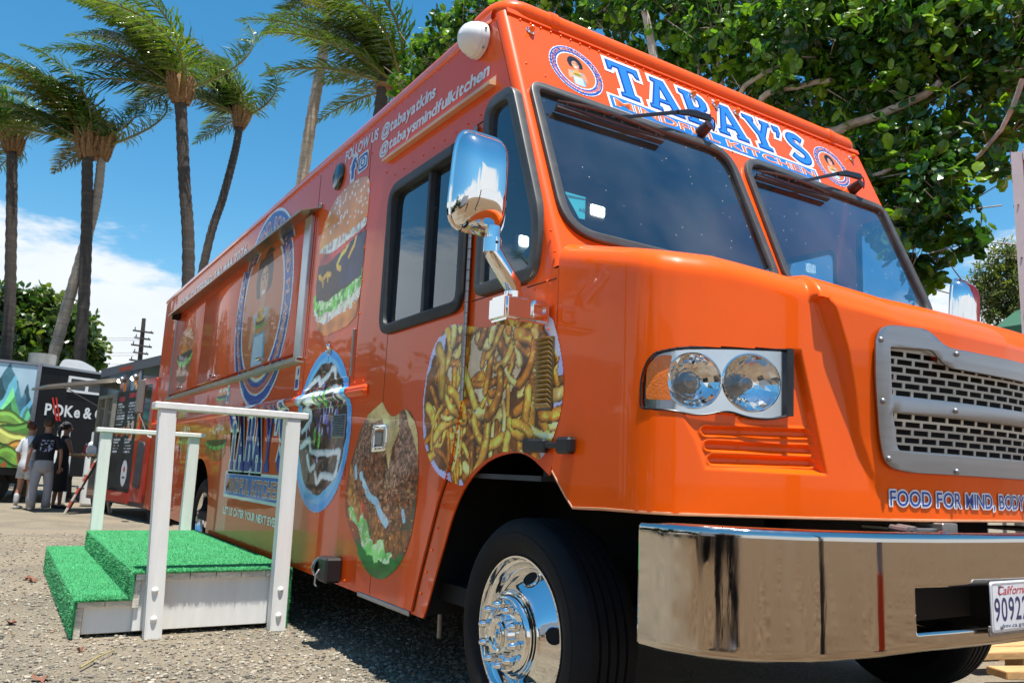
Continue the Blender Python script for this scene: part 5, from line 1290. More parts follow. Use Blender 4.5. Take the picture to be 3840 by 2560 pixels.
def slab_word(text, fn, parent, width, height, mats, gaps=None, outl=0.055, name='brand_lettering'):
    gap = 0.075; tot = sum(SLAB[c][1] for c in text)+gap*(len(text)-1)
    sx = width/tot; sy = height; x = 0
    polys = []
    for c in text:
        for k, pl in enumerate(SLAB[c][0]): polys.append((k > 0, [((x+p[0])*sx, p[1]*sy) for p in pl], c))
        x += SLAB[c][1]+gap
    e = outl*height
    groups = []
    for hole, pl, c in polys:
        if hole: groups[-1][1].append(pl)
        else: groups.append((pl, []))
    o = None
    for lvl, (grow, off, m) in enumerate(((e, 0.0, mats[0]), (0.0, 0.0012, mats[1]), (-e*0.55, 0.0024, mats[2]))):
        allv, allf = [], []
        for pl, holes in groups:
            me = curve_fill(inset(pl, -grow) if grow else pl, [inset(h, grow) for h in holes] if grow else holes)
            n = len(allv); allv += [fn(v.co.x, v.co.y, off) for v in me.vertices]; allf += [tuple(i+n for i in f.vertices) for f in me.polygons]; bpy.data.meshes.remove(me)
        mb = MB(); mb.v = allv; mb.f = allf
        q = mb.build(name if lvl == 0 else 'letter_face', m, parent if o is None else o, smooth=0)
        if o is None: o = q
    return o
# front: word over the windscreen
slab_word("TABAY'S", lambda a, b, o: Fp(0.592+a, 1.118+b, 0.0025+o), truck, 1.515, 0.242, (WHITE_V, BLUE_V, LBLUE_V), outl=0.075)
def boxed(text, fn, parent, w, h, pad, white=WHITE_V):
    mb = MB(); mb.add([fn(-pad*1.6, -pad*1.3, 0), fn(w+pad*1.6, -pad*1.3, 0), fn(w+pad*1.6, h+pad*1.3, 0), fn(-pad*1.6, h+pad*1.3, 0)], [(0, 1, 2, 3)]); o = mb.build('banner', white, parent, smooth=0)
    mb = MB(); p2 = pad*0.45; mb.add([fn(-p2*1.6, -p2, .0012), fn(w+p2*1.6, -p2, .0012), fn(w+p2*1.6, h+p2, .0012), fn(-p2*1.6, h+p2, .0012)], [(0, 1, 2, 3)]); mb.build('banner_field', LBLUE_V if w > 1.2 else BLUE_V, o, smooth=0)
    i = pad*0.9
    lettering('banner_outline', text, lambda a, b: fn(i+a, i*.6+b, .0024), white, o, w-2*i, h-1.2*i, off=0.045, gap=0.14)
    lettering('banner_lettering', text, lambda a, b: fn(i+a, i*.6+b, .0036), ORANGE_V, o, w-2*i, h-1.2*i, off=0.006, gap=0.14)
boxed('MINDFUL KITCHEN', lambda a, b, o: Fp(0.562+a, 1.022+b, 0.0022+o), truck, 1.515, 0.066, 0.016)
# side: tall word, banner and line below
slab_word("TABAY'S", lambda a, b, o: SW(7.225-a, 0.935+b, 0.003+o), truck, 1.62, 0.50, (WHITE_V, BLUE_V, BLUE_V), outl=0.06)
boxed('MINDFUL KITCHEN', lambda a, b, o: SW(7.24-a, 0.742+b, 0.003+o), truck, 1.64, 0.145, 0.028)
lettering('slogan', 'LET US CATER YOUR NEXT EVENT!', lambda a, b: SW(7.235-a, 0.568+b, 0.003), WHITE_V, truck, 1.68, 0.056, off=0.045, space=0.3)
lettering('handle_text', '@tabayatkins', lambda a, b: SW(4.262-a, 2.948+b+a*-0.015, 0.003), WHITE_V, truck, 0.70, 0.072, off=0.032, slant=0.12, cap=0.70)
lettering('handle_text', '@tabaysmindfulkitchen', lambda a, b: SW(4.272-a, 2.838+b-a*0.012, 0.003), WHITE_V, truck, 1.27, 0.066, off=0.032, slant=0.12)
lettering('follow_text', 'FOLLOW US', lambda a, b: SW(4.865-a, 2.992+b-a*0.045, 0.003), WHITE_V, truck, 0.545, 0.068, off=0.032, slant=0.12, space=0.3)
lettering('phone_text', 'BOOK CATERING: 240 444 7076', lambda a, b: SW(10.60-a, 2.872+b+a*0.008, 0.003), WHITE_V, truck, 3.25, 0.092, off=0.03)
def icons():
    def R_(a, b, o=0.003): return SW(4.735-a, 2.825+b, o)
    o = lettering('social_icon', 'f', lambda a, b: R_(a, b), WHITE_V, truck, 0.074, 0.138, off=0.11)
    lettering('icon_face', 'f', lambda a, b: R_(0.008+a, 0.008+b, 0.0045), BLUE_V, o, 0.058, 0.122, off=0.05)
    y0, y1, z0, z1 = 4.62, 4.452, 2.826, 2.950
    def rq(d, r): return smooth_poly([(y0-d, z0+d), (y1+d, z0+d), (y1+d, z1-d), (y0-d, z1-d)], r, 5)
    o = plate('social_icon', rq(0, .03), lambda a, b, c: SW(a, b, 0.003), WHITE_V, truck, thick=0, smooth=0)
    plate('icon_face', rq(.012, .03), lambda a, b, c: SW(a, b, 0.0045), BLUE_V, o, holes=[rq(.026, .022)], thick=0, smooth=0)
    c = (y0+y1)/2; zc = (z0+z1)/2
    ring = lambda r: [(c+r*1.25*math.cos(t), zc+r*math.sin(t)) for t in np.linspace(0, 2*PI, 25)[:-1]]
    plate('icon_face', ring(.030), lambda a, b, c: SW(a, b, 0.0045), BLUE_V, o, holes=[ring(.019)], thick=0, smooth=0)
    plate('icon_face', [(p[0]-0.045, p[1]+0.035) for p in ring(.006)], lambda a, b, c: SW(a, b, 0.0045), BLUE_V, o, thick=0, smooth=0)
icons()
# nose lettering follows the hood
def nose(name, off, d, m, parent=hood_o):
    def fn(a, b):
        s = 1.335+a; z = 0.957+b
        return HP(s, z, d, float(disp(s, z, False)))
    return lettering(name, 'FOOD FOR MIND, BODY, AND PLANET', fn, m, parent, 1.225, 0.048, off=off, gap=0.115, space=0.30)
nose('nose_lettering', 0.004, 0.0045, BLUE_V)
def nose_outline():
    lo, w = layout('FOOD FOR MIND, BODY, AND PLANET', 0.0, 0.115, 0.30); sx = 1.225/w; sy = 0.048/0.70; i = 0
    for word in 'FOOD FOR MIND, BODY, AND PLANET'.split(' '):
        mb = MB()
        for ch, x in lo[i:i+len(word)]:
            vs, fs = glyph(ch, 0.03)
            for k in range(12):
                dx, dy = 0.060*math.cos(k*PI/6), 0.060*math.sin(k*PI/6); pts = []
                for v in vs:
                    q = 1.335+(x+v[0]+dx)*sx; z = 0.957+(v[1]+dy)*sy; pts.append(HP(q, z, 0.0026+k*0.0001, float(disp(q, z, False))))
                mb.add(pts, fs)
        i += len(word); mb.build('nose_outline', WHITE_V, hood_o, smooth=0)
nose_outline()

# ------------------------------------------------------------------ wooden steps with artificial turf
def steps():
    st = thing('wooden_steps', (-0.55, 6.5, 0), 'white wooden steps with green artificial turf and rails beside orange truck', 'steps')
    WP = mat('white_painted_wood', (0.80, 0.79, 0.75), 0.5, var=0.08, vscale=3, bump=0.08, bscale=14, stretch=(6, 6, 0.7), dirt=0.12, dirtcol=(0.4, 0.37, 0.33))
    WE = mat('weathered_end_grain', (0.68, 0.63, 0.54), 0.7, var=0.35, vscale=22, bump=0.3, bscale=40, stretch=(1, 0.2, 3), dirt=0.5, dirtcol=(0.34, 0.27, 0.20))
    TF = mat('artificial_turf', (0.045, 0.28, 0.10), 0.75, var=0.35, vscale=90, bump=0.6, bscale=260, spec=0.3)
    d0, d1 = 5.10, 7.95
    # deck boards, ends showing at the front
    for k in range(6):
        x = -0.948+k*0.1482; MB().bbox(x, x+0.1445, d0, d1, 0.312, 0.350, .004).build('deck_board', WE, st)
    for k in range(2):
        x = -1.226+k*0.1425; MB().bbox(x, x+0.139, 5.14, 8.15, 0.168, 0.2, .004).build('step_board', WE, st)
    MB().bbox(-0.935, -0.075, 5.128, 5.165, 0.030, 0.311, .003).build('front_board', WP, st)
    MB().bbox(-1.190, -0.90, 5.172, 5.205, 0.020, 0.167, .003).build('step_front_board', WP, st)
    MB().bbox(-0.950, -0.915, 5.112, 7.94, 0.16, 0.311, .003).build('side_board', WE, st)
    MB().bbox(-1.228, -1.192, 5.152, 8.14, 0.0, 0.167, .003).build('side_board', WE, st)
    MB().bbox(-0.098, -0.064, 5.115, 7.94, 0.010, 0.311, .003).build('side_board', WE, st)
    MB().bbox(-0.94, -0.07, 7.90, 7.94, 0.02, 0.311, .003).build('back_board', WP, st)
    # turf: top mats, hanging faces, front rolls
    mb = MB(); mb.bbox(-0.962, -0.050, d0-0.012, d1+0.01, 0.351, 0.363, .004); mb.build('turf', TF, st)
    MB().bbox(-0.966, -0.952, d0-0.008, d1+0.01, 0.202, 0.361, .004).build('turf', TF, st)
    MB().bbox(-1.240, -0.953, 5.125, 8.16, 0.2015, 0.2125, .004).build('turf', TF, st)
    MB().bbox(-1.243, -1.230, 5.13, 8.16, 0.012, 0.211, .004).build('turf', TF, st)
    MB().bbox(-0.060, -0.048, d0-0.006, d1+0.01, 0.010, 0.361, .004).build('turf', TF, st)
    V, F = [], []
    def blade(p, nrm):
        a = nrs.rand()*6.28; w = 0.0016+0.0012*nrs.rand(); h = 0.003+0.0035*nrs.rand()
        t1 = np.cross(nrm, [math.cos(a), math.sin(a), .3]); t1 = t1/np.linalg.norm(t1); l = nrm*h+nrs.randn(3)*0.0035
        n = len(V); V.extend([p-t1*w, p+t1*w, p+l]); F.append((n, n+1, n+2))
    zz = np.array([0, 0, 1.]); xx = np.array([-1., 0, 0]); yy = np.array([0, -1., 0])
    for k in range(34000):
        y = d0-0.01+(d1-d0)*nrs.rand()**1.5; blade(np.array([-0.96+0.91*nrs.rand(), y, .362]), zz)
    for k in range(11000): blade(np.array([-1.24+0.285*nrs.rand(), 5.13+3.03*nrs.rand()**1.5, .2115]), zz)
    for k in range(7000):
        blade(np.array([-0.966, d0+(d1-d0)*nrs.rand()**1.5, 0.205+.155*nrs.rand()]), xx); blade(np.array([-1.243, 5.13+3.0*nrs.rand()**1.5, 0.012+.195*nrs.rand()]), xx)
    for k in range(1500):
        blade(np.array([-0.96+.91*nrs.rand(), d0-.012, .351+.012*nrs.rand()]), yy); blade(np.array([-1.24+.285*nrs.rand(), 5.125, .202+.01*nrs.rand()]), yy)
    for k in range(600): blade(np.array([-0.055+.006*nrs.rand(), d0-.006, .012+.345*nrs.rand()]), yy); blade(np.array([-1.237+.006*nrs.rand(), 5.13, .012+.195*nrs.rand()]), yy)
    mb = MB(); mb.v = [tuple(v) for v in V]; mb.f = F
    me = bpy.data.meshes.new('turf_pile'); me.from_pydata(mb.v, [], mb.f); me.materials.append(mat('turf_fibre', (0.070, 0.37, 0.145), 0.55, var=0.5, vscale=7, spec=0.5, dirt=.35, dirtcol=(.10, .22, .08)))
    o = link('turf_pile', me, st); sset(o, kind='stuff')
    # posts, rails, bolts
    def post(xb, xt, y0, y1, ztop, zbot=0.0, w=0.092):
        mb = MB(); b = bmesh.new(); bmesh.ops.create_cube(b, size=1)
        for v in b.verts:
            t = v.co.z+.5; v.co = Vector((xb+(xt-xb)*t+v.co.x*w, y0+(y1-y0)*(v.co.y+.5), zbot+(ztop-zbot)*t))
        bmesh.ops.bevel(b, geom=b.edges[:], offset=0.005, segments=2, affect='EDGES'); mb.bm(b); return mb.build('post', WP, st)
    post(-0.838, -0.893, 5.000, 5.090, 1.288); post(-0.135, -0.150, 5.000, 5.090, 1.288)
    post(-0.885, -0.905, 7.965, 8.055, 1.215); post(-0.150, -0.155, 7.965, 8.055, 1.215)
    MB().bbox(-0.968, -0.058, 4.994, 5.132, 1.289, 1.328, .004).build('rail', WP, st)
    MB().bbox(-0.985, -0.060, 7.95, 8.075, 1.216, 1.254, .004).build('rail', WP, st)
    for x, z in ((-0.856, .268), (-0.846, .112), (-0.141, .246), (-0.139, .094)):
        M = Matrix.Translation((x, 5.0, z)) @ Matrix.Rotation(-PI/2, 4, 'Z') @ Matrix.Rotation(PI, 4, 'Z') @ Matrix.Rotation(PI, 4, 'Z')
        mb = MB(); mb.ball((x, 5.000, z), 0.018, 14, 8, (1, 0.72, 1)); mb.build('bolt', WHITE_P, st, smooth=60)
steps()

# ------------------------------------------------------------------ leaves, palms, trees
LEAF = mat('glossy_leaf', attr='Col', rough=0.24, transl=0.38, spec=0.5)
PALM = mat('palm_leaf', attr='Col', rough=0.27, transl=0.24, spec=0.5)
BARK = mat('palm_bark', (0.062, 0.048, 0.038), 0.9, var=0.35, vscale=5, bump=0.8, bscale=16, stretch=(0.6, 0.6, 4), dirt=0.45, dirtcol=(0.22, 0.17, 0.125))
BARK_L = mat('pale_palm_bark', (0.34, 0.27, 0.20), 0.9, var=0.35, vscale=5, bump=0.8, bscale=16, stretch=(0.6, 0.6, 4), dirt=0.5, dirtcol=(0.14, 0.11, 0.09))
BRANCH = mat('grey_branch', (0.38, 0.32, 0.25), 0.85, var=0.4, vscale=9, bump=0.6, bscale=30)
FIBRE = mat('palm_fibre', (0.24, 0.125, 0.045), 0.85, var=0.6, vscale=18, bump=0.8, bscale=40, dirt=.6, dirtcol=(.07, .04, .02))
def colmesh(name, V, F, C, m, parent, **props):
    me = bpy.data.meshes.new(name); me.from_pydata(V, [], F)
    at = me.color_attributes.new('Col', 'FLOAT_COLOR', 'POINT'); c = np.ones((len(V), 4), np.float32); c[:, :3] = np.asarray(C); at.data.foreach_set('color', c.ravel())
    me.materials.append(m); o = link(name, me, parent); sset(o, **props); return o
WIND = Vector((-0.80, 0.56, 0.02))
def palm(base, pts, r0, r1, label, nf=18, ln=3.0, seed=0, pale=False, windy=1.0, group='coconut palms bending in the wind'):
    r = random.Random(seed); t = thing('palm_tree', base, label, 'palm tree', group)
    P = densify3([base]+pts, 9)
    n = len(P); rad = [r0+(r1-r0)*(i/(n-1)) for i in range(n)]; rad[0] *= 1.25
    # ring scars: slightly uneven radius
    PP, RR = [], []
    for i in range(n-1):
        a, b = Vector(P[i]), Vector(P[i+1]); k = max(2, int((b-a).length/0.12))
        for j in range(k):
            PP.append(a.lerp(b, j/k)); q = rad[i]+(rad[i+1]-rad[i])*j/k; RR.append(q*(1.0+(0.07 if (len(PP) % 2) else -0.03)+r.uniform(-.02, .02)))
    PP.append(Vector(P[-1])); RR.append(rad[-1])
    MB().tube(PP, RR, 12).build('trunk', BARK_L if pale else BARK, t, smooth=20)
    h = Vector(P[-1]); up = (Vector(P[-1])-Vector(P[-2])).normalized()
    # fibrous crownshaft of old leaf bases
    mb = MB(); mb.tube([h-up*0.06, h+up*0.05, h+up*0.28, h+up*0.55, h+up*0.8], [r1*1.0, r1*1.5, r1*1.6, r1*1.2, r1*.5], 12)
    for k in range(46):
        a = r.uniform(0, 6.28); o = Vector((math.cos(a), math.sin(a), 0)); q = r.uniform(-.02, .45); b0 = h+up*q+o*r1*1.25; l_ = r.uniform(.6, 1.5)
        mb.tube([b0-up*.10, b0+o*0.07*l_+up*0.10*l_, b0+o*0.12*l_+up*0.27*l_, b0+o*(.13+r.uniform(-.05, .08))*l_+up*0.40*l_], [0.04, 0.05, 0.03, 0.008], 5)
    mb.build('leaf_bases', FIBRE, t, smooth=20)
    top = h+up*0.45
    nf = int(nf*1.30)
    for f in range(nf):
        az = 2*PI*(f*0.381966+r.uniform(-.03, .03)); el = math.radians([86, 76, 64, 52, 40, 22][f % 6]+r.uniform(-8, 8))
        d = Vector((math.cos(az)*math.cos(el), math.sin(az)*math.cos(el), math.sin(el)))
        d = (d+WIND*0.36*windy).normalized()
        L_ = ln*1.02*r.uniform(.72, 1.15); ns = 16; p = top.copy()-up*0.2; pts_ = []
        for i in range(ns+1):
            pts_.append(p.copy()); s_ = i/ns
            d = (d+Vector((0, 0, -1))*(0.020+0.070*s_)+WIND*(0.05+0.20*s_)*windy*(1.15-max(-.3, d.dot(WIND)))).normalized()
            p += d*L_/ns
        V, F, C = [], [], []
        age = r.random(); gcol = np.array([.040, .100, .014])*(1-age)+np.array([.15, .20, .022])*age
        if r.random() < .14: gcol = np.array([.15, .135, .022])
        rib = np.array([.30, .27, .06])
        tb = MB(); rw = [0.034*(1-i/ns)**.8+0.005 for i in range(ns+1)]; tb.tube(pts_, rw, 5)
        V += tb.v; F += tb.f; C += [rib*(.8 if k < 25 else .6) for k in range(len(tb.v))]
        nl = 74
        for i in range(nl):
            s_ = 0.14+0.86*i/(nl-1); q = s_*ns; k = min(ns-1, int(q)); c = pts_[k].lerp(pts_[k+1], q-k); tg = (pts_[k+1]-pts_[k]).normalized()
            sd = tg.cross(Vector((0, 0, 1)))
            if sd.length < .1: sd = tg.cross(Vector((0, 1, 0)))
            sd.normalize(); upv = sd.cross(tg).normalized()
            ll = 0.80*math.sin(PI*min(1, .18+.80*s_))**.7*(1-.45*s_)*r.uniform(.85, 1.1)*(ln/3.0)
            for sg in (-1, 1):
                dl = (sd*sg*.75+tg*.45+upv*.22+Vector((r.gauss(0, .16), r.gauss(0, .16), r.gauss(0, .16)))).normalized(); w = 0.017*(1-.4*s_)*(ln/3)*1.2; pp = c.copy(); b0 = len(V); wd = (tg-dl*tg.dot(dl)).normalized()
                cl = gcol*r.uniform(.7, 1.35)
                for j, wf in enumerate((.5, 1.0, .8, .0)):
                    V.append(tuple(pp-wd*w*wf)); V.append(tuple(pp+wd*w*wf)); C.append(cl); C.append(cl)
                    dl = (dl+Vector((0, 0, -1))*(.16+.10*j)+WIND*(.26+.15*j)*windy*r.uniform(.3, 1.7)).normalized(); pp = pp+dl*ll/3
                    if j < 3: F.append((b0+2*j, b0+2*j+1, b0+2*j+3, b0+2*j+2))
        colmesh('frond', [tuple(v) for v in V], F, C, PALM, t)
    return t
def densify3(p, n):
    p = [Vector(q) for q in p]; o = []
    for i in range(len(p)-1):
        a = p[max(0, i-1)]; b = p[i]; c = p[i+1]; d = p[min(len(p)-1, i+2)]
        for k in range(n):
            t = k/n; o.append(tuple(0.5*((2*b)+(-a+c)*t+(2*a-5*b+4*c-d)*t*t+(-a+3*b-3*c+d)*t**3)))
    o.append(tuple(p[-1])); return o
palm((-1.9, 25.0, 0), [(-1.85, 25, 3.7), (-2.1, 25, 6.5), (-2.41, 24.99, 9.15)], .145, .13, 'leftmost palm tree, cut by the edge of the photo, behind the painted trailer', 17, 3.4, 1)
palm((-0.25, 22.0, 0), [(-0.32, 21.96, 3.58), (-0.50, 21.98, 6.2), (-0.74, 21.98, 8.45)], .14, .125, 'upright palm with dark straight trunk crossing in front of a paler leaning trunk', 17, 3.3, 2)
palm((-1.15, 22.3, 0), [(-0.85, 22.2, 3.41), (-0.52, 22.1, 6.2), (-0.40, 22.05, 7.4), (-0.42, 22.0, 8.5)], .14, .10, 'palm with paler curved trunk leaning right behind the dark straight palm', 13, 2.6, 3, True)
palm((2.1, 20.7, 0), [(1.74, 20.72, 5.56), (1.40, 20.8, 8.0), (1.10, 20.81, 10.0)], .155, .14, 'tall palm with the thickest dark trunk rising behind the rear of orange truck', 19, 3.7, 4)
palm((2.3, 24.6, 0), [(2.79, 24.59, 6.89), (3.10, 24.53, 8.9), (3.30, 24.50, 10.4), (3.36, 24.48, 11.3)], .125, .11, 'slender palm with curved trunk leaning right, right of the thickest dark trunk', 15, 3.2, 5)
palm((2.6, 15.4, 0), [(2.80, 15.35, 6.81), (2.95, 15.31, 9.2), (3.02, 15.3, 10.8)], .13, .095, 'palm with pale ringed trunk standing just behind the orange truck roof', 17, 3.3, 6, True)
palm((3.2, 13.1, 0), [(3.42, 13.04, 7.4), (3.51, 13.0, 7.95)], .12, .10, 'short trunk palm right behind the truck roof, next to the broadleaf tree', 15, 2.9, 7)

def leafy_tree(name, label, base, blobs, branches, nclus, leaf, cols, seed, named=0, trunk_r=0.2, trunk_top=None, cat='tree', group=None, feather=False):
    r = random.Random(seed); t = thing(name, base, label, cat, group)
    mb = MB(); tt = trunk_top or (base[0], base[1], 3.0)
    mb.tube(densify3([base, ((base[0]*2+tt[0])/3, (base[1]*2+tt[1])/3+.1, tt[2]*.4), tt], 5), [trunk_r*(1.2-.6*i/10) for i in range(11)], 10)
    mb.build('trunk', BRANCH, t)
    for b in branches:
        rr0 = b[0]; P = densify3(b[1:], 5); n = len(P)
        MB().tube([Vector(p)+Vector((r.uniform(-1, 1), r.uniform(-1, 1), r.uniform(-1, 1)))*0.006 for p in P], [rr0*(1-.4*i/max(1, n-1)) for i in range(n)], 8).build('branch', BRANCH, t)
    V, F, C = [], [], []
    tw = MB(); big = []
    tot = sum(b[3]**2 for b in blobs)
    for b in blobs:
        k = int(nclus*b[3]**2/tot)+1; c = Vector(b[:3]); R = b[3]
        for _ in range(k):
            d = Vector((r.gauss(0, 1), r.gauss(0, 1), r.gauss(0, 1))).normalized(); q = c+d*R*r.random()**.42
            ax = (d+Vector((0, 0, .5))+Vector((r.gauss(0, .5), r.gauss(0, .5), r.gauss(0, .5)))).normalized()
            if r.random() < .25: tw.tube([q-ax*leaf*r.uniform(2, 5)-d*R*.2, q], [leaf*.055, leaf*.03], 4)
            shade_ = r.choice(cols); nl = r.randint(5, 8)
            s1 = ax.orthogonal().normalized(); s2 = ax.cross(s1)
            for j in range(nl):
                a = j*2.4+r.uniform(-.4, .4); out = s1*math.cos(a)+s2*math.sin(a); tip = (out*r.uniform(.6, 1.0)+ax*r.uniform(.0, .9)+Vector((0, 0, -.12))).normalized()
                L_ = leaf*r.uniform(.6, 1.35); w = L_*(.36 if not feather else .14); sd = tip.cross(ax)
                if sd.length < .05: continue
                sd.normalize(); nn = sd.cross(tip)
                p0 = q+tip*L_*.12+ax*r.uniform(-.5, .5)*leaf
                col = np.array(shade_)*r.uniform(.7, 1.35)
                vs = [p0, p0+tip*L_*.30+sd*w*.78-nn*L_*.02, p0+tip*L_*.66+sd*w-nn*L_*.03, p0+tip*L_*.97+sd*w*.45, p0+tip*L_*1.0-sd*w*.0-nn*L_*.08, p0+tip*L_*.97-sd*w*.45, p0+tip*L_*.66-sd*w-nn*L_*.03, p0+tip*L_*.30-sd*w*.78-nn*L_*.02, p0+tip*L_*.5+nn*L_*.07]
                dist = (p0-Vector((-1.7, 0, 1))).length
                big.append((dist, len(V)//9))
                V += [tuple(v) for v in vs]; C += [col]*9
    nlf = len(V)//9; face = [(8, 0, 1), (8, 1, 2), (8, 2, 3), (8, 3, 4), (8, 4, 5), (8, 5, 6), (8, 6, 7), (8, 7, 0)]
    pick = set()
    if named:
        big.sort(); pick = {i for _, i in big[:named*6:6]}
        for i in sorted(pick):
            colmesh('leaf', V[i*9:i*9+9], face, C[i*9:i*9+9], LEAF, t)
    V2, C2, F2 = [], [], []
    for i in range(nlf):
        if i in pick: continue
        n = len(V2); V2 += V[i*9:i*9+9]; C2 += C[i*9:i*9+9]; F2 += [(a+n, b+n, c+n) for a, b, c in face]
    colmesh('crown', V2, F2, C2, LEAF, t, kind='stuff')
    if tw.v: tw.build('twigs', BRANCH, t, kind='stuff')
    return t
G1 = [(.035, .095, .014), (.050, .125, .016), (.090, .19, .018), (.022, .065, .013), (.19, .31, .02), (.028, .075, .02), (.12, .23, .016)]
BLOBS = [(3.67,11.62,8.01,0.48), (3.36,11.76,7.52,0.31), (3.79,11.00,8.24,0.46), (4.08,10.52,8.50,0.41), (4.49,9.10,8.08,0.62), (4.63,9.00,8.73,0.76), (4.96,8.12,7.62,0.73), (5.36,8.44,8.86,0.83), (5.25,7.19,7.13,0.75), (5.60,7.55,6.71,0.46), (5.41,6.30,6.63,0.84), (5.86,6.55,6.06,0.57), (5.93,7.22,8.46,0.92), (5.49,5.41,6.12,0.85), (5.92,5.68,5.50,0.66), (6.40,5.87,7.75,0.94), (5.88,4.85,6.10,0.85), (5.87,4.87,5.17,0.68), (6.16,4.38,6.75,0.85), (5.77,4.06,5.67,0.75), (5.76,4.08,5.06,0.59), (6.01,3.59,5.62,0.59), (6.05,3.49,5.00,0.43), (5.57,4.41,4.29,0.59), (5.62,3.91,4.27,0.42), (5.80,3.55,4.38,0.26), (5.73,3.47,3.94,0.14), (5.54,4.46,3.79,0.37), (5.30,3.88,3.71,0.40), (5.41,3.66,3.29,0.21), (5.39,4.12,3.32,0.31), (5.42,4.06,2.94,0.18), (6.62,3.43,5.68,0.74), (6.63,3.41,4.78,0.34)]
BR = [(.070, (4.86, 7.02, 5.6), (4.74, 7.13, 6.39), (4.65, 7.21, 7.0)),
      (.060, (6.4, 6.6, 3.2), (5.75, 5.5, 4.75), (5.6, 5.09, 4.87), (5.55, 4.62, 4.84), (5.51, 4.12, 4.84), (5.51, 3.9, 4.91)),
      (.035, (5.9, 6.6, 5.2), (5.26, 6.17, 5.63), (5.35, 5.6, 5.8), (5.42, 5.18, 5.93)),
      (.045, (5.8, 6.3, 5.2), (5.35, 5.91, 5.5), (5.49, 5.41, 5.5), (5.48, 5.09, 5.42)),
      (.030, (5.8, 6.8, 5.6), (5.46, 6.69, 6.29), (5.27, 6.6, 6.72), (5.34, 6.37, 6.88)),
      (.035, (5.9, 7.0, 5.0), (5.49, 6.95, 5.86), (5.27, 6.89, 6.5), (5.3, 6.85, 7.11)),
      (.022, (5.2, 5.9, 6.0), (5.05, 5.6, 6.6), (5.1, 5.2, 7.0)), (.03, (5.4, 5.0, 4.2), (5.3, 4.4, 4.1), (5.4, 3.9, 4.3)), (.025, (5.62, 3.22, 4.7), (5.63, 3.44, 4.29), (5.53, 3.87, 3.89)), (.10, (6.5, 6.5, 2.8), (6.3, 7.2, 4.5), (5.6, 8.3, 6.6), (4.6, 9.4, 7.8), (3.8, 11.2, 8.0))]
leafy_tree('broadleaf_tree', 'big tree with round glossy leaves spreading over and right of the truck', (6.6, 6.4, 0), [(x, y, z, q*.90) for x, y, z, q in BLOBS], BR, 4000, 0.118, G1, 21, named=290, trunk_r=0.26, trunk_top=(6.4, 6.6, 3.2))
TL0 = [(-1.99,29.00,5.52,0.95), (-1.32,29.00,5.76,0.79), (-0.68,28.98,5.43,0.95), (-1.43,29.00,4.76,1.11), (-0.23,28.96,4.78,0.95), (0.41,28.92,4.57,0.55), (0.07,28.95,5.39,0.48), (-1.96,28.00,4.30,0.92)]
G2 = [(.05, .10, .02), (.03, .07, .015), (.12, .16, .03), (.08, .13, .025)]
leafy_tree('broadleaf_tree', 'far bushy round tree behind the trailer with painted mountains', (-0.9, 29, 0), [(x, y, z-.25, q*.95) for x, y, z, q in TL0], [(.10, (-.9, 29, 2.6), (-1.5, 29, 4.2), (-1.8, 29, 5.2)), (.08, (-.9, 29, 2.6), (-.4, 29, 4.0), (0, 29, 5.0))], 1500, 0.22, G2, 5, trunk_r=.22, trunk_top=(-.9, 29, 2.8))
TR = [(10.03,5.60,4.31,0.25), (10.10,5.46,4.42,0.21), (10.00,5.67,4.00,0.32), (10.09,5.48,3.98,0.28), (10.04,5.58,3.67,0.36), (10.11,5.42,3.60,0.28), (9.92,5.83,4.08,0.21), (9.95,5.77,3.75,0.25), (10.60,5.57,4.41,0.22)]
G3 = [(.16, .19, .05), (.11, .15, .04), (.22, .24, .07), (.07, .10, .03)]
leafy_tree('feathery_tree', 'small feathery yellow-green tree between truck mirror and red trailer', (10.1, 5.5, 0), TR, [(.05, (10.1, 5.5, 2.2), (10.12, 5.45, 3.2), (10.1, 5.46, 4.3)), (.03, (10.12, 5.45, 3.2), (9.98, 5.7, 3.8))], 900, 0.07, G3, 9, trunk_r=.08, trunk_top=(10.1, 5.5, 2.4), feather=True)

# ------------------------------------------------------------------ far pole with wires
def pole():
    t = thing('utility_pole', (3.3, 39.7, 0), 'dark wooden utility pole with five cross arms under the clouds', 'utility pole')
    wd = mat('creosote_wood', (0.05, 0.04, 0.035), 0.85, var=0.3)
    MB().tube([(3.3, 39.7, 0), (3.25, 39.7, 5.0), (3.2, 39.7, 7.35)], [.13, .11, .085], 8).build('mast', wd, t)
    for z, w in ((6.72, .62), (6.40, .48), (6.06, .62), (5.72, .46), (5.36, .62)):
        a = MB().obox(Matrix.Translation((3.22, 39.6, z)) @ Matrix.Rotation(0.10, 4, 'Y') @ Matrix.Rotation(-0.55, 4, 'Z'), w*1.5, 0.09, 0.07).build('cross_arm', wd, t)
        for sx in (-.9, .9): MB().tube([(3.22+sx*w*.62, 39.6, z-sx*.05), (3.22+sx*w*.62, 39.6, z+.13-sx*.05)], .022, 6).build('insulator', wd, a)
    mb = MB()
    for z in (6.40, 6.30, 5.72, 5.60, 5.2):
        pts = [(3.1-26*s, 39.5+6*s, z-0.5*math.sin(PI*s)-1.2*s) for s in np.linspace(0, 1, 14)]; mb.tube(pts, .010, 4)
    mb.build('wires', mat('wire_grey', (.2, .2, .2), .6), t)
pole()

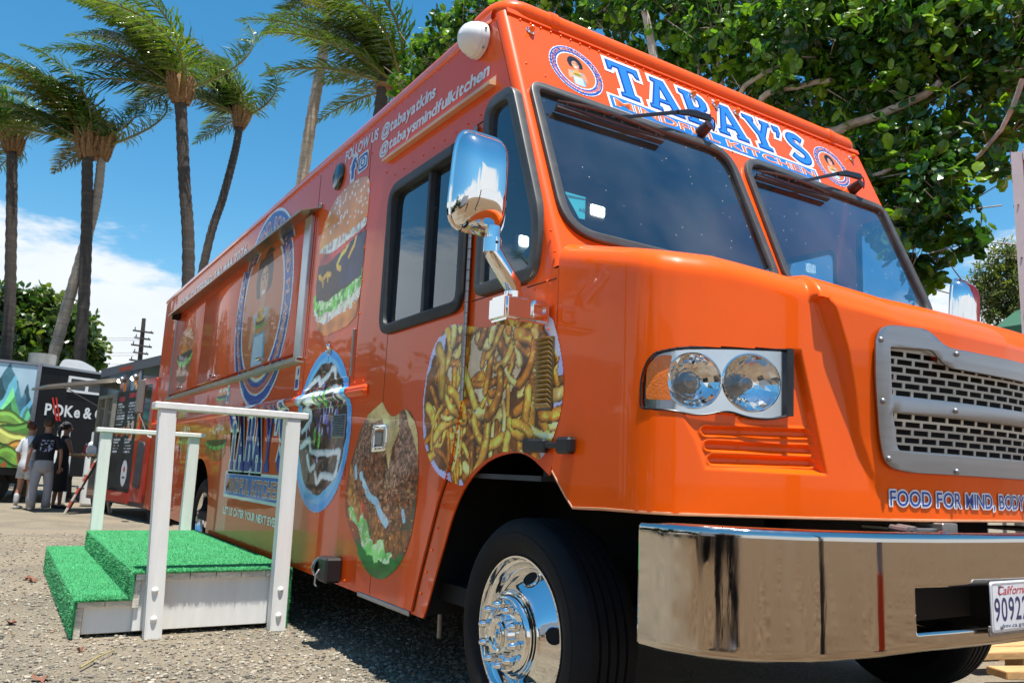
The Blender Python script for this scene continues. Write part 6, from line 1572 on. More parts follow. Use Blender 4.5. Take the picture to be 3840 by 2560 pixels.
# ------------------------------------------------------------------ black trailer with a painted mural
def frame(o, ex, ey):
    """local frame: a along ex, b up, c out of the face"""
    o = Vector(o); ex = Vector(ex).normalized(); nz_ = Vector((0, 0, 1)); n = ex.cross(nz_).normalized()
    return (lambda a, b, c=0.0: tuple(o+ex*a+nz_*b+n*c)), n
def trailer():
    c0 = Vector((-1.16, 19.0, 0.0)); t = thing('food_trailer', (-1.0, 21.0, 0), 'black food trailer with green mountain mural and poke lettering', 'food trailer')
    ex1 = Vector((1.0, 0.10, 0)).normalized()                # mural face runs left from the corner
    f1, n1 = frame(c0-ex1*3.4, ex1, None)
    ex2 = Vector((1.0, 0.62, 0)).normalized(); f2, n2 = frame(c0, ex2, None)
    BT = mat('black_trailer_paint', (0.007, 0.007, 0.008), 0.45, spec=.25, var=0.3)
    L1, L2 = 3.4, 3.2
    cA = c0-ex1*L1; cB = c0; cC = c0+ex2*L2; cD = cA+Vector((-0.4, 3.4, 0))
    mb = MB(); b = [cA, cB, cC, cC+Vector((-.8, 3, 0)), cD]
    mb.add([tuple(v+Vector((0, 0, z))) for z in (0.55, 2.82) for v in b], [(0, 1, 2, 3, 4)[::-1], (5, 6, 7, 8, 9)]+[(i, (i+1) % 5, 5+(i+1) % 5, 5+i) for i in range(5)]); mb.build('body', BT, t, smooth=0)
    mb = MB(); mb.prism([(-.02, 0), (.055, 0), (.055, 2.25), (-.02, 2.25)], lambda a, b, c: f1(L1-.05+a, .57+b, c), -.01, .02); mb.prism([(0, 0), (L1, 0), (L1, .05), (0, .05)], lambda a, b, c: f1(a, 2.78+b, c), -.01, .025); mb.prism([(0, 0), (L2, 0), (L2, .05), (0, .05)], lambda a, b, c: f2(a, 2.78+b, c), -.01, .025)
    mb.build('corner_trim', ALU, t)
    P = Paint(1.6, L1-0.06, .70, 2.77, .011)
    n = P.noise(1.6, 3); n2 = P.noise(6, 5)
    u = P.A; v = (P.B-.70)/2.07
    P.put(np.ones(P.A.shape), rgbh('#a9c6d4'), .15, n)
    for (pk, hh, wd, cl, ph) in ((2.85, .99, .55, '#4f8a9a', 1), (2.35, .86, .5, '#4d9a98', 4), (3.2, .82, .4, '#4a7f96', 6), (1.3, .95, .7, '#4f8f9a', 7), (2.95, .78, .42, '#5fae6c', 2), (2.65, .66, .5, '#8cc06a', 9), (3.25, .62, .35, '#4a8f6a', 5), (1.8, .7, .6, '#5fae6c', 3)):
        hgt = hh-np.abs(u-pk)/wd*.55+(n-.5)*.16
        m = v < hgt; P.put(m, rgbh(cl), .3, n2); P.put(m & (np.sin((u-pk)*16+(v*9)+ph+n*4) > .45), rgbh(cl)*.62, .2, n2); P.put(m & (np.sin((u-pk)*13-(v*12)+ph+n*5) > .72), np.minimum(rgbh(cl)*1.35+.05, 1), .1, n2)
    for k, (bb, cl) in enumerate(((.52, '#7fae4f'), (.46, '#a9bf5a'), (.40, '#5d9040'), (.34, '#c0c468'), (.28, '#4c7f35'), (.22, '#b7873e'), (.15, '#6f9c3e'), (.09, '#3e6e2c'))):
        e = v-(bb+.045*np.sin(u*5.2+k*1.9)+.02*np.sin(u*11+k)); P.put(e < 0, rgbh(cl), .25, n2); P.put((e < 0) & (e > -.02), rgbh(cl)*.6); P.put((e < -.03) & (e > -.06), np.minimum(rgbh(cl)*1.25, 1))
    P.put((P.noise(8, 11) > .62) & (v < .2), rgbh('#a5562c'), .3, n2)
    P.sheet('mural', lambda a, b: f1(a, b, 0.006), PRINT, t)
    # lettering on the dark face
    wv = mat('white_letter_paint', (.75, .75, .73), .5)
    mb = MB(); g = lambda a, b: f2(0.23+a, 1.83+b, .006)
    lettering('brand_lettering', 'POKe & GRILL', lambda a, b: f2(0.20+a*(1.0), 1.80+b, .008), wv, t, 1.95, .23, off=0.03, gap=0.15, space=.18)
    MB().prism([(.30, 2.16), (.335, 2.165), (.50, 1.70), (.46, 1.69)], lambda a, b, c: f2(a, b, c), .010, .014).build('red_chopstick', mat('red_stroke', (.6, .03, .02), .5), t)
    MB().prism([(.38, 2.17), (.41, 2.175), (.56, 1.70), (.53, 1.69)], lambda a, b, c: f2(a, b, c), .010, .014).build('red_chopstick', MATS['red_stroke'], t)
    w = plate('trailer_window', [(.62, 2.32), (1.5, 2.32), (1.5, 2.66), (.62, 2.66)], lambda a, b, c: f2(a, b, .015+c), WHITE_P, t, holes=[[(.67, 2.37), (1.03, 2.37), (1.03, 2.61), (.67, 2.61)], [(1.09, 2.37), (1.45, 2.37), (1.45, 2.61), (1.09, 2.61)]], thick=.03)
    MB().prism([(.66, 2.36), (1.46, 2.36), (1.46, 2.62), (.66, 2.62)], lambda a, b, c: f2(a, b, c), .004, .008).build('pane', mat('dark_pane', (.03, .035, .04), .08), w)
    # roof vents
    MB().tube([tuple(Vector((-1.13, 20.3, 2.80))), tuple(Vector((-1.13, 20.3, 3.16)))], .27, 24).build('roof_vent', ALU_P, t)
    mb = MB(); mb.prism(smooth_poly([(-.38, 0), (.38, 0), (.34, .10, .05), (.05, .24, .1), (-.30, .24, .08)], .05, 4), lambda a, b, c: (-.45+a, 20.2+c, 2.83+b), -.3, .3); mb.build('roof_unit', WHITE_P, t)
    # chassis and wheels
    MB().box(-4.2, -1.2, 19.3, 21.5, .38, .56).build('chassis', DARK, t)
    for x in (-1.75, -2.6):
        M = Matrix.Translation((x, 19.32, .33)) @ Matrix.Rotation(PI/2, 4, 'Z'); MB().lathe([(-.1, .17), (-.11, .30), (-.07, .33), (.07, .33), (.1, .3)], M, 28).build('wheel', TYRE_M, t)
    return f2
F2 = trailer()
def propane():
    for x, y, lab in ((-0.02, 18.35, 'white gas bottle standing by the black trailer, behind the woman in black'), (-0.62, 18.6, 'smaller white gas bottle behind the boy in a black shirt')):
        t = thing('gas_bottle', (x, y, 0), lab, 'gas bottle'); M = Matrix.Translation((x, y, 0)) @ Matrix.Rotation(-PI/2, 4, 'Y')
        MB().lathe([(.02, .0), (.02, .15), (.06, .185), (1.10, .185), (1.25, .16), (1.33, .07), (1.34, .0)], M, 24).build('tank', WHITE_P, t); MB().lathe([(1.28, .12), (1.48, .12), (1.48, .11), (1.28, .11)], M, 20).build('collar', WHITE_P, t)
propane()

# ------------------------------------------------------------------ red and black food truck with raised hatch
def red_truck():
    a0 = Vector((-0.20, 17.2, 0)); a1 = Vector((0.42, 13.4, 0)); ex = (a1-a0).normalized(); LL = (a1-a0).length
    t = thing('food_truck', tuple((a0+a1)/2+Vector((1.0, 0, 0))), 'red and black food truck with raised serving hatch beyond the white steps', 'food truck')
    f, n = frame(a0, ex, None); n = -n if n.x > 0 else n
    def f(a, b, c=0.0): return tuple(a0+ex*a+Vector((0, 0, b))+n*c)
    RED = mat('red_truck_paint', (.52, .035, .015), .32, coat=.8, var=.08, dirt=.15); BK = mat('black_truck_paint', (.016, .017, .02), .3, coat=.6, var=.3)
    body_ = [(0, .22), (LL, .22), (LL, 2.52), (LL-.15, 2.62), (.15, 2.62), (0, 2.52)]
    MB().prism(body_, f, -2.1, 0.0).build('body', BK, t, smooth=0)
    MB().prism([(0, 2.50), (LL, 2.50), (LL, 2.66), (0, 2.66)], f, -2.12, .012).build('roof_edge', mat('roof_edge_grey', (.10, .10, .11), .5), t)
    MB().prism([(1.2, 2.53), (1.9, 2.53), (1.9, 2.60), (1.2, 2.60)], f, .01, .018).build('red_stripe', RED, t)
    # lower red skirt, cab door
    MB().prism([(.1, .25), (2.55, .25), (2.55, .42), (.1, .42)], f, 0, .02).build('sill', RED, t)
    d = plate('cab_door', smooth_poly([(2.62, .30), (3.30, .30), (3.36, 2.30), (2.58, 2.30)], .04, 4), lambda a, b, c: f(a, b, .015+c), RED, t, holes=[smooth_poly([(2.72, 1.42), (3.18, 1.42), (3.20, 2.2), (2.72, 2.2)], .06, 4)], thick=.03)
    MB().prism([(2.70, 1.40), (3.22, 1.40), (3.22, 2.22), (2.70, 2.22)], f, .002, .006).build('door_pane', MATS['dark_pane'], d)
    plate('door_panel', smooth_poly([(2.80, .55), (3.10, .50), (3.16, 1.25), (2.84, 1.28)], .08, 5), lambda a, b, c: f(a, b, .036+c), mat('step_grey', (.05, .05, .055), .6), d, thick=.012, bev=.004)
    # menu panels
    P = Paint(1.28, 2.52, .48, 2.48, .016); nn = P.noise(12, 3)
    P.put(np.ones(P.A.shape), rgbh('#26282b'), .3, nn)
    r = random.Random(2)
    P.put((P.B > 2.15) & (np.abs(P.A-1.9) > .03), rgbh('#3a4a58'), .3, nn)
    for k in range(22): P.put((P.ell(r.uniform(1.35, 2.45), r.uniform(2.17, 2.42), r.uniform(.04, .1), r.uniform(.06, .14)) < 1) & (P.B > 2.15), rgbh(r.choice(['#b5622f', '#c98a4a', '#7a3a22', '#d9b27a', '#6f8fa8'])), .4, nn)
    P.put((np.abs(P.B-2.06) < .04) & (P.A > 1.95), rgbh('#a8323a')); P.put((np.abs(P.B-2.02) < .04) & (P.A > 1.4) & (P.A < 1.7), rgbh('#a8323a'))
    for k in range(17):
        z = 1.93-k*.052
        if 1.35 < z < 1.55: continue
        for x in (1.36, 1.98):
            w = r.uniform(.25, .45); P.put((np.abs(P.B-z) < .013) & (P.A > x) & (P.A < x+w) & (P.noise(40, 6) > .42), rgbh('#cfd4d8'))
    for k in range(16): P.put((P.ell(r.uniform(1.35, 2.45), r.uniform(1.36, 1.56), r.uniform(.04, .09), r.uniform(.04, .08)) < 1), rgbh(r.choice(['#b5622f', '#c9a06a', '#8a3a22', '#d0b8a0'])), .4, nn)
    P.put(P.ell(2.15, .74, .16, .22) < 1, rgbh('#d8dade')); P.put(P.ell(2.15, .80, .05, .05) < 1, rgbh('#c0392b')); P.put((np.abs(P.B-.66) < .02) & (np.abs(P.A-2.15) < .08), rgbh('#333333'))
    P.sheet('menu_board', lambda a, b: f(a, b, .008), PRINT, t)
    # serving window and hatch
    w = plate('serving_window', [(.25, 1.05), (1.22, 1.05), (1.22, 2.12), (.25, 2.12)], lambda a, b, c: f(a, b, .03+c), ALU_P, t, holes=[[(.30, 1.12), (.72, 1.12), (.72, 2.06), (.30, 2.06)], [(.78, 1.12), (1.17, 1.12), (1.17, 2.06), (.78, 2.06)]], thick=.06)
    MB().prism([(.28, 1.08), (1.2, 1.08), (1.2, 2.1), (.28, 2.1)], f, .004, .008).build('pane', mat('kitchen_glass', (.10, .11, .12), .08), w)
    h = MB(); h.prism([(0.0, 2.34), (.02, 2.42), (1.15, 2.17), (1.15, 2.13)], lambda c, b, a: f(a, b, c), .05, 1.30); h.build('hatch', mat('hatch_grey', (.30, .27, .23), .45, .6, var=.2), t)
    MB().tube([f(1.2, 1.75, .02), f(1.2, 2.17, .9)], .010, 6).build('hatch_strut', STEEL, t)
    for a_ in (1.55, 2.3):
        l = MB().ball(f(a_, 2.36, .05), .055, 12, 8).build('work_light', STEEL, t); MB().ball(f(a_-.02, 2.335, .09), .036, 10, 6).build('lit_bulb', mat('lit_bulb', (1, .95, .8), .4, emis=(1, .93, .75), estr=5), l)
    # mirror, front wheel
    m_ = MB().obox(Matrix.Translation(f(3.45, 1.95, .28)), .10, .16, .52, .02).build('mirror', mat('mirror_grey', (.25, .23, .21), .4, .4), t)
    MB().tube([f(3.45, 1.7, .25), f(3.5, 1.35, .10), f(3.6, 1.3, 0)], .02, 8).build('mirror_arm', CHROME, m_)
    for a_ in (.55, 3.7):
        M = Matrix.Translation(f(a_, .38, -.14)) @ Matrix.Rotation(math.atan2(n.y, n.x)+PI, 4, 'Z'); MB().lathe([(-.11, .20), (-.12, .34), (-.08, .38), (.1, .38), (.12, .3)], M, 32).build('wheel', TYRE_M, t)
    # counter hung below the hatch
    MB().prism([(.15, 1.00), (1.25, 1.00), (1.25, 1.035), (.15, 1.035)], f, 0, .38).build('counter', mat('counter_wood', (.25, .16, .09), .5, var=.3), t)
    return f
RF = red_truck()
def counter_things():
    t = thing('napkin_holder', RF(.75, 1.035, .2), 'pale napkin box standing on the counter of the red truck', 'napkin box')
    MB().obox(Matrix.Translation(RF(.75, 1.10, .2)), .16, .12, .13, .01).build('box', WHITE_P, t); MB().obox(Matrix.Translation(RF(.75, 1.175, .2)), .10, .05, .03).build('napkin', WHITE_P, t)
    t = thing('sauce_bottle', RF(.45, 1.035, .22), 'red sauce bottle on the counter of the red truck', 'sauce bottle'); p = Vector(RF(.45, 1.035, .22))
    MB().tube([p, p+Vector((0, 0, .14)), p+Vector((0, 0, .16))], [.035, .035, .012], 12).build('bottle', mat('sauce_red', (.5, .02, .02), .3), t); MB().tube([p+Vector((0, 0, .16)), p+Vector((0, 0, .20))], [.012, .005], 8).build('nozzle', WHITE_P, t)
counter_things()
def ladder():
    t = thing('step_ladder', (-.35, 15.9, 0), 'folding step ladder with red and white striped rail by the red truck', 'step ladder')
    MB_ = mat('ladder_dark', (.05, .045, .045), .5); 
    A = Vector((-.62, 15.75, 0.0)); Tp = Vector((-.20, 15.95, 1.0)); mb = MB()
    sg = 9; red = mat('ladder_red', (.30, .05, .03), .5); wht = mat('ladder_white', (.36, .33, .28), .6)
    for k in range(sg):
        p = A.lerp(Tp, k/sg); q = A.lerp(Tp, (k+1)/sg); MB().tube([p, q], .022, 6).build('rail_stripe', wht if k % 2 == 0 else red, t)
    for o in ((.10, .28),):
        MB().tube([A+Vector((.06, .36, 0)), Tp+Vector((.05, .18, 0))], .022, 6).build('rail', MB_, t)
    MB().tube([Vector((.10, 16.0, 0)), Tp+Vector((.03, 0, 0))], .018, 6).build('rear_leg', STEEL, t); MB().tube([Vector((.16, 16.35, 0)), Tp+Vector((.07, .18, 0))], .018, 6).build('rear_leg', STEEL, t)
    for k in range(1, 5): MB().obox(Matrix.Translation(A.lerp(Tp, k/4.6)+Vector((.03+.0*k, .17, 0))), .10, .30, .025).build('tread', MB_, t)
    MB().obox(Matrix.Translation(Tp+Vector((.02, .09, .01))), .16, .26, .03).build('top_cap', MB_, t)
ladder()

# ------------------------------------------------------------------ people waiting to order
def skin_mesh(chains, sub=1):
    """chains: list of [(pos, rx, ry)...]; chain starting with an int joins that vertex of the first chain"""
    vs, es, rs = [], [], []
    for ch in chains:
        prev = None
        for q in ch:
            if isinstance(q, int): prev = q; continue
            vs.append(tuple(q[0])); rs.append((q[1], q[2] if len(q) > 2 else q[1])); i = len(vs)-1
            if prev is not None: es.append((prev, i))
            prev = i
    me = bpy.data.meshes.new('sk'); me.from_pydata(vs, es, []); ob = bpy.data.objects.new('sk', me); COL.objects.link(ob)
    m = ob.modifiers.new('skin', 'SKIN')
    for i, r in enumerate(rs): me.skin_vertices[0].data[i].radius = r
    me.skin_vertices[0].data[0].use_root = True
    m.use_smooth_shade = True; m.branch_smoothing = .6
    s = ob.modifiers.new('sub', 'SUBSURF'); s.levels = sub; s.render_levels = sub
    dg = bpy.context.evaluated_depsgraph_get(); dg.update()
    out = bpy.data.meshes.new_from_object(ob.evaluated_get(dg)); bpy.data.objects.remove(ob); bpy.data.meshes.remove(me)
    return out
def from_mesh(name, me, M, m, parent):
    me.transform(M); me.materials.clear(); me.materials.append(m); me.polygons.foreach_set('use_smooth', [True]*len(me.polygons)); me.name = name
    return link(name, me, parent)
def person(loc, rz, h, label, skin, arms, top, bottom, hair, legs=((-.09, 0), (.09, 0)), kind='m'):
    """local frame: faces +y, feet on z=0; arms = ((elbow, hand) left, right)"""
    k = h/1.75; t = thing('person', loc, label, 'person', None)
    M = Matrix.Translation(loc) @ Matrix.Rotation(rz, 4, 'Z') @ Matrix.Scale(k, 4)
    V = Vector; sw = .185 if kind == 'm' else .165
    sp = [(V((0, 0, .93)), .135, .10), (V((0, 0, 1.08)), .125, .092), (V((0, 0.0, 1.25)), .135, .095), (V((0, 0, 1.40)), .13, .085), (V((0, 0, 1.48)), .062, .06), (V((0, .012, 1.56)), .052, .055), (V((0, .025, 1.63)), .070, .085), (V((0, .02, 1.70)), .072, .09), (V((0, .01, 1.745)), .045, .055)]
    ch = [sp]
    hands = []
    for i, sx in enumerate((-1, 1)):
        e, hd = arms[i]; S_ = V((sx*sw, 0, 1.395)); E = V(e); H = V(hd); d = (H-E).normalized()
        ch.append([3, (S_, .055, .055), (S_.lerp(E, .5), .045), (E, .036), (E.lerp(H, .5), .034), (H, .024, .022), (H+d*.05, .036, .018), (H+d*.085, .034, .016)])
        hands.append((H+d*.08, d, sx))
        lx, ly = legs[i]
        ch.append([0, (V((sx*.088, 0, .86)), .092), (V((lx, ly*.4+.01, .48)), .055), (V((lx, ly*.7-.01, .30)), .054), (V((lx, ly-.01, .09)), .036), (V((lx, ly+.0, .045)), .036, .03), (V((lx, ly+.12, .03)), .038, .026), (V((lx, ly+.17, .025)), .025, .02)])
    base = skin_mesh(ch, 1)
    bm = bmesh.new(); bm.from_mesh(base)
    for p, d, sx in hands:      # five separate fingers on each hand
        sd = d.cross(V((0, 1, 0))); sd = sd.normalized() if sd.length > .1 else V((0, 0, 1))
        pn = sd.cross(d).normalized()
        for q in range(4):
            o = p+sd*(q-1.5)*.018; L_ = (.065, .078, .074, .058)[q]; mb = MB(); mb.tube([o-d*.02, o+d*L_*.5+pn*.006, o+d*L_*.85+pn*.022, o+d*L_+pn*.036], [.0095, .009, .0082, .006], 6)
            vv = [bm.verts.new(v) for v in mb.v]
            for f in mb.f:
                try: bm.faces.new([vv[i] for i in f])
                except ValueError: pass
        o = p-d*.05+sd*.03; mb = MB(); mb.tube([o-sd*.012, o+sd*.022+d*.02, o+sd*.03+d*.05, o+sd*.028+d*.07], [.012, .011, .0095, .006], 6)
        vv = [bm.verts.new(v) for v in mb.v]
        for f in mb.f:
            try: bm.faces.new([vv[i] for i in f])
            except ValueError: pass
    # face: nose, ears, brow and lips grown onto the head
    for c, r_, s_ in (((0, .118, 1.645), .016, (.7, 1, 1.3)), ((-.078, .02, 1.65), .026, (.35, .7, 1)), ((.078, .02, 1.65), .026, (.35, .7, 1)), ((0, .108, 1.605), .018, (1.2, .4, .4)), ((0, .096, 1.685), .03, (1.5, .35, .3))):
        bmesh.ops.create_uvsphere(bm, u_segments=8, v_segments=6, radius=r_, matrix=Matrix.Translation(c) @ Matrix.Diagonal((*s_, 1)))
    bm.to_mesh(base); bm.free()
    b = from_mesh('body', base, M, mat(*skin), t)
    mb = MB()
    for sx in (-.028, .028): mb.ball((sx, .106, 1.662), .009, 8, 6)
    me = bpy.data.meshes.new('eyes'); me.from_pydata(mb.v, [], mb.f); from_mesh('eyes', me, M, BLACK, b)
    # clothes a little outside the body
    def loft(mb, rings, n=20):
        b0 = len(mb.v)
        for (cx, cy, z, rx, ry) in rings:
            for q in range(n): mb.v.append((cx+rx*math.cos(2*PI*q/n), cy+ry*math.sin(2*PI*q/n), z))
        for i in range(len(rings)-1):
            for q in range(n): mb.f.append((b0+i*n+q, b0+i*n+(q+1) % n, b0+(i+1)*n+(q+1) % n, b0+(i+1)*n+q))
    def garment(name, mb, m):
        me = bpy.data.meshes.new(name); me.from_pydata(mb.v, [], mb.f); return from_mesh(name, me, M, m, t)
    if top:
        sl = top['sleeve']; mb = MB(); hz = top['hem']; wd = 1.0 if kind == 'm' else .90
        loft(mb, [(0, -.005, hz-.02, .172*wd, .132*wd), (0, -.005, hz+.06, .170*wd, .130*wd), (0, 0, 1.06, .158*wd, .120*wd), (0, 0, 1.22, .172*wd, .125*wd), (0, 0, 1.34, .186*wd, .122*wd), (0, 0, 1.42, .150*wd, .098*wd), (0, 0, 1.475, .085, .075), (0, .005, 1.50, .066, .066)])
        if sl:
            for i, sx in enumerate((-1, 1)):
                e, hd = arms[i]; S_ = V((sx*(sw-.03), 0, 1.385)); E = V(e); mb.tube([S_-V((sx*.07, 0, -.01)), S_, S_.lerp(E, sl*.5), S_.lerp(E, sl)], [.072, .080, .072, .072], 12, cap=False)
        garment(top['name'], mb, mat(*top['mat'][0], **top['mat'][1]))
        if top.get('print'):
            P = Paint(-.115, .115, 1.13, 1.375, .006); n = P.noise(34, 2); P.put(((P.B > 1.33) & (n > .40) & (np.abs(P.B-1.352) < .016)) | ((P.B < 1.315) & (n > .50)), rgbh('#9aa0b8'), .3, n)
            P.sheet('shirt_print', lambda a, b: tuple(M @ V((a, -.003-.125*math.sqrt(max(0, 1-(a/.178)**2))-.008, b))), PRINT, t)
    if bottom:
        lo = bottom['hem']; mb = MB()
        if bottom['kind'] == 'skirt': loft(mb, [(0, 0, 1.0, .140, .110), (0, -.01, .88, .172, .145), (0, -.01, .72, .178, .155), (0, 0, lo, .195, .175)])
        else:
            loft(mb, [(0, 0, 1.0, .158, .120), (0, -.012, .90, .176, .142), (0, -.012, .80, .182, .140), (0, 0, .74, .15, .11), (0, 0, .71, .06, .05)])
            for i, sx in enumerate((-1, 1)):
                lx, ly = legs[i]
                if bottom['kind'] == 'trousers': mb.tube([V((sx*.086, -.005, .86)), V((sx*.092, 0, .76)), V((lx, ly*.4+.01, .48)), V((lx, ly*.75, .25)), V((lx, ly, lo))], [.085, .098, .082, .078, .082], 14)
                else: mb.tube([V((sx*.086, -.005, .86)), V((sx*.092, 0, .76)), V((lx*.98, ly*.3, lo))], [.09, .105, .105], 14)
        garment(bottom['name'], mb, mat(*bottom['mat'][0], **bottom['mat'][1]))
    # hair
    mb = MB(); r = random.Random(int(h*1000)); 
    mb.ball((0, -.002, 1.70), .098, 16, 12, (.90, 1.04, .92))
    for q in range(40):
        a = r.uniform(0, 6.28); e = r.uniform(-.2, 1.5); p = V((math.cos(a)*math.cos(e)*.078, -.014+math.sin(a)*math.cos(e)*.088, 1.69+math.sin(e)*.082))
        if p.y > .05 and p.z < 1.73: continue
        mb.ball(p, r.uniform(.02, .032), 6, 5)
    if hair['kind'] == 'tail':
        mb.tube([V((0, -.08, 1.72)), V((0, -.13, 1.68)), V((0, -.13, 1.55)), V((.01, -.11, 1.42))], [.035, .042, .038, .012], 8)
    if hair['kind'] == 'bun': mb.ball((0, -.10, 1.77), .045, 10, 8)
    me = bpy.data.meshes.new('hair'); me.from_pydata(mb.v, [], mb.f); from_mesh('hair', me, M, mat(*hair['mat']), t)
    # shoes
    for i in range(2):
        lx, ly = legs[i]; me = skin_mesh([[(V((lx, ly-.055, .05)), .040, .045), (V((lx, ly+.03, .048)), .045, .042), (V((lx, ly+.12, .040)), .047, .034), (V((lx, ly+.185, .034)), .034, .026)]], 1)
        for v in me.vertices: v.co.z = max(0.0, v.co.z)
        from_mesh('shoe', me, M, mat('shoe_pale', (.55, .55, .55), .5) if hair['kind'] != 'tail' else mat('shoe_dark', (.04, .03, .05), .5), t)
    if hair['kind'] == 'bun':
        for i in range(2):
            lx, ly = legs[i]; me = skin_mesh([[(V((lx, ly*.8-.005, .34)), .062, .066), (V((lx, ly*.9-.01, .18)), .056, .058), (V((lx, ly-.01, .08)), .052, .055)]], 1); from_mesh('boot', me, M, mat('boot_grey', (.42, .42, .43), .6, var=.3, vscale=40), t)
SK1 = ('skin_tan', (.42, .20, .12), .5); SK2 = ('skin_brown', (.30, .135, .08), .5)
person((-.98, 16.7, 0), .12, 1.60, 'boy in black printed T-shirt and grey trousers seen from behind', SK1, (((-.27, -.03, 1.12), (-.285, .05, .86)), ((.27, -.03, 1.12), (.285, .03, .86))),
       {'name': 'shirt', 'sleeve': .72, 'hem': .86, 'mat': (('black_cotton', (.012, .013, .016), .85), {}), 'print': True}, {'name': 'trousers', 'kind': 'trousers', 'hem': .06, 'mat': (('grey_fleece', (.34, .33, .34), .9), {'var': .1})}, {'kind': 'short', 'mat': ('hair_brown', (.06, .032, .016), .6)}, legs=((-.13, -.02), (.13, .02)))
person((-1.22, 17.05, 0), -.75, 1.53, 'girl in white top, pale shorts and grey boots beside the boy in black', SK1, (((-.24, -.03, 1.13), (-.25, .08, .90)), ((.24, -.03, 1.13), (.22, .16, .96))),
       {'name': 'top', 'sleeve': .85, 'hem': .93, 'mat': (('white_cotton', (.62, .62, .64), .85), {})}, {'name': 'shorts', 'kind': 'shorts', 'hem': .62, 'mat': (('pale_shorts', (.45, .46, .48), .85), {'var': .3})}, {'kind': 'bun', 'mat': ('hair_auburn', (.10, .035, .015), .55)}, legs=((-.10, -.05), (.10, .06)), kind='f')
person((-.66, 17.3, 0), -1.25, 1.58, 'woman in black dress with dark ponytail reaching to the counter', SK2, (((-.22, .06, 1.13), (-.16, .36, 1.10)), ((.22, .08, 1.13), (.14, .40, 1.12))),
       {'name': 'bodice', 'sleeve': 0, 'hem': .94, 'mat': (('black_dress', (.010, .010, .012), .8), {})}, {'name': 'skirt', 'kind': 'skirt', 'hem': .36, 'mat': (('black_skirt', (.012, .012, .013), .85), {'var': .2})}, {'kind': 'tail', 'mat': ('hair_black', (.014, .011, .012), .45)}, legs=((-.08, -.03), (.08, .03)), kind='f')

# ------------------------------------------------------------------ right-hand side
def red_trailer():
    t = thing('enclosed_trailer', (6.5, 3.2, 0), 'red enclosed trailer with pale metal corner trim at right edge', 'trailer')
    a0 = Vector((4.665, 2.925, 0)); ex = Vector((.5, -.866, 0)).normalized(); ey = Vector((.955, .295, 0)).normalized()
    RED = mat('red_trailer_paint', (.42, .018, .016), .3, coat=.6, var=.06); TRIM = mat('pink_white_trim', (.62, .50, .48), .4, coat=.4, var=.08, dirt=.2)
    def q(a, b, z): return tuple(a0+ex*a+ey*b+Vector((0, 0, z)))
    mb = MB(); mb.add([q(a, b, z) for z in (.55, 3.62) for a, b in ((0.02, .02), (2.3, .02), (2.3, 2.2), (.02, 2.2))], [(0, 3, 2, 1), (4, 5, 6, 7), (0, 1, 5, 4), (1, 2, 6, 5), (2, 3, 7, 6), (3, 0, 4, 7)]); mb.build('body', RED, t, smooth=0)
    def bar(n, a_, b_, z_):
        mb = MB(); mb.add([q(a, b, z) for z in z_ for a, b in ((a_[0], b_[0]), (a_[1], b_[0]), (a_[1], b_[1]), (a_[0], b_[1]))], [(0, 3, 2, 1), (4, 5, 6, 7), (0, 1, 5, 4), (1, 2, 6, 5), (2, 3, 7, 6), (3, 0, 4, 7)]); return mb.build(n, TRIM, t, smooth=0)
    bar('corner_trim', (0, .075), (0, .06), (.5, 3.65)); bar('top_trim', (.08, 2.32), (-.004, .06), (3.58, 3.665)); bar('bottom_trim', (.08, 2.32), (-.004, .06), (.5, .6)); bar('corner_trim', (0, .06), (2.1, 2.2), (.5, 3.65)); bar('top_trim', (0, .05), (.08, 2.1), (3.58, 3.66))
    mb = MB()
    for z in np.arange(.7, 3.6, .42): mb.ball(q(.03, -.002, z), .008, 6, 4); mb.ball(q(-.002, .03, z), .008, 6, 4)
    mb.build('rivets', STEEL, t, kind='stuff')
    for b in (.9, 1.6):
        M = Matrix.Translation(q(.1, b, .33)) @ Matrix.Rotation(math.atan2(ex.y, ex.x), 4, 'Z'); MB().lathe([(-.1, .17), (-.11, .30), (-.07, .33), (.07, .33), (.1, .3)], M, 28).build('wheel', TYRE_M, t)
red_trailer()
def canopy():
    t = thing('green_canopy', (9.3, 5.0, 0), 'dark green canopy roof just above the hood line near red trailer', 'canopy')
    gm = mat('green_canvas', (.008, .085, .045), .7)
    c = Vector((9.3, 5.0, 0)); mb = MB(); p = [(9.05, 5.28, 3.16), (9.6, 4.4, 3.30), (11.6, 5.6, 3.30), (11.0, 6.5, 3.16)]
    top = (10.3, 5.4, 3.75); mb.add(p+[top]+[(x, y, z-.22) for x, y, z in p], [(0, 1, 4), (1, 2, 4), (2, 3, 4), (3, 0, 4), (0, 1, 6, 5), (1, 2, 7, 6), (2, 3, 8, 7), (3, 0, 5, 8)]); mb.build('canvas', gm, t, smooth=0)
    for x, y, z in p: MB().tube([(x, y, 0), (x, y, z)], .025, 6).build('leg', STEEL, t)
canopy()
PL = mat('fresh_lumber', (.52, .30, .12), .6, var=.25, vscale=4, bump=.2, bscale=20, stretch=(.4, 5, 5))
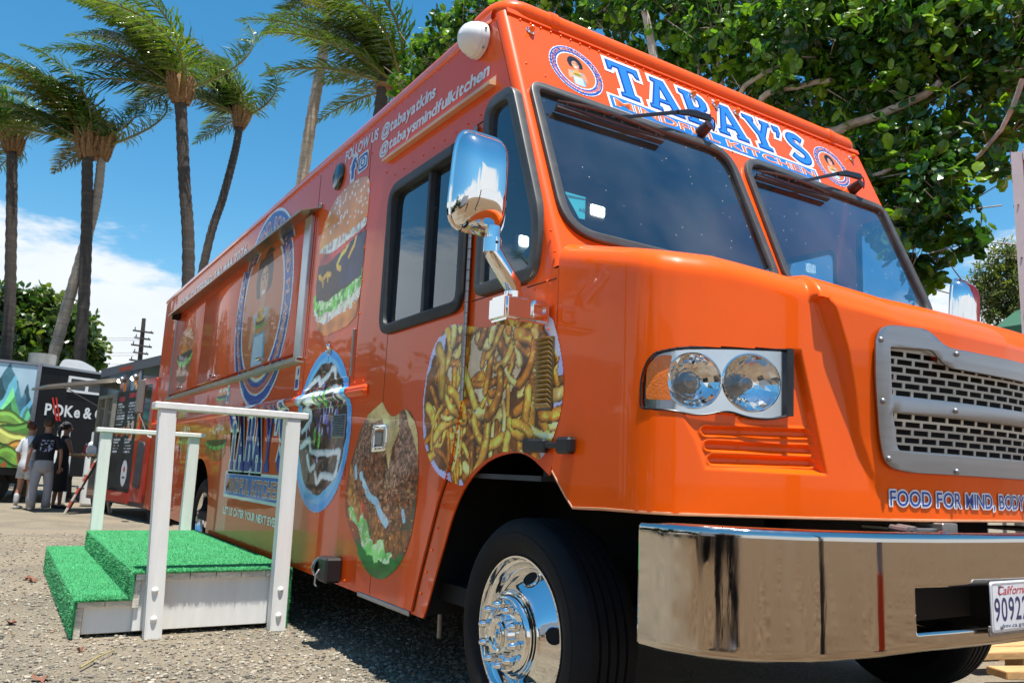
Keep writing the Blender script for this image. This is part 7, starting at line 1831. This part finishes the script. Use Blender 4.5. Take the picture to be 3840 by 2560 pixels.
for i, (p, q_, lab) in enumerate((((2.95, 2.37, .07), (5.2, 1.55, .07), 'long fresh timber plank nearest the bumper on the ground'), ((3.12, 2.60, .105), (5.5, 1.95, .105), 'fresh timber plank lying behind the nearest plank, slightly higher'), ((3.35, 2.84, .07), (5.8, 2.3, .07), 'farthest of the fresh timber planks under the truck nose'))):
    a, b = Vector(p), Vector(q_); d = b-a; t = thing('timber_plank', tuple((a+b)/2-Vector((0, 0, p[2]))), lab, 'plank', 'timber planks on the ground by the truck')
    MB().obox(Matrix.Translation((a+b)/2) @ Matrix.Rotation(math.atan2(d.y, d.x), 4, 'Z'), d.length, .14, .04, .004).build('board', PL, t)
    for u in (.15, .85):
        c = a.lerp(b, u); MB().obox(Matrix.Translation((c.x, c.y, (p[2]-.02)/2)) @ Matrix.Rotation(math.atan2(d.y, d.x), 4, 'Z'), .09, .12, p[2]-.021).build('bearer', PL, t)
# fallen leaves and scraps on the gravel
LF = mat('dry_leaf', (.20, .085, .05), .8, var=.4)
for i, (x, y, s, lab) in enumerate(((-1.384, 7.64, .05, 'curled red-brown leaf on gravel left of the steps, farther of two'), (-1.352, 7.502, .045, 'curled red-brown leaf on gravel left of the steps, nearer of two'), (-1.415, 4.269, .04, 'reddish leaf on gravel near the bottom edge'), (-1.50, 5.70, .04, 'orange leaf on gravel at the left edge'), (-1.209, 4.817, .022, 'small orange scrap on gravel in front of the steps'))):
    mb = MB(); mb.grid(lambda u, v: (x+(u-.5)*s*1.5*math.sin(PI*(.08+.84*v)**.8)+.3*s*math.sin(3*v+i), y+(v-.5)*s*1.7, .010+.012*abs(u-.5)*2+.010*math.sin(5*v+2*i+3*u)), 4, 5)
    o = mb.build('dry_leaf', LF, None); sset(o, label=lab, category='leaf', group='dry leaves on the gravel')
st_ = MB().tube([(-1.248, 4.387, .02), (-1.16, 4.55, .028), (-1.069, 4.71, .022)], [.006, .005, .003], 5).build('dry_stalk', mat('straw', (.30, .26, .10), .8), None); sset(st_, label='thin dry yellow-green stalk lying on gravel in front of steps', category='stalk')

# ------------------------------------------------------------------ across the lot: seen only as reflections
def behind():
    t = thing('white_trailer', (-9.0, -3.0, 0), 'plain white box trailer parked across the lot behind the camera', 'trailer')
    MB().bbox(-11.5, -7.2, -7.0, -1.0, .7, 3.3, .03).build('body', WHITE_P, t); MB().box(-11.2, -7.4, -6.6, -1.3, .45, .7).build('chassis', DARK, t)
    for y in (-3.2, -4.2):
        M = Matrix.Translation((-7.3, y, .36)); MB().lathe([(-.1, .18), (-.11, .32), (-.07, .36), (.07, .36), (.1, .3)], M, 24).build('wheel', TYRE_M, t)
    t = thing('added_reflection_truck', (-9.6, 18.0, 0), 'unseen white box truck across the lot, added for a white reflection in the cab side', 'truck')  # out of view, added to mirror a white streak in the side wall
    MB().bbox(-10.8, -8.5, 14.2, 22.5, .85, 3.7, .04).build('cargo_box', WHITE_P, t); MB().bbox(-10.6, -8.7, 12.0, 14.1, .6, 2.5, .15).build('cab', WHITE_P, t); MB().box(-10.5, -8.7, 12.2, 22.3, .45, .85).build('chassis', DARK, t)
    for y in (12.9, 20.6):
        M = Matrix.Translation((-8.65, y, .42)); MB().lathe([(-.1, .22), (-.11, .38), (-.07, .42), (.07, .42), (.1, .36)], M, 24).build('wheel', TYRE_M, t)
    t = thing('delineator_post', (1.42, .10, 0), 'grey topped orange traffic post standing before the bumper', 'traffic post')
    MB().tube([(1.42, .10, .02), (1.42, .10, .62)], .10, 20).build('post', mat('post_orange', (.75, .06, .01), .4), t); MB().tube([(1.42, .10, .621), (1.42, .10, .86)], .085, 20).build('sleeve', mat('post_grey', (.35, .33, .32), .5), t); MB().tube([(1.42, .10, 0), (1.42, .10, .05)], [.24, .20], 20).build('base', DARK, t)
    t = thing('street_pole', (.9, -.9, 0), 'thin brown pole standing in front of the truck nose', 'pole'); MB().tube([(.9, -.9, 0), (.9, -.9, 2.6)], .075, 12).build('shaft', mat('brown_pole', (.05, .038, .03), .6, var=.3), t)
    MB().box(.78, 1.02, -1.02, -.78, 0, .02).build('foot', DARK, t)
    palm((-9.5, 12.0, 0), [(-9.3, 12, 3.5), (-9.0, 12.0, 6.6)], .2, .14, 'palm across the lot, mirrored in the cab door window', 13, 2.8, 11)
    palm((-12.0, 20.0, 0), [(-12.1, 20, 3.5), (-12.4, 20.0, 6.2)], .2, .14, 'farther palm across the lot, mirrored in the serving doors', 13, 2.8, 12)
    TB = [(-6.0, 26, 3.2, 1.9), (-8.4, 27, 3.6, 2.2), (-4.6, 29, 4.6, 1.7), (-10.5, 25, 2.8, 2.0), (-7, 31, 4.8, 2.2)]
    leafy_tree('hedge_tree', 'green hedge row of the far side of the lot', (-7.0, 28, 0), TB, [], 1100, .25, G2, 31, trunk_r=.2, trunk_top=(-7.0, 28, 2.6))
behind()
for i, (x, y, h, lab) in enumerate(((-13, -6, 4.2, 'unseen dark tree added to darken reflections, behind the white box trailer'), (-15, 3, 5.2, 'tallest unseen dark tree added to darken reflections'), (-14, 10, 4.4, 'unseen dark tree added to darken reflections, left of the white box truck'), (-15, 26, 5.0, 'unseen dark tree added to darken reflections, beyond the white box truck'), (-12, 35, 5.5, 'unseen dark tree added to darken reflections, at the far end of the lot'))):
    leafy_tree('reflection_darkening_tree', lab, (x, y, 0), [(x, y, h*.55, 1.9), (x-.5, y+2.6, h*.5, 1.9), (x+.3, y-2.6, h*.5, 1.9), (x, y+.6, h*.82, 1.4), (x, y+4.4, h*.36, 1.4), (x, y-4.4, h*.36, 1.4)], [], 420, .42, [(.02, .05, .012), (.03, .07, .015), (.015, .04, .01)], 60+i, trunk_r=.22, trunk_top=(x, y, h*.5))  # trees added out of view to darken wall reflections and low sky light

person((-1.90, -.30, 0), -.56, 1.70, 'photographer in black clothes standing behind the camera, mirrored in the bumper', SK1, (((-.25, .10, 1.12), (-.10, .24, 1.30)), ((.25, .10, 1.12), (.10, .24, 1.30))),
       {'name': 'shirt', 'sleeve': .9, 'hem': .74, 'mat': (('black_cotton', (.012, .013, .016), .85), {})}, {'name': 'trousers', 'kind': 'trousers', 'hem': .04, 'mat': (('black_denim', (.010, .011, .014), .85), {'var': .1})}, {'kind': 'short', 'mat': ('hair_brown', (.06, .032, .016), .6)}, legs=((-.12, -.02), (.12, .02)))
for o in bpy.data.objects:
    if '_w' in o: del o['_w']
